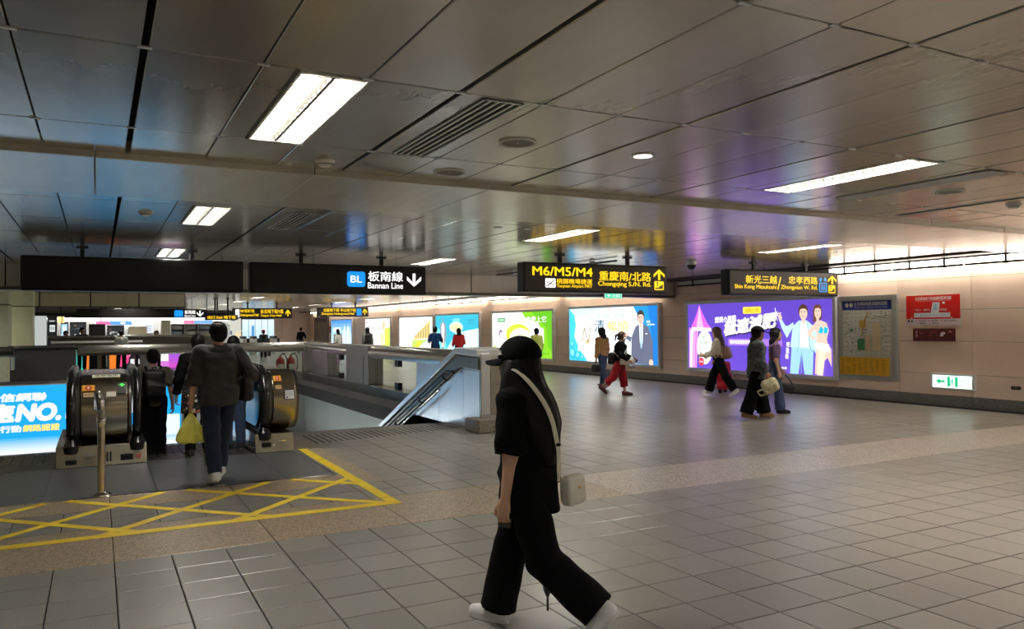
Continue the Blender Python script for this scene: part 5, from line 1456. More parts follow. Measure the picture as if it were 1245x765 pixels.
class SDF:
    """smoothly joined solid, meshed as one continuous surface"""
    def __init__(self, vox, k=0.03):
        self.vox, self.k = vox, k; self.pr = []; self.clip = []; self.disp = None
    def cone(self, a, b, ra, rb, k=None, capa=False, capb=False, sq=None):
        a, b = np.asarray(a, float), np.asarray(b, float)
        r = max(ra, rb); self.pr.append(('cone', (a, b, ra, rb, capa, capb, sq), np.minimum(a, b) - r, np.maximum(a, b) + r, self.k if k is None else k)); return self
    def ell(self, c, r, M=np.eye(3), k=None):
        c = np.asarray(c, float); R = max(r); self.pr.append(('ell', (c, np.asarray(r, float), np.asarray(M)), c - R, c + R, self.k if k is None else k)); return self
    def rbox(self, c, h, rad, M=np.eye(3), k=None):
        c = np.asarray(c, float); R = float(np.linalg.norm(h)); self.pr.append(('rbox', (c, np.asarray(h, float), rad, np.asarray(M)), c - R, c + R, self.k if k is None else k)); return self
    def loft(self, o, M, us, hw, ratio, f0=None, l0=None, k=None):
        """stack of ellipses; M rows = forward, left, up axes"""
        o = np.asarray(o, float); M = np.asarray(M); hw = np.asarray(hw, float); us = np.asarray(us, float)
        f0 = np.zeros(len(us)) if f0 is None else np.asarray(f0, float); l0 = np.zeros(len(us)) if l0 is None else np.asarray(l0, float)
        ratio = np.full(len(us), ratio) if np.isscalar(ratio) else np.asarray(ratio, float)
        P = np.array([o + M[0] * f + M[1] * l + M[2] * u for f, l, u in zip(f0, l0, us)]); R = hw.max()
        self.pr.append(('loft', (o, M, us, hw, ratio, f0, l0), P.min(0) - R, P.max(0) + R, self.k if k is None else k)); return self
    def build(self):
        v = self.vox
        lo = np.min([p[2] for p in self.pr], 0) - 3 * v - 0.02; hi = np.max([p[3] for p in self.pr], 0) + 3 * v + 0.02
        n = np.ceil((hi - lo) / v).astype(int) + 1
        ax = [lo[i] + v * np.arange(n[i]) for i in range(3)]
        F = np.full(n, 0.4, dtype=np.float32)
        for kind, d, a, b, k in self.pr:
            m = max(k, 0.012) + 2 * v
            i0 = np.maximum(((a - m - lo) / v).astype(int), 0); i1 = np.minimum(((b + m - lo) / v).astype(int) + 2, n)
            X, Y, Z = np.meshgrid(ax[0][i0[0]:i1[0]], ax[1][i0[1]:i1[1]], ax[2][i0[2]:i1[2]], indexing='ij')
            P = np.stack([X, Y, Z], -1)
            if kind == 'cone':
                A, B, ra, rb, ca, cb, sq = d
                Q = P
                if sq is not None:
                    nn, ra_ = np.asarray(sq[0], float), sq[1]
                    Q = P - A; Q = A + Q + (Q @ nn)[..., None] * nn * (1 / ra_ - 1)
                ba = B - A; L2 = ba @ ba; pa = Q - A
                t = np.clip((pa @ ba) / L2, 0, 1)
                D = np.linalg.norm(pa - t[..., None] * ba, axis=-1) - (ra + (rb - ra) * t)
                u = ba / math.sqrt(L2)
                if ca: D = np.maximum(D, -((P - A) @ u))
                if cb: D = np.maximum(D, (P - B) @ u)
            elif kind == 'ell':
                c, r, M = d; q = (P - c) @ M.T
                k0 = np.linalg.norm(q / r, axis=-1); k1 = np.linalg.norm(q / (r * r), axis=-1) + 1e-9
                D = k0 * (k0 - 1) / k1
            elif kind == 'rbox':
                c, h, rad, M = d; q = np.abs((P - c) @ M.T) - (h - rad)
                D = np.linalg.norm(np.maximum(q, 0), axis=-1) + np.minimum(q.max(-1), 0) - rad
            else:
                o, M, us, hw, ra, f0, l0 = d; q = (P - o) @ M.T; u = q[..., 2]
                w = np.interp(u, us, hw); rt = np.interp(u, us, ra); f = q[..., 0] - np.interp(u, us, f0); l = q[..., 1] - np.interp(u, us, l0)
                D = (np.sqrt(l * l + (f / rt) ** 2) - w) * 0.8
                D = np.maximum(D, np.maximum(us[0] - u, u - us[-1]))
            S = F[i0[0]:i1[0], i0[1]:i1[1], i0[2]:i1[2]]
            if k > 1e-4:
                hh = np.maximum(k - np.abs(S - D), 0) / k
                R = np.minimum(S, D) - hh * hh * k * 0.25
            else:
                R = np.minimum(S, D)
            F[i0[0]:i1[0], i0[1]:i1[1], i0[2]:i1[2]] = R
        if self.clip or self.disp:
            X, Y, Z = np.meshgrid(*ax, indexing='ij', sparse=True)
            if self.disp: F = F + self.disp(X, Y, Z).astype(np.float32)
            for c in self.clip: F = np.maximum(F, c(X, Y, Z))
        return surf_net(F, lo, v)

def surf_net(F, lo, v):
    ins = F < 0
    nx, ny, nzz = F.shape
    cnt = np.zeros((nx - 1, ny - 1, nzz - 1), np.int8)
    for i in (0, 1):
        for j in (0, 1):
            for k in (0, 1):
                cnt += ins[i:nx - 1 + i, j:ny - 1 + j, k:nzz - 1 + k]
    act = (cnt > 0) & (cnt < 8)
    I = np.argwhere(act)
    idx = np.full(act.shape, -1, np.int64); idx[act] = np.arange(len(I))
    acc = np.zeros((len(I), 3)); num = np.zeros(len(I))
    for a in range(3):
        e = np.zeros(3, int); e[a] = 1
        oth = [q for q in range(3) if q != a]
        for p in (0, 1):
            for q in (0, 1):
                c0 = np.zeros(3, int); c0[oth[0]] = p; c0[oth[1]] = q
                A = I + c0; B = A + e
                f0 = F[A[:, 0], A[:, 1], A[:, 2]]; f1 = F[B[:, 0], B[:, 1], B[:, 2]]
                m = (f0 < 0) != (f1 < 0)
                t = f0[m] / (f0[m] - f1[m])
                pt = c0[None, :] + t[:, None] * e[None, :]
                acc[m] += pt; num[m] += 1
    V = (I + acc / num[:, None]) * v + lo
    faces = []
    for a in range(3):
        b, c = (a + 1) % 3, (a + 2) % 3
        s0 = [slice(None)] * 3; s1 = [slice(None)] * 3
        s0[a] = slice(0, -1); s1[a] = slice(1, None)
        ch = ins[tuple(s0)] != ins[tuple(s1)]
        E = np.argwhere(ch)
        ok = (E[:, b] > 0) & (E[:, c] > 0) & (E[:, b] < F.shape[b] - 1) & (E[:, c] < F.shape[c] - 1)
        E = E[ok]
        flip = ins[tuple(E.T)]
        q = []
        for db, dc in ((1, 1), (0, 1), (0, 0), (1, 0)):
            C = E.copy(); C[:, b] -= db; C[:, c] -= dc
            q.append(idx[C[:, 0], C[:, 1], C[:, 2]])
        q = np.stack(q, -1)
        q[~flip] = q[~flip][:, ::-1]
        faces.append(q)
    return V, np.concatenate(faces)

def fast_obj(name, V, Q, material, parent, smooth=True, extra=None):
    """link a mesh made from arrays (plus optional MB geometry) as one object"""
    me = bpy.data.meshes.new(name)
    if extra is not None and extra.v:
        b = len(V); V = np.concatenate([V, np.array(extra.v)])
        fl = [list(map(int, q)) for q in Q] + [[i + b for i in f] for f in extra.f]
        me.from_pydata(V.tolist(), [], fl)
    else:
        me.vertices.add(len(V)); me.vertices.foreach_set('co', V.astype(np.float32).ravel())
        me.loops.add(len(Q) * 4); me.loops.foreach_set('vertex_index', Q.astype(np.int32).ravel())
        me.polygons.add(len(Q)); me.polygons.foreach_set('loop_start', np.arange(0, len(Q) * 4, 4, dtype=np.int32))
        me.update(calc_edges=True); me.validate()
    me.materials.append(material)
    me.polygons.foreach_set('use_smooth', [smooth] * len(me.polygons))
    o = bpy.data.objects.new(name, me); COL.objects.link(o)
    if parent is not None: o.parent = parent
    return o

def folds(amp, f=1.0, seed=0):
    r = random.Random(seed); ph = [r.uniform(0, 6.28) for _ in range(8)]
    def d(X, Y, Z):
        w = 0.5 * np.sin(9 * f * Z + ph[6] + 5 * X) 
        return amp * (np.sin(34 * f * Z + 22 * X + 3 * w + ph[0]) * np.sin(15 * Y - 12 * X + 8 * Z + ph[1]) * 0.6 + 0.5 * np.sin(26 * X + 30 * Y + 14 * f * Z + ph[2] + 2 * w) + 0.4 * np.sin(52 * f * Z - 30 * Y + ph[3] + 2 * w))
    return d

SKINM = mat('skin_warm', S8(212, 166, 140), 0.5, noise=0.05, nscale=30, spec=0.35)
SKIN2 = mat('skin_tan', S8(196, 146, 118), 0.5, noise=0.05, nscale=30, spec=0.35)
HAIRB = mat('black_hair', S8(9, 8, 8), 0.6, spec=0.25, noise=0.25, nscale=30, bump=0.003, bscale=40, stretch=(4, 4, 0.5))
HAIRBR = mat('brown_hair', S8(62, 38, 30), 0.42, noise=0.25, nscale=30, bump=0.003, bscale=40, stretch=(4, 4, 0.5))
def cloth(name, c, **k):
    kw = dict(rough=0.85, noise=0.12, nscale=14, bump=0.001, bscale=220, spec=0.25, sheen=0.12); kw.update(k)
    return mat(name, c, **kw)

class Fig:
    def __init__(self, H=1.65, vox=0.013, legR=(10, 5, 2, 0), legL=(-10, 10, 2, 0), armR=(0, 8, 10, 0), armL=(0, 8, 10, 0), lean=2, twist=0, head=(0, 0), w=1.0, lift=0.0):
        """angles in degrees; legs: thigh, knee, abduction, toe-down; arms: forward, outward, elbow, inward; local x = facing"""
        s = H / 1.70; self.s = s; self.vox = vox; self.w = w; J = {}
        X, Yv, Zv = np.eye(3)
        self.T = np.stack([nz([math.cos(math.radians(lean)), 0, -math.sin(math.radians(lean))]), Yv, nz([math.sin(math.radians(lean)), 0, math.cos(math.radians(lean))])])
        Rz = rotm((0, 0, 1), twist); self.T = self.T @ Rz.T
        low = 9; self.feet = {}
        for sd, L in (('R', legR), ('L', legL)):
            sg = -1 if sd == 'R' else 1
            th, kn, ab, fp = [math.radians(q) for q in L]
            hip = np.array([0, sg * 0.085 * w, 0.0])
            d1 = nz([math.sin(th), sg * math.sin(ab), -math.cos(th)]); knee = hip + 0.43 * d1
            d2 = nz([math.sin(th - kn), sg * math.sin(ab) * 0.6, -math.cos(th - kn)]); ank = knee + 0.40 * d2
            fx = nz([math.cos(fp), sg * 0.10, -math.sin(fp)]); fz = nz(np.array([math.sin(fp), 0, math.cos(fp)])); fy = np.cross(fz, fx); fz = np.cross(fx, fy)
            o = ank - fz * 0.075
            low = min(low, (o - fx * 0.055)[2], (o + fx * 0.19)[2])
            J['hip' + sd], J['knee' + sd], J['ank' + sd] = hip, knee, ank; self.feet[sd] = (o, np.stack([fx, fy, fz]))
        up = np.array([0, 0, -low + lift])
        for k in J: J[k] = (J[k] + up) * s
        self.feet = {k: ((o + up) * s, M) for k, (o, M) in self.feet.items()}
        self.pel = up * s
        def tp(f, l, u): return self.pel + s * (self.T[0] * f + self.T[1] * l + self.T[2] * u)
        self.tp = tp; self.hands = {}
        for sd, A in (('R', armR), ('L', armL)):
            sg = -1 if sd == 'R' else 1
            a, ab, el, iw = [math.radians(q) for q in A]
            sh = tp(0, sg * 0.168 * w, 0.445)
            d1 = self.T.T @ np.array([math.sin(a) * math.cos(ab), sg * math.sin(ab), -math.cos(a) * math.cos(ab)])
            d2 = self.T.T @ np.array([math.sin(a + el) * math.cos(iw), -sg * math.sin(iw) + sg * math.sin(ab) * 0.5 * math.cos(el), -math.cos(a + el) * math.cos(iw)]); d2 = nz(d2)
            elb = sh + 0.285 * s * d1; wr = elb + 0.24 * s * d2
            n = -sg * self.T[1]; n = nz(n - d2 * (n @ d2)); t = np.cross(d2, n) * (-sg); 
            if t @ (self.T[0] + 0.5 * self.T[2]) < 0: t = -t
            J['sh' + sd], J['elb' + sd], J['wr' + sd] = sh, elb, wr; self.hands[sd] = (wr, d2, n, t)
        yw, pt = head
        Hm = rotm((0, 0, 1), yw) @ rotm((0, 1, 0), pt)
        self.HM = (Hm @ np.eye(3)).T          # rows: face forward, left, up
        self.hc = tp(0.02, 0, 0.655)
        J['neck'] = tp(0, 0, 0.47)
        self.J = J
    def hp(self, f, l, u):
        return self.hc + self.s * (self.HM[0] * f + self.HM[1] * l + self.HM[2] * u)
    TU = [-0.06, 0.04, 0.16, 0.30, 0.40, 0.455]
    TW = [0.140, 0.152, 0.126, 0.143, 0.150, 0.120]
    def torso(self, S, off, u0, u1=0.455, extra=None, ratio=0.70, flare=0.0):
        s = self.s
        us = np.linspace(u0, u1, 12); hw = np.interp(us, self.TU, self.TW) * self.w + off
        if flare: hw = hw + flare * np.clip((0.2 - us) / 0.4, 0, 1)
        if extra is not None: hw = np.maximum(hw, extra)
        S.loft(self.pel, self.T, us * s, hw * s, ratio, k=0.03 * s)
        tp = self.tp
        S.cone(tp(0, -0.125 * self.w, 0.447), tp(0, 0.125 * self.w, 0.447), (0.052 + off) * s, (0.052 + off) * s, k=0.05 * s)
    def limb(self, S, a, b, c, r0, r1, r2, end=1.0, k=0.03, cap=True):
        s = self.s; J = self.J
        A, B, C = J[a], J[b], J[c]
        S.cone(A, B, r0 * s, r1 * s, k=k * s)
        if end > 0:
            E = B + (C - B) * end
            S.cone(B, E, r1 * s, (r1 + (r2 - r1) * 1.0) * s, k=k * s, capb=cap)
    def body(self, parent, m=None, curl=25, name='body'):
        s, J = self.s, self.J; m = m or SKINM
        S = SDF(self.vox, 0.03 * s)
        self.torso(S, -0.012, -0.05)
        S.cone(J['neck'], self.hp(-0.012, 0, -0.06), 0.058 * s, 0.05 * s)
        S.ell(self.hp(-0.005, 0, 0.02), np.array([0.096, 0.074, 0.098]) * s, self.HM)
        S.ell(self.hp(0.028, 0, -0.045), np.array([0.066, 0.057, 0.072]) * s, self.HM)
        S.cone(self.hp(0.07, 0, -0.095), self.hp(0.06, 0, -0.09), 0.024 * s, 0.028 * s)
        S.cone(self.hp(0.092, 0, 0.012), self.hp(0.110, 0, -0.022), 0.009 * s, 0.014 * s, k=0.012)
        S.cone(self.hp(0.088, -0.03, 0.03), self.hp(0.088, 0.03, 0.03), 0.012 * s, 0.012 * s, k=0.015)
        for q in (-1, 1): S.ell(self.hp(-0.005, q * 0.074, -0.005), np.array([0.017, 0.010, 0.030]) * s, self.HM, k=0.008)
        X = MB()
        for sd in 'RL':
            sg = -1 if sd == 'R' else 1
            self.limb(S, 'hip' + sd, 'knee' + sd, 'ank' + sd, 0.078, 0.050, 0.036, cap=False)
            S.cone(J['knee' + sd] + (J['ank' + sd] - J['knee' + sd]) * 0.1, J['knee' + sd] + (J['ank' + sd] - J['knee' + sd]) * 0.5, 0.050 * s, 0.046 * s)
            self.limb(S, 'sh' + sd, 'elb' + sd, 'wr' + sd, 0.047, 0.038, 0.026, cap=False)
            wr, d, n, t = self.hands[sd]
            pc = wr + d * 0.050 * s
            M = np.stack([d, t, n])
            S.ell(pc, np.array([0.056, 0.040, 0.017]) * s, M, k=0.02)
            S.ell(wr + (d * 0.035 + t * 0.026 + n * 0.006) * s, np.array([0.030, 0.018, 0.016]) * s, M, k=0.015)
            for q, (o, L) in enumerate(((0.028, 0.070), (0.010, 0.080), (-0.009, 0.074), (-0.027, 0.058))):
                p = wr + (d * 0.088 + t * o) * s; pts = [wr + (d * 0.06 + t * o * 0.85) * s, p]
                an = 0
                for seg, fr in enumerate((0.45, 0.32, 0.23)):
                    an += math.radians(curl * (0.9 if seg == 0 else 1.1) + q * 3)
                    dd = d * math.cos(an) + n * math.sin(an)
                    p = p + dd * L * fr * s; pts.append(p)
                r = 0.0088 * s
                X.tube(pts, [r, r * 1.02, r, r * 0.92, r * 0.6], 8)
            th = nz(d * 0.75 + t * 0.62 + n * 0.25); p0 = wr + (d * 0.030 + t * 0.030 + n * 0.006) * s
            p1 = p0 + th * 0.038 * s; p2 = p1 + nz(d * 0.9 + t * 0.15 + n * 0.35) * 0.030 * s; p3 = p2 + nz(d * 0.9 - t * 0.05 + n * 0.45) * 0.022 * s
            X.tube([p0 - th * 0.015 * s, p0, p1, p2, p3], [0.011 * s, 0.012 * s, 0.0105 * s, 0.0098 * s, 0.006 * s], 8)
        for sd in 'RL':
            o, M = self.feet[sd]
            S.cone(o + M[0] * -0.02 * s + M[2] * 0.045 * s, o + M[0] * 0.12 * s + M[2] * 0.03 * s, 0.032 * s, 0.026 * s)
        V, Q = S.build()
        return fast_obj(name, V, Q, m, parent, extra=X)
    def face(self, parent, eye_open=True, mouth=True):
        """eyes, brows and lips as small parts on the head"""
        s = self.s
        Mx = Matrix([list(r) for r in self.HM]).transposed().to_4x4()
        for q in (-1, 1):
            B = MB(); B.ball((0, 0, 0), (0.008 * s, 0.014 * s, 0.0065 * s), 10, 6)
            o = B.build('eye', mat('eye_white', S8(225, 220, 215), 0.2, noise=0.02), parent, smooth=True); Mm = Mx.copy(); Mm.translation = Vector(self.hp(0.087, q * 0.031, 0.008)); o.matrix_local = Mm
            B = MB(); B.ball((0.005 * s, 0, 0), (0.005 * s, 0.0065 * s, 0.0062 * s), 8, 6)
            B.build('iris', mat('dark_iris', S8(28, 18, 14), 0.15, noise=0.02), o, smooth=True)
            B = MB(); B.tube([self.hp(0.098, q * 0.014, 0.028), self.hp(0.098, q * 0.032, 0.034), self.hp(0.088, q * 0.05, 0.028)], [0.003 * s, 0.004 * s, 0.002 * s], 6)
            B.build('eyebrow', HAIRB, parent, smooth=True)
        if mouth:
            B = MB(); B.tube([self.hp(0.090, -0.022, -0.062), self.hp(0.099, 0, -0.060), self.hp(0.090, 0.022, -0.062)], [0.003 * s, 0.008 * s, 0.003 * s], 8)
            B.build('lips', mat('lips_rose', S8(176, 92, 84), 0.4, noise=0.04), parent, smooth=True)
    def mask(self, parent, m):
        s = self.s
        S = SDF(min(self.vox, 0.01), 0.02)
        S.ell(self.hp(0.042, 0, -0.05), np.array([0.072, 0.062, 0.062]) * s, self.HM)
        hc, M = self.hc, self.HM
        S.clip = [lambda X, Y, Z: -((X - hc[0]) * M[0][0] + (Y - hc[1]) * M[0][1] + (Z - hc[2]) * M[0][2]) + 0.035 * s]
        S.disp = lambda X, Y, Z: 0.0015 * np.sin(240 * Z)
        V, Q = S.build(); o = fast_obj('face_mask', V, Q, m, parent)
        L = MB()
        for q in (-1, 1): L.tube([self.hp(0.045, q * 0.060, -0.03), self.hp(0.0, q * 0.078, 0.005), self.hp(-0.01, q * 0.08, 0.02)], 0.003 * s, 6)
        L.build('ear_loop', m, o, smooth=True)
        return o
    def top(self, parent, m, off=0.014, u0=-0.08, sleeve=1.0, sr=(0.066, 0.056, 0.042), amp=0.004, name='shirt', seed=1, collar=0.0, ratio=0.72, flare=0.0, open_front=False, neck=0.0, extra=None):
        """shirt, jacket or coat; sleeve <0 stops on the upper arm, 1 = wrist"""
        s, J = self.s, self.J
        S = SDF(self.vox, 0.03 * s)
        self.torso(S, off, u0, ratio=ratio, flare=flare, extra=extra)
        S.cone(self.tp(0, 0, 0.44), self.tp(0.005, 0, 0.50 + collar), (0.085 + off) * s, (0.058 + off * 0.5 + neck) * s, k=0.03, capb=True)
        for sd in 'RL':
            if sleeve < 0:
                A, B = J['sh' + sd], J['elb' + sd]
                E = A + (B - A) * (-sleeve)
                S.cone(A, E, sr[0] * s, sr[1] * s, k=0.03 * s, capb=True)
            else:
                self.limb(S, 'sh' + sd, 'elb' + sd, 'wr' + sd, sr[0], sr[1], sr[1] + (sr[2] - sr[1]) * sleeve, end=sleeve)
        S.disp = folds(amp, 1.0, seed)
        V, Q = S.build()
        return fast_obj(name, V, Q, m, parent)
    def trousers(self, parent, m, r=(0.098, 0.078, 0.07), end=0.97, top=0.12, amp=0.004, name='trousers', seed=2):
        s, J = self.s, self.J
        S = SDF(self.vox, 0.02 * s)
        us = np.linspace(-0.06, top, 8); hw = np.interp(us, self.TU, self.TW) * self.w + 0.010
        S.loft(self.pel, self.T, us * s, hw * s, 0.74, k=0.03 * s)
        for sd in 'RL':
            A, B, C = J['hip' + sd], J['knee' + sd], J['ank' + sd]
            S.cone(A + np.array([0, 0, 0.02]), B, r[0] * s, r[1] * s, k=0.03 * s)
            S.cone(B, B + (C - B) * end, r[1] * s, r[2] * s, k=0.015 * s, capb=True)
        S.disp = folds(amp, 0.7, seed)
        V, Q = S.build()
        return fast_obj(name, V, Q, m, parent)
    def shoes(self, parent, m, sole=None, size=1.0, name='shoe', high=0.0):
        s = self.s * size
        for sd in 'RL':
            o, M = self.feet[sd]
            S = SDF(max(0.007, self.vox * 0.6), 0.03 * s)
            S.cone((-0.035, 0, 0.045), (0.05, 0, 0.045), 0.042 * s, 0.045 * s)
            S.cone((0.05, 0, 0.042), (0.15, 0, 0.030), 0.046 * s, 0.034 * s)
            S.cone((-0.03, 0, 0.05), (-0.03, 0, 0.095 + high), 0.042 * s, 0.040 * s, capb=True)
            S.clip = [lambda X, Y, Z: 0.014 - Z + 0 * X + 0 * Y]
            V, Q = S.build()
            V = o + V @ M
            sh = fast_obj(name, V, Q, m, parent)
            pts = []
            for k in range(20):
                a = 2 * math.pi * k / 20; x = math.cos(a); wv = 0.040 + 0.008 * max(x, 0)
                pts.append((0.055 + 0.135 * x * s, wv * math.sin(a) * s * (1.0 - 0.12 * max(-x, 0))))
            B = MB(); B.prism(pts, 0.0, 0.022, 'z'); B.v = [tuple(o + np.array(p) @ M) for p in B.v]
            B.build('sole', sole or M_white, sh, smooth=30)
    def hair(self, parent, m, kind='short', length=0.3, vol=0.014, name='hair', bald=False):
        s = self.s; hp = self.hp; hc, M = self.hc, self.HM
        S = SDF(min(self.vox, 0.013), 0.03 * s)
        S.ell(hp(-0.012, 0, 0.028), np.array([0.098 + vol, 0.075 + vol, 0.098 + vol]) * s, M)
        def loc(X, Y, Z, q): return ((X - hc[0]) * M[q][0] + (Y - hc[1]) * M[q][1] + (Z - hc[2]) * M[q][2]) / s
        if kind == 'short':
            S.ell(hp(-0.04, 0, -0.02), np.array([0.066, 0.072, 0.075]) * s, M)
            S.clip = [lambda X, Y, Z: s * np.minimum(loc(X, Y, Z, 0) - 0.035, 0.055 - loc(X, Y, Z, 2)), lambda X, Y, Z: s * np.minimum(loc(X, Y, Z, 0) - 0.0, -0.0 - loc(X, Y, Z, 2))]
            if bald: S.clip.append(lambda X, Y, Z: s * (0.052 - np.sqrt((loc(X, Y, Z, 0) + 0.035) ** 2 + loc(X, Y, Z, 1) ** 2 + (loc(X, Y, Z, 2) - 0.13) ** 2)))
        else:
            us = np.array([-length, -length * 0.75, -length * 0.4, -0.06, 0.04]); w_ = np.array([0.05, 0.085, 0.098, 0.090, 0.08]) + (vol - 0.014)
            S.loft(hc, np.stack([M[0], M[1], nz(M[2] + 0.1 * self.T[2])]), us * s, w_ * s, np.array([0.5, 0.5, 0.55, 0.75, 0.9]), f0=np.array([-0.075, -0.085, -0.078, -0.035, -0.012]) * s)
            S.clip = [lambda X, Y, Z: s * np.minimum(loc(X, Y, Z, 0) - 0.045, 0.062 - loc(X, Y, Z, 2))]
            if kind == 'pony':
                S.cone(hp(-0.10, 0, 0.05), hp(-0.16, 0, 0.02), 0.02 * s, 0.03 * s, k=0.01); S.cone(hp(-0.16, 0, 0.02), hp(-0.17, 0, -0.13), 0.03 * s, 0.015 * s, k=0.01)
        S.disp = lambda X, Y, Z: 0.0022 * np.sin(150 * (loc(X, Y, Z, 1) + 0.6 * loc(X, Y, Z, 0)) + 6 * Z)
        V, Q = S.build()
        return fast_obj(name, V, Q, m, parent)

def person(label, x, y, deg, z=0.0, group=None):
    return thing('person', label, 'person', (x, y, z), math.radians(deg), group)
def local_thing(name, label, cat, ref, at_local):
    """a carried thing: its own top-level object, turned like its carrier, based at a point given in the carrier's frame"""
    M = Matrix.Translation(ref.location) @ Matrix.Rotation(ref.rotation_euler.z, 4, 'Z')
    p = M @ Vector(at_local)
    t = thing(name, label, cat, p, ref.rotation_euler.z)
    return t
def shift(B, d):
    B.v = [(p[0] - d[0], p[1] - d[1], p[2] - d[2]) for p in B.v]; return B
def soft(parent, name, m, prims, vox=0.01, k=0.02, amp=0.0, org=(0, 0, 0), seed=3):
    S = SDF(vox, k)
    for f, a in prims: getattr(S, f)(*a)
    if amp: S.disp = folds(amp, 1.3, seed)
    V, Q = S.build()
    return fast_obj(name, V - np.asarray(org), Q, m, parent)

BLACKC = cloth('black_cotton', S8(12, 12, 13), spec=0.12, sheen=0.0)
BLACKT = cloth('black_twill', S8(13, 13, 14), spec=0.12, sheen=0.0)
WHITES = mat('white_leather', S8(232, 230, 228), 0.45, noise=0.04, nscale=20)
NAVY = cloth('navy_denim', S8(34, 42, 66), noise=0.2)
DENIM = cloth('blue_denim', S8(62, 78, 108), noise=0.22)

# ---- 1. woman in black with the cap, nearest
HEAD1 = 127.0
W1 = person('woman in black T-shirt, wide black trousers and black cap walking left, nearest the camera', 1.985, 3.60, HEAD1)
f1 = Fig(H=1.575, vox=0.0085, legR=(21, 7, 2, -2), legL=(-18, 36, 2, 50), armL=(1, 8, 9, 2), armR=(-6, 8, 12, 0), lean=3, head=(6, 4), w=0.98)
f1.body(W1, SKINM, curl=28)
f1.face(W1, mouth=False)
shirt1 = f1.top(W1, BLACKC, off=0.038, u0=-0.175, sleeve=-0.98, sr=(0.076, 0.088, 0.088), amp=0.0065, name='tshirt', ratio=0.80, flare=0.035)
f1.trousers(W1, BLACKT, r=(0.108, 0.100, 0.108), end=0.98, amp=0.005)
f1.shoes(W1, WHITES, M_white, 1.04)
f1.mask(W1, mat('pale_mask', S8(210, 205, 205), 0.8, noise=0.03))
s = f1.s; hp = f1.hp
# long hair under the cap, spreading over back and shoulders
S = SDF(0.0085, 0.03)
S.ell(hp(-0.02, 0, 0.01), np.array([0.108, 0.092, 0.10]) * s, f1.HM)
S.loft(f1.hc, np.stack([f1.HM[0], f1.HM[1], np.array([0, 0, 1.0])]), np.array([-0.56, -0.46, -0.33, -0.22, -0.10, 0.02]) * s, np.array([0.07, 0.13, 0.185, 0.185, 0.145, 0.108]) * s,
       np.array([0.45, 0.50, 0.72, 0.80, 0.84, 0.92]), f0=np.array([-0.145, -0.135, -0.085, -0.05, -0.02, -0.012]) * s)
for q in (-1, 1):
    S.cone(hp(0.02, q * 0.085, -0.02), hp(0.055, q * 0.125, -0.22), 0.032 * s, 0.05 * s); S.cone(hp(0.055, q * 0.125, -0.22), hp(0.085, q * 0.13, -0.36), 0.048 * s, 0.02 * s)
c0, M0 = f1.hc, f1.HM
S.clip = [lambda X, Y, Z: np.minimum(((X - c0[0]) * M0[0][0] + (Y - c0[1]) * M0[0][1] + (Z - c0[2]) * M0[0][2]) - 0.042, 0.075 - np.abs((X - c0[0]) * M0[1][0] + (Y - c0[1]) * M0[1][1]) + np.where(Z < c0[2] - 0.14, 1.0, 0.0))]
S.disp = lambda X, Y, Z: 0.003 * np.sin(95 * (Y - 0.3 * X) + 5 * Z) + 0.002 * np.sin(190 * (Y + 0.6 * X) + 3 * Z)
V, Q = S.build(); fast_obj('hair', V, Q, HAIRB, W1)
# cap with brim and white mark
S = SDF(0.008, 0.012)
S.ell(hp(-0.012, 0, 0.035), np.array([0.128, 0.108, 0.122]) * s, f1.HM)
S.clip = [lambda X, Y, Z: (-0.012 - 0.10 * 0 - ((X - c0[0]) * M0[2][0] + (Y - c0[1]) * M0[2][1] + (Z - c0[2]) * M0[2][2])) + 0.035 + 0.0 * X]
V, Q = S.build(); capo = fast_obj('cap', V, Q, BLACKC, W1)
B = MB(); n = 13; vs = []
for k in range(n):
    a = math.radians(-80 + 160 * k / (n - 1))
    i0 = hp(0.015 + 0.085 * math.cos(a), 0.090 * math.sin(a), 0.032); o0 = hp(0.045 + 0.150 * math.cos(a) ** 0.8 if math.cos(a) > 0 else 0.03, 0.088 * math.sin(a), 0.022 - 0.028 * abs(math.sin(a)))
    for zz in (0.0, 0.006): vs += [i0 + f1.HM[2] * zz, o0 + f1.HM[2] * zz]
fs = []
for k in range(n - 1):
    b = 4 * k; fs += [(b, b + 1, b + 5, b + 4), (b + 2, b + 6, b + 7, b + 3), (b + 1, b + 3, b + 7, b + 5), (b, b + 4, b + 6, b + 2)]
B._add(vs, fs); B.build('brim', BLACKC, capo, smooth=40)
B = MB(); p = hp(0.070, 0.098, 0.062)
for q in (0,):
    a1, a2, a3 = hp(0.062, 0.086, 0.056), hp(0.092, 0.070, 0.056), hp(0.076, 0.078, 0.083)
    nn = f1.HM[1] * 0.6 + f1.HM[0] * 0.5; nn = nz(nn) * 0.006
    B._add([a1 + nn, a2 + nn, a3 + nn, a1 - nn, a2 - nn, a3 - nn], [(0, 1, 2), (3, 5, 4), (0, 3, 4, 1), (1, 4, 5, 2), (2, 5, 3, 0)])
B.build('white_mark', M_white, capo)
S = SDF(0.008, 0.01); S.ell(hp(-0.012, 0, 0.155), (0.012, 0.012, 0.006), f1.HM); V, Q = S.build(); fast_obj('cap_button', V, Q, BLACKC, capo)
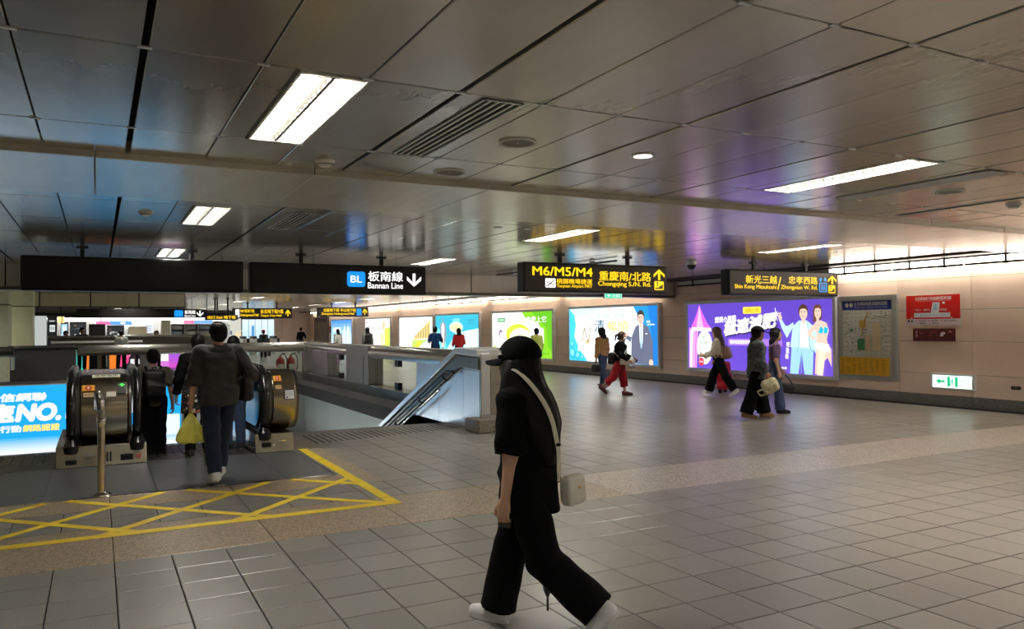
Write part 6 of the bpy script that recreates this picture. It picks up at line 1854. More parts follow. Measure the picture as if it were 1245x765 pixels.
# cream crossbody bag: strap over the left shoulder, across the back, bag at the right hip
hair1 = [c for c in W1.children if c.name.startswith('hair')][0]
bm_ = bmesh.new(); bm_.from_mesh(shirt1.data); bm_.from_mesh(hair1.data); tree = BVHTree.FromBMesh(bm_)
tp = f1.tp
CREAM = mat('cream_leather', S8(240, 232, 214), 0.45, noise=0.05, nscale=12)
bag_c = tp(-0.222, -0.115, -0.070)
strap = []; snrm = []
for t_ in np.linspace(0, 1, 26):
    a = np.array(tp(0.03, 0.10, 0.47)) * (1 - t_) + np.array(tp(-0.05, -0.11, -0.01)) * t_
    w_ = min(1.0, t_ * 2.2)
    out = nz(-f1.T[0] * (0.25 + 0.75 * w_) + f1.T[2] * (1.0 - w_) * 1.2 + f1.T[1] * 0.25)
    q, n_, i_, d_ = tree.ray_cast(Vector(a + out * 0.7), Vector(-out))
    strap.append(np.array(q) + out * 0.010); snrm.append(out)
for _ in range(3):
    strap = [strap[0]] + [(strap[k - 1] + strap[k] * 2 + strap[k + 1]) / 4 + snrm[k] * 0.0015 for k in range(1, 25)] + [strap[-1]]
bt = local_thing('crossbody_bag', 'small cream crossbody bag on a wide strap at the hip of the woman in black', 'bag', W1, bag_c)
B = MB(); vs = []
for k, p in enumerate(strap):
    tng = nz(strap[min(k + 1, 25)] - strap[max(k - 1, 0)]); nn = snrm[k]; sd = nz(np.cross(tng, nn)) * 0.017; th_ = nn * 0.002
    vs += [p - sd - th_, p + sd - th_, p + sd + th_, p - sd + th_]
B._add(vs, rings_to_faces(0, 26, 4)); shift(B, bag_c); B.build('strap', CREAM, bt, smooth=40)
Mb = np.stack([nz(f1.T[0] * 0.96 - f1.T[1] * 0.25), nz(f1.T[1] * 0.96 + f1.T[0] * 0.25), f1.T[2]])
soft(bt, 'bag_body', CREAM, [('rbox', (bag_c, (0.032, 0.068, 0.078), 0.025, Mb)), ('rbox', (bag_c - f1.T[2] * 0.02, (0.040, 0.078, 0.052), 0.025, Mb))], 0.007, 0.01, org=bag_c)
soft(bt, 'flap', mat('cream_leather_flap', S8(244, 236, 220), 0.42, noise=0.05, nscale=12), [('rbox', (bag_c + f1.T[2] * 0.035, (0.038, 0.072, 0.036), 0.02, Mb))], 0.007, 0.01, org=bag_c)
GOLD = mat('gold_metal', S8(200, 160, 80), 0.25, metal=1.0, noise=0.05)
B = MB(); e_ = strap[-1]; B.tube([e_ + Mb[1] * 0.018 * math.cos(a) + f1.T[2] * 0.014 * math.sin(a) for a in np.linspace(0, 2 * math.pi, 13)], 0.0035, 6); shift(B, bag_c); B.build('ring', GOLD, bt, smooth=True)
B = MB(); B.ball(tuple(bag_c - Mb[0] * 0.040 + f1.T[2] * 0.012), 0.008, 8, 6); shift(B, bag_c); B.build('clasp', GOLD, bt, smooth=True)
B = MB(); m_ = strap[14]; B.ball(tuple(m_), (0.02, 0.02, 0.009), 8, 6); shift(B, bag_c); B.build('buckle', M_black, bt, smooth=True)
# phone in the left hand
def held_phone(fig, P_, sd, lab, m=M_black):
    wr, d, n, t = fig.hands[sd]; c = wr + (d * 0.075 + n * 0.028) * fig.s
    o = local_thing('phone', lab, 'phone', P_, c)
    Mx = np.stack([d, t, n]); B = MB(); B.box(-0.072, -0.036, -0.004, 0.072, 0.036, 0.004); B.v = [tuple(np.array(p) @ Mx) for p in B.v]
    B.build('case', m, o, bevel=0.003)
    B = MB(); B.box(-0.066, -0.032, 0.004, 0.066, 0.032, 0.0052); B.v = [tuple(np.array(p) @ Mx) for p in B.v]
    B.build('screen', M_rubber, o)
held_phone(f1, W1, 'L', 'phone held in the lowered left hand of the woman in black', M_steel_d)
# folded umbrella in the right hand
wr, d_, n_, t_ = f1.hands['R']; hu = wr + d_ * 0.085 * s + n_ * 0.02 * s
um = local_thing('umbrella', 'folded dark grey umbrella hanging point down beside the woman in black', 'umbrella', W1, (hu[0] - 0.02, hu[1], 0.075))
B = MB(); h_ = hu[2] - 0.075
UMB = cloth('umbrella_grey', S8(70, 72, 76), rough=0.5)
B.lathe([(0.006, 0.06), (0.024, 0.10), (0.038, 0.26), (0.042, 0.44), (0.024, 0.52), (0.008, 0.54)], n=12); B.build('canopy', UMB, um, smooth=True)
MB().cyl((0, 0, -0.01), (0, 0, 0.08), 0.007, 8).build('tip', M_rubber, um, smooth=True)
MB().cyl((0, 0, 0.5), (0, 0, h_ + 0.03), 0.005, 8).build('shaft', M_steel_d, um, smooth=True)
MB().cyl((0, 0, h_ - 0.04), (0, 0, h_ + 0.06), 0.013, 10).build('handle', M_rubber, um, smooth=True)

# ---- 2. man in the dark hoodie with the yellow bag
CHAR = cloth('charcoal_fleece', S8(64, 64, 66)); 
M2 = person('balding man in dark grey hoodie and navy jeans carrying a yellow bag, seen from behind', 1.12, 8.72, 97)
f = Fig(H=1.67, vox=0.011, legR=(17, 8, -3, 0), legL=(-9, 5, -1, 12), armR=(-14, 30, 62, 20), armL=(2, 13, 6, 2), lean=1, head=(4, 2), w=1.12)
f.body(M2, SKIN2, curl=55)
f.face(M2)
f.top(M2, CHAR, off=0.046, u0=-0.10, sleeve=0.12, sr=(0.088, 0.076, 0.064), amp=0.008, name='hoodie', ratio=0.82, neck=0.02)
S = SDF(0.011, 0.03); s = f.s                                        # hood lying on the back
S.ell(f.tp(-0.085, 0, 0.455), np.array([0.055, 0.13, 0.085]) * s, f.T); S.cone(f.tp(-0.04, 0.10, 0.49), f.tp(0.06, 0.045, 0.46), 0.042 * s, 0.028 * s); S.cone(f.tp(-0.04, -0.10, 0.49), f.tp(0.06, -0.045, 0.46), 0.042 * s, 0.028 * s)
S.disp = folds(0.005, 1.2, 5); V, Q = S.build(); fast_obj('hood', V, Q, CHAR, M2)
f.trousers(M2, NAVY, r=(0.105, 0.083, 0.072), end=0.96, amp=0.005, name='jeans')
f.shoes(M2, WHITES, M_white, 1.08)
f.hair(M2, HAIRB, 'short', vol=0.016, bald=True)
# yellow bag hanging from the left hand
wr, d_, n_, t_ = f.hands['L']; hd = wr + (d_ * 0.10 + n_ * 0.012) * s
YB = mat('yellow_plastic_film', S8(255, 248, 110), 0.35, noise=0.06, nscale=9, bump=0.004, bscale=14, trans=0.0)
yb = local_thing('plastic_bag', 'translucent yellow plastic bag hanging from the hand of the balding man', 'bag', M2, hd + np.array([0, 0, -0.31]))
S = SDF(0.009, 0.03)
S.loft(np.array([0, 0, 0.0]), np.eye(3), np.array([0.0, 0.03, 0.09, 0.16, 0.23, 0.28, 0.31]), np.array([0.125, 0.15, 0.138, 0.11, 0.07, 0.03, 0.016]), np.array([0.6, 0.66, 0.62, 0.6, 0.55, 0.6, 0.8]))
S.disp = lambda X, Y, Z: 0.005 * np.sin(70 * Y + 30 * Z * np.sign(Y)) + 0.004 * np.sin(55 * X + 40 * Z)
V, Q = S.build(); fast_obj('bag_body', V, Q, YB, yb)
B = MB()
for q in (-1, 1): B.tube([(0.012 * q, 0, 0.29), (0.018 * q, 0, 0.33), (0.012 * q, 0, 0.36)], [0.012, 0.008, 0.006], 6)
B.build('handle', YB, yb, smooth=True)
# black shoulder bag on his right hip
BLKL = mat('black_nylon', S8(20, 20, 24), 0.4, noise=0.15, bump=0.001, bscale=120)
bc = f.tp(0.02, -0.285, 0.06)
sb = local_thing('shoulder_bag', 'black shoulder bag under the right arm of the balding man', 'bag', M2, bc)
soft(sb, 'bag_body', BLKL, [('rbox', (bc, (0.13, 0.062, 0.135), 0.05, f.T))], 0.01, 0.01, 0.003, org=bc)
B = MB(); B.tube([f.tp(0.06, -0.28, 0.16), f.tp(0.10, -0.19, 0.40), f.tp(0.02, -0.135, 0.53), f.tp(-0.10, -0.155, 0.45), f.tp(-0.15, -0.24, 0.25), f.tp(-0.06, -0.30, 0.16)], 0.02, 8, flat=((0, 0, 1), 0.6)); shift(B, bc); B.build('strap', BLKL, sb, smooth=True)
B = MB(); B.box(bc[0] - 0.05, bc[1] - 0.064, bc[2] + 0.05, bc[0] + 0.05, bc[1] - 0.058, bc[2] + 0.06); shift(B, bc); B.build('zip', M_chrome, sb)

# ---- 3. person in the flowered coat in front of him, and one more beyond
def floral():
    m = mat('flowered_cloth', S8(30, 28, 28), 0.8)
    nt = m.node_tree; tc = nt.nodes.new('ShaderNodeTexCoord')
    v = nt.nodes.new('ShaderNodeTexVoronoi'); v.inputs['Scale'].default_value = 22; nt.links.new(tc.outputs['Object'], v.inputs['Vector'])
    r = nt.nodes.new('ShaderNodeValToRGB'); e = r.color_ramp.elements; r.color_ramp.interpolation = 'CONSTANT'
    e[0].position = 0; e[0].color = (1, 1, 1, 1); e[1].position = 0.34; e[1].color = (0, 0, 0, 1); nt.links.new(v.outputs['Distance'], r.inputs['Fac'])
    c2 = nt.nodes.new('ShaderNodeValToRGB'); c2.color_ramp.interpolation = 'CONSTANT'; q = c2.color_ramp.elements
    q[0].color = (*S8(176, 96, 84), 1); q[1].position = 0.35; q[1].color = (*S8(196, 186, 168), 1); z = q.new(0.55); z.color = (*S8(92, 110, 76), 1); z = q.new(0.8); z.color = (*S8(120, 70, 60), 1)
    sp = nt.nodes.new('ShaderNodeSeparateColor'); nt.links.new(v.outputs['Color'], sp.inputs[0]); nt.links.new(sp.outputs[0], c2.inputs['Fac'])
    mx = nt.nodes.new('ShaderNodeMix'); mx.data_type = 'RGBA'; nt.links.new(r.outputs['Color'], mx.inputs['Factor']); mx.inputs['A'].default_value = (*S8(26, 24, 24), 1); nt.links.new(c2.outputs['Color'], mx.inputs['B'])
    nt.links.new(mx.outputs['Result'], nt.nodes['Principled BSDF'].inputs['Base Color'])
    return m
FLOR = floral()
P3 = person('person in black jacket and dark flowered dress at the escalator, left of the hooded man', 1.13, 10.70, 92)
f = Fig(H=1.55, vox=0.012, legR=(6, 3, 3, 0), legL=(-6, 6, 3, 0), armR=(0, 8, 10, 0), armL=(-3, 16, 16, 2), head=(-4, 3), w=1.05)
f.body(P3, SKIN2, curl=30)
f.face(P3)
f.top(P3, BLACKC, off=0.032, u0=0.24, sleeve=0.9, sr=(0.076, 0.066, 0.055), amp=0.006, name='jacket', ratio=0.8)
S = SDF(0.012, 0.02); s = f.s
S.loft(f.pel, f.T, np.array([-0.30, -0.1, 0.1, 0.26]) * s, np.array([0.235, 0.22, 0.20, 0.19]) * s, 0.78); S.disp = lambda X, Y, Z: 0.006 * np.sin(24 * np.arctan2(Y + 0 * Z, X + 1e-4) / 2.0 + 4 * Z)
V, Q = S.build(); fast_obj('dress', V, Q, FLOR, P3)
f.trousers(P3, BLACKT, r=(0.095, 0.078, 0.066), amp=0.004)
f.shoes(P3, mat('black_trainers', S8(30, 30, 32), 0.5, noise=0.1), M_white)
f.hair(P3, HAIRB, 'short', vol=0.02)
P3b = person('person in blue jeans and black top mostly hidden by the hooded man', 1.60, 10.98, 90)
f = Fig(H=1.52, vox=0.014, legR=(6, 3, 2, 0), legL=(-4, 4, 2, 0), armR=(0, 6, 20, 0), armL=(0, 6, 12, 0), w=0.95)
f.body(P3b, SKINM); f.face(P3b); f.top(P3b, BLACKC, off=0.025, u0=-0.05, sleeve=0.95, name='jumper'); f.trousers(P3b, DENIM, r=(0.098, 0.08, 0.07), name='jeans'); f.shoes(P3b, mat('black_trainers', S8(30, 30, 32)), M_white); f.hair(P3b, HAIRB, 'short', vol=0.016)

# ---- 4. man with the backpack going down
KHAKI = cloth('grey_khaki_cotton', S8(104, 98, 84))
P4 = person('man in grey khaki top with black backpack riding down the left escalator opening', 0.70, 12.38, 92, z=-0.305)
f = Fig(H=1.64, vox=0.012, legR=(3, 3, -1, 0), legL=(-3, 2, -1, 0), armR=(2, 14, 14, 0), armL=(2, 7, 14, 4), head=(0, 4), w=1.08)
f.body(P4, SKIN2); f.face(P4)
f.top(P4, KHAKI, off=0.024, u0=-0.06, sleeve=-0.75, sr=(0.074, 0.07, 0.07), name='tshirt', amp=0.005)
f.trousers(P4, BLACKT, r=(0.11, 0.10, 0.10), amp=0.004); f.shoes(P4, mat('black_trainers', S8(30, 30, 32)), M_black); f.hair(P4, HAIRB, 'short', vol=0.016)
s = f.s
S = SDF(0.012, 0.02); S.cone(f.tp(0.06, 0.05, 0.47), f.tp(-0.065, 0.05, 0.50), 0.026 * s, 0.03 * s); S.cone(f.tp(-0.065, 0.05, 0.50), f.tp(-0.065, -0.05, 0.50), 0.03 * s, 0.03 * s); S.cone(f.tp(-0.065, -0.05, 0.5), f.tp(0.06, -0.05, 0.47), 0.03 * s, 0.026 * s)
V, Q = S.build(); fast_obj('collar', V, Q, cloth('pale_collar', S8(160, 160, 156)), P4)
def backpack(P_, f, lab, m, w=0.15, h=0.21, d=0.085, uz=0.26, back=0.19, vox=0.012, strap=True):
    c = f.tp(-back, 0, uz)
    b = local_thing('backpack', lab, 'backpack', P_, c)
    soft(b, 'bag_body', m, [('rbox', (c, (d, w, h), 0.06, f.T)), ('rbox', (c - f.T[0] * d * 0.8 - f.T[2] * h * 0.35, (0.04, w * 0.8, h * 0.45), 0.035, f.T))], vox, 0.015, 0.003, org=c)
    if strap:
        for q in (-1, 1):
            B = MB(); B.tube([f.tp(-back + d * 0.9, q * 0.09, uz + h * 0.85), f.tp(-0.03, q * 0.105, 0.515), f.tp(0.10, q * 0.115, 0.44), f.tp(0.145, q * 0.12, 0.30), f.tp(0.06, q * 0.165, 0.12), f.tp(-back + d, q * 0.13, uz - h * 0.75)], 0.022, 8, flat=(tuple(f.T[0]), 0.5)); shift(B, c); B.build('strap', m, b, smooth=True)
    B = MB(); B.tube([f.tp(-back, 0.03, uz + h * 0.97), f.tp(-back, 0.025, uz + h + 0.04), f.tp(-back, -0.025, uz + h + 0.04), f.tp(-back, -0.03, uz + h * 0.97)], 0.010, 6); shift(B, c); B.build('top_loop', m, b, smooth=True)
    return b
backpack(P4, f, 'black backpack on the man riding down the escalator', BLKL)

# ---- 6. woman with the tan backpack at the purple advert
CREAMC = cloth('cream_knit', S8(206, 196, 180))
P6 = person('long-haired woman in cream top and wide black trousers striding left past the purple advert', 12.30, 13.40, 122)
f = Fig(H=1.56, vox=0.013, legR=(26, 10, 2, 0), legL=(-24, 10, 2, 35), armR=(18, 8, 55, 6), armL=(20, 8, 62, 8), lean=4, head=(-2, 14), w=0.95)
f.body(P6, SKINM, curl=45); f.face(P6)
f.top(P6, CREAMC, off=0.026, u0=-0.03, sleeve=0.8, sr=(0.074, 0.066, 0.055), amp=0.006, name='blouse')
f.trousers(P6, BLACKT, r=(0.105, 0.098, 0.112), end=0.97, top=0.16, amp=0.006)
f.shoes(P6, WHITES, M_white); f.hair(P6, HAIRBR, 'long', 0.40, 0.032)
held_phone(f, P6, 'L', 'pale phone held up by the woman with the tan backpack', M_white)
backpack(P6, f, 'small tan backpack on the long-haired woman in the cream top', mat('tan_leather', S8(150, 116, 92), 0.5, noise=0.08), 0.13, 0.14, 0.07, 0.16, 0.20)
# person in red mostly hidden behind her
REDC = cloth('crimson_cloth', S8(170, 24, 40))
P6b = person('person in black top and blue jeans mostly hidden behind the woman with the tan backpack', 13.90, 15.2, 118)
f = Fig(H=1.42, vox=0.016, legR=(10, 6, 2, 0), legL=(-10, 8, 2, 12), armR=(0, 8, 15, 0), armL=(0, 8, 15, 0), w=0.92)
f.body(P6b, SKINM); f.face(P6b); f.top(P6b, BLACKC, off=0.02, u0=-0.05, sleeve=0.95, name='jumper'); f.trousers(P6b, DENIM, name='jeans'); f.shoes(P6b, WHITES, M_white); f.hair(P6b, HAIRB, 'short', vol=0.016)
t = thing('trolley_bag', 'crimson upright bag on small wheels behind the woman with the tan backpack', 'bag', (13.05, 14.08, 0), math.radians(118))
S = SDF(0.014, 0.02); S.rbox((0, 0, 0.41), (0.12, 0.20, 0.33), 0.06); S.rbox((-0.11, 0, 0.30), (0.04, 0.15, 0.17), 0.03)
S.disp = folds(0.006, 0.8, 4); V, Q = S.build(); fast_obj('bag_body', V, Q, REDC, t)
for q in (-1, 1):
    MB().cyl((0.03, q * 0.15, 0.045), (0.03, q * 0.19, 0.045), 0.045, 14).build('wheel', M_rubber, t, smooth=True)
    MB().box(0.0, q * 0.15, 0.04, 0.05, q * 0.18, 0.12).build('wheel_bracket', M_black, t)
B = MB(); B.tube([(0.08, -0.09, 0.68), (0.09, -0.09, 0.86), (0.09, 0.09, 0.86), (0.08, 0.09, 0.68)], 0.010, 8); B.build('pull_handle', M_black, t, smooth=True)

# ---- 7. person in the patterned denim jacket with the cream bag
CAMO = cloth('patterned_denim', S8(32, 38, 48), col2=S8(98, 102, 100), nscale=18)
P7 = person('person in patterned denim jacket and black cap carrying a cream backpack, walking right', 9.98, 9.98, -32)
f = Fig(H=1.585, vox=0.012, legR=(-13, 4, 3, 6), legL=(15, 8, 2, 0), armR=(6, 8, 22, 4), armL=(-4, 8, 18, 2), lean=2, head=(0, 4), w=1.0)
f.body(P7, SKIN2, curl=60); f.face(P7)
f.top(P7, CAMO, off=0.054, u0=-0.16, sleeve=0.95, sr=(0.096, 0.084, 0.07), amp=0.009, name='jacket', ratio=0.82, collar=0.02, neck=0.02)
f.trousers(P7, BLACKT, r=(0.112, 0.108, 0.125), end=0.98, amp=0.007)
f.shoes(P7, mat('tan_suede', S8(150, 112, 66), 0.7, noise=0.1), mat('gum_sole', S8(170, 130, 80), 0.6, noise=0.05), 1.08)
f.hair(P7, HAIRB, 'long', 0.24, 0.020)
s = f.s; hp = f.hp; c1, M1 = f.hc, f.HM
S = SDF(0.01, 0.012); S.ell(hp(-0.012, 0, 0.045), np.array([0.122, 0.104, 0.105]) * s, f.HM)
S.clip = [lambda X, Y, Z: 0.04 - ((X - c1[0]) * M1[2][0] + (Y - c1[1]) * M1[2][1] + (Z - c1[2]) * M1[2][2])]
V, Q = S.build(); cp = fast_obj('cap', V, Q, BLACKC, P7)
B = MB(); B.tube([hp(0.09, 0, 0.048), hp(0.14, 0, 0.045), hp(0.20, 0, 0.034)], [0.085 * s, 0.08 * s, 0.05 * s], 12, flat=(tuple(f.HM[2]), 0.10)); B.build('brim', BLACKC, cp, smooth=40)
wr, d_, n_, t_ = f.hands['R']; bc = wr + d_ * 0.10 * s + np.array([0.01, -0.02, -0.13])
CRB = cloth('cream_canvas', S8(196, 186, 150), noise=0.2)
cb = local_thing('backpack', 'cream canvas backpack hanging from the hand of the person in denim', 'backpack', P7, bc)
Rb = rotm((0, 1, 0), 25)
soft(cb, 'bag_body', CRB, [('rbox', (bc, (0.14, 0.085, 0.12), 0.07, Rb)), ('rbox', (bc + np.array([0.02, -0.07, -0.03]), (0.09, 0.04, 0.07), 0.035, Rb))], 0.011, 0.02, 0.006, org=bc)
for q in (-1, 1):
    B = MB(); B.tube([bc + np.array([-0.10, 0.03 * q, -0.05]), bc + np.array([-0.22, 0.03 * q, -0.10]), bc + np.array([-0.16, 0.03 * q, -0.17]), bc + np.array([0.0, 0.03 * q, -0.12])], 0.014, 8); shift(B, bc); B.build('strap', CRB, cb, smooth=True)
B = MB(); B.tube([bc + np.array([-0.03, 0, 0.09]), wr + d_ * 0.10 * s, bc + np.array([0.05, 0, 0.09])], 0.011, 8); shift(B, bc); B.build('top_loop', CRB, cb, smooth=True)

# ---- 8. person in the purple top
PURP = cloth('plum_knit', S8(108, 78, 110))
P8 = person('person in plum top and blue jeans walking right beside the purple advert', 10.72, 10.28, -34)
f = Fig(H=1.56, vox=0.012, legR=(-20, 22, 3, 35), legL=(13, 8, 2, 0), armR=(-2, 8, 14, 0), armL=(14, 9, 16, 0), lean=2, head=(0, 0), w=0.95)
f.body(P8, SKINM, curl=55); f.face(P8)
f.top(P8, PURP, off=0.016, u0=0.04, sleeve=-0.85, sr=(0.064, 0.056, 0.052), amp=0.004, name='top')
f.trousers(P8, DENIM, r=(0.098, 0.085, 0.105), end=0.98, top=0.16, name='jeans', amp=0.005)
f.shoes(P8, mat('black_trainers', S8(30, 30, 32)), M_black); f.hair(P8, HAIRB, 'long', 0.30, 0.020)
wr, d_, n_, t_ = f.hands['L']; bc = wr + d_ * 0.10 * f.s + np.array([0.04, 0.02, -0.26])
hb = local_thing('handbag', 'black handbag swinging from the hand of the person in the plum top', 'bag', P8, bc)
soft(hb, 'bag_body', BLKL, [('rbox', (bc, (0.16, 0.05, 0.085), 0.045, rotm((0, 1, 0), -8)))], 0.011, 0.02, 0.004, org=bc)
B = MB(); B.tube([bc + np.array([-0.12, 0, 0.06]), bc + np.array([-0.06, 0, 0.22]), wr + d_ * 0.10 * f.s, bc + np.array([0.04, 0, 0.20]), bc + np.array([0.12, 0, 0.06])], 0.012, 8); shift(B, bc); B.build('handle', BLKL, hb, smooth=True)

# ---- 9. woman in the tan jacket, from behind
TAN = cloth('tan_wool', S8(178, 136, 82))
P9 = person('woman in tan jacket and blue jeans walking away along the blue and white advert', 11.55, 16.9, 98)
f = Fig(H=1.55, vox=0.014, legR=(14, 6, 2, 0), legL=(-16, 14, 2, 30), armR=(4, 10, 25, 4), armL=(-4, 12, 8, 0), lean=2, head=(0, 4), w=0.98)
f.body(P9, SKINM, curl=50); f.face(P9)
f.top(P9, TAN, off=0.030, u0=-0.01, sleeve=0.95, sr=(0.074, 0.064, 0.054), name='jacket', amp=0.006, collar=0.01)
f.trousers(P9, DENIM, r=(0.095, 0.076, 0.066), name='jeans', amp=0.005); f.shoes(P9, mat('grey_trainers', S8(120, 112, 104), 0.6, noise=0.1), M_white); f.hair(P9, HAIRB, 'long', 0.20, 0.024)
wr, d_, n_, t_ = f.hands['L']; bc = wr + d_ * 0.1 * f.s + np.array([0, 0.0, -0.17])
hb = local_thing('handbag', 'black handbag in the hand of the woman in the tan jacket', 'bag', P9, bc)
soft(hb, 'bag_body', BLKL, [('rbox', (bc, (0.13, 0.055, 0.10), 0.03, np.eye(3)))], 0.014, 0.02, 0.003, org=bc)
B = MB(); B.tube([bc + np.array([-0.07, 0, 0.09]), wr + d_ * 0.1 * f.s, bc + np.array([0.07, 0, 0.09])], 0.012, 8); shift(B, bc); B.build('handle', BLKL, hb, smooth=True)

# ---- 10. person with the mask and red trousers
P10 = person('masked person in black jacket and cropped red trousers walking right', 10.62, 14.85, -42)
f = Fig(H=1.49, vox=0.013, legR=(-22, 24, 3, 42), legL=(10, 4, 2, 0), armR=(12, 9, 46, 8), armL=(16, 9, 52, 8), lean=4, head=(0, 4), w=1.08)
f.body(P10, SKINM, curl=45); f.face(P10, mouth=False)
f.top(P10, BLACKC, off=0.040, u0=-0.06, sleeve=0.9, sr=(0.086, 0.076, 0.064), name='jacket', amp=0.008, ratio=0.82, collar=0.02)
f.trousers(P10, cloth('red_cotton', S8(160, 22, 34)), r=(0.112, 0.105, 0.095), end=0.62, amp=0.007)
f.shoes(P10, mat('dark_red_trainers', S8(92, 30, 34), 0.6, noise=0.1), M_black, 1.05); f.hair(P10, HAIRBR, 'pony', 0.10, 0.014)
f.mask(P10, mat('white_mask', S8(228, 228, 230), 0.8, noise=0.02))
s = f.s
SC_ = SDF(0.013, 0.03); SC_.cone(f.tp(0.03, 0.09, 0.46), f.tp(0.09, 0.02, 0.42), 0.05 * s, 0.05 * s); SC_.cone(f.tp(0.03, -0.09, 0.46), f.tp(0.09, -0.02, 0.42), 0.05 * s, 0.05 * s); SC_.cone(f.tp(0.11, 0.0, 0.42), f.tp(0.13, 0.0, 0.22), 0.055 * s, 0.05 * s)
SC_.disp = folds(0.006, 1.5, 8); V, Q = SC_.build(); fast_obj('scarf', V, Q, cloth('pale_grey_scarf', S8(184, 184, 188)), P10)
held_phone(f, P10, 'L', 'dark phone held by the masked person in red trousers')
bc = f.tp(0.14, -0.20, 0.02)
wb = local_thing('crossbody_bag', 'off-white bag carried at the front of the masked person in red trousers', 'bag', P10, bc)
soft(wb, 'bag_body', cloth('offwhite_canvas', S8(214, 196, 184)), [('rbox', (bc, (0.10, 0.05, 0.085), 0.03, f.T))], 0.012, 0.02, 0.003, org=bc)
B = MB(); B.tube([f.tp(0.08, -0.20, 0.10), f.tp(0.155, -0.06, 0.32), f.tp(0.08, 0.11, 0.53), f.tp(-0.09, 0.12, 0.47), f.tp(-0.18, -0.06, 0.25), f.tp(0.02, -0.22, 0.10)], 0.012, 6); shift(B, bc); B.build('strap', M_white, wb, smooth=True)
bc = f.tp(0.30, 0.16, -0.02)
pb = local_thing('plastic_bag', 'pale grey bag hanging in front of the masked person in red trousers', 'bag', P10, bc)
soft(pb, 'bag_body', mat('pale_grey_film', S8(170, 176, 184), 0.35, noise=0.1, nscale=12), [('loft', (bc, np.eye(3), np.array([-0.13, -0.08, 0.03, 0.12, 0.16]), np.array([0.06, 0.11, 0.10, 0.05, 0.02]), 0.75))], 0.012, 0.02, 0.006, org=bc)
bc = f.tp(-0.22, 0.10, 0.06)
db = local_thing('shoulder_bag', 'black shoulder bag behind the masked person in red trousers', 'bag', P10, bc)
soft(db, 'bag_body', BLKL, [('rbox', (bc, (0.09, 0.13, 0.14), 0.06, f.T))], 0.013, 0.02, 0.004, org=bc)
B = MB(); B.tube([f.tp(-0.20, 0.18, 0.18), f.tp(-0.08, 0.15, 0.50), f.tp(0.06, 0.14, 0.48), f.tp(0.02, 0.22, 0.25), f.tp(-0.16, 0.2, 0.14)], 0.014, 6); shift(B, bc); B.build('strap', BLKL, db, smooth=True)

# ---- small figures further off
def far_person(lab, x, y, deg, H, top, bottom, hair='short', hm=None, sleeve=0.95, pack=None, z=0.0, vox=0.02, legs=((8, 4, 2, 0), (-8, 6, 2, 0)), arms=((0, 8, 12, 0), (0, 8, 12, 0)), shoes=None, w=1.0, cap=None, packlab=None):
    P_ = person(lab, x, y, deg, z)
    g_ = Fig(H=H, vox=vox, legR=legs[0], legL=legs[1], armR=arms[0], armL=arms[1], w=w)
    g_.body(P_, SKIN2)
    g_.top(P_, top, off=0.028, u0=-0.07, sleeve=sleeve, sr=(0.076, 0.068, 0.056), amp=0.004)
    g_.trousers(P_, bottom, amp=0.003)
    g_.shoes(P_, shoes or M_black, M_white)
    g_.hair(P_, hm or HAIRB, hair, 0.26, 0.02)
    if cap is not None:
        S = SDF(0.015, 0.01); S.ell(g_.hp(-0.01, 0, 0.05), np.array([0.125, 0.105, 0.11]) * g_.s, g_.HM); hc, MM = g_.hc, g_.HM
        S.clip = [lambda X, Y, Z: 0.04 - ((X - hc[0]) * MM[2][0] + (Y - hc[1]) * MM[2][1] + (Z - hc[2]) * MM[2][2])]
        V, Q = S.build(); fast_obj('cap', V, Q, cap, P_)
    if pack is not None: backpack(P_, g_, packlab, pack, vox=0.02)
    return P_, g_
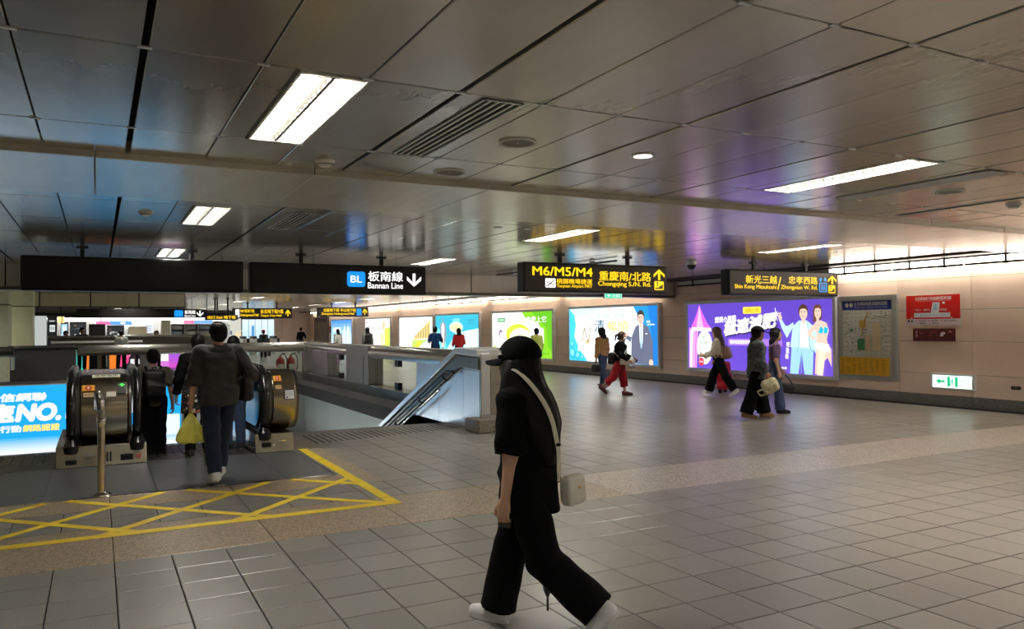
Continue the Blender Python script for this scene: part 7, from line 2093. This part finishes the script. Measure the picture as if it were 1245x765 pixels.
far_person('person in blue shirt facing the turquoise advert beyond the guard rail', 11.43, 28.0, 75, 1.65, cloth('royal_blue_cotton', S8(28, 70, 130)), BLACKT, arms=((10, 22, 95, 20), (8, 18, 80, 15)), sleeve=-0.9)
far_person('person in red top with dark bobbed hair beyond the guard rail', 12.42, 28.0, 80, 1.58, cloth('scarlet_cotton', S8(200, 36, 44)), BLACKT, 'long', HAIRB, arms=((5, 12, 60, 10), (5, 12, 60, 10)))
far_person('person with black backpack and grey sleeves in front of the far green and white advert', 10.64, 34.0, 85, 1.64, cloth('light_grey_cotton', S8(130, 130, 124)), BLACKT, 'long', HAIRB, pack=BLKL, packlab='black backpack on the person by the far green and white advert')
far_person('person in white top with black hair before the furthest blue advert', 10.95, 40.0, 100, 1.57, cloth('white_cotton', S8(222, 222, 212)), cloth('navy_cotton', S8(40, 44, 60)), 'long', HAIRB)
far_person('distant person in black top walking by the pinkish far wall', 11.5, 50.8, 60, 1.68, BLACKC, cloth('grey_cotton', S8(110, 110, 112)), arms=((0, 24, 70, 20), (0, 12, 10, 0)), vox=0.025)
far_person('distant person with red cap and dark backpack near the ticket gates', 7.95, 44.0, 80, 1.55, cloth('dark_teal_cotton', S8(40, 52, 60)), BLACKT, pack=BLKL, vox=0.025, cap=REDC, packlab='dark backpack on the distant person with the red cap')
far_person('person in lime green top mostly hidden behind the head of the woman in black', 13.35, 23.5, 95, 1.56, cloth('lime_cotton', S8(196, 204, 96)), BLACKT, 'short', HAIRB, w=1.1)
far_person('customer in grey-white shirt standing at the shop counter beyond the well', 0.79, 33.5, 80, 1.61, cloth('grey_white_cotton', S8(170, 170, 160)), BLACKT)
far_person('shop worker behind the counter right of the beige partition', 2.12, 35.2, -90, 1.57, cloth('white_cotton', S8(222, 222, 212)), BLACKT, vox=0.025)
far_person('dark-clothed shop worker behind the counter left of the black screen', -0.55, 35.3, -80, 1.72, BLACKC, BLACKT, vox=0.025)
far_person('shop worker in white with black hair at the left end of the counter', -1.12, 35.4, -70, 1.60, cloth('white_cotton', S8(222, 222, 212)), BLACKT, vox=0.025)
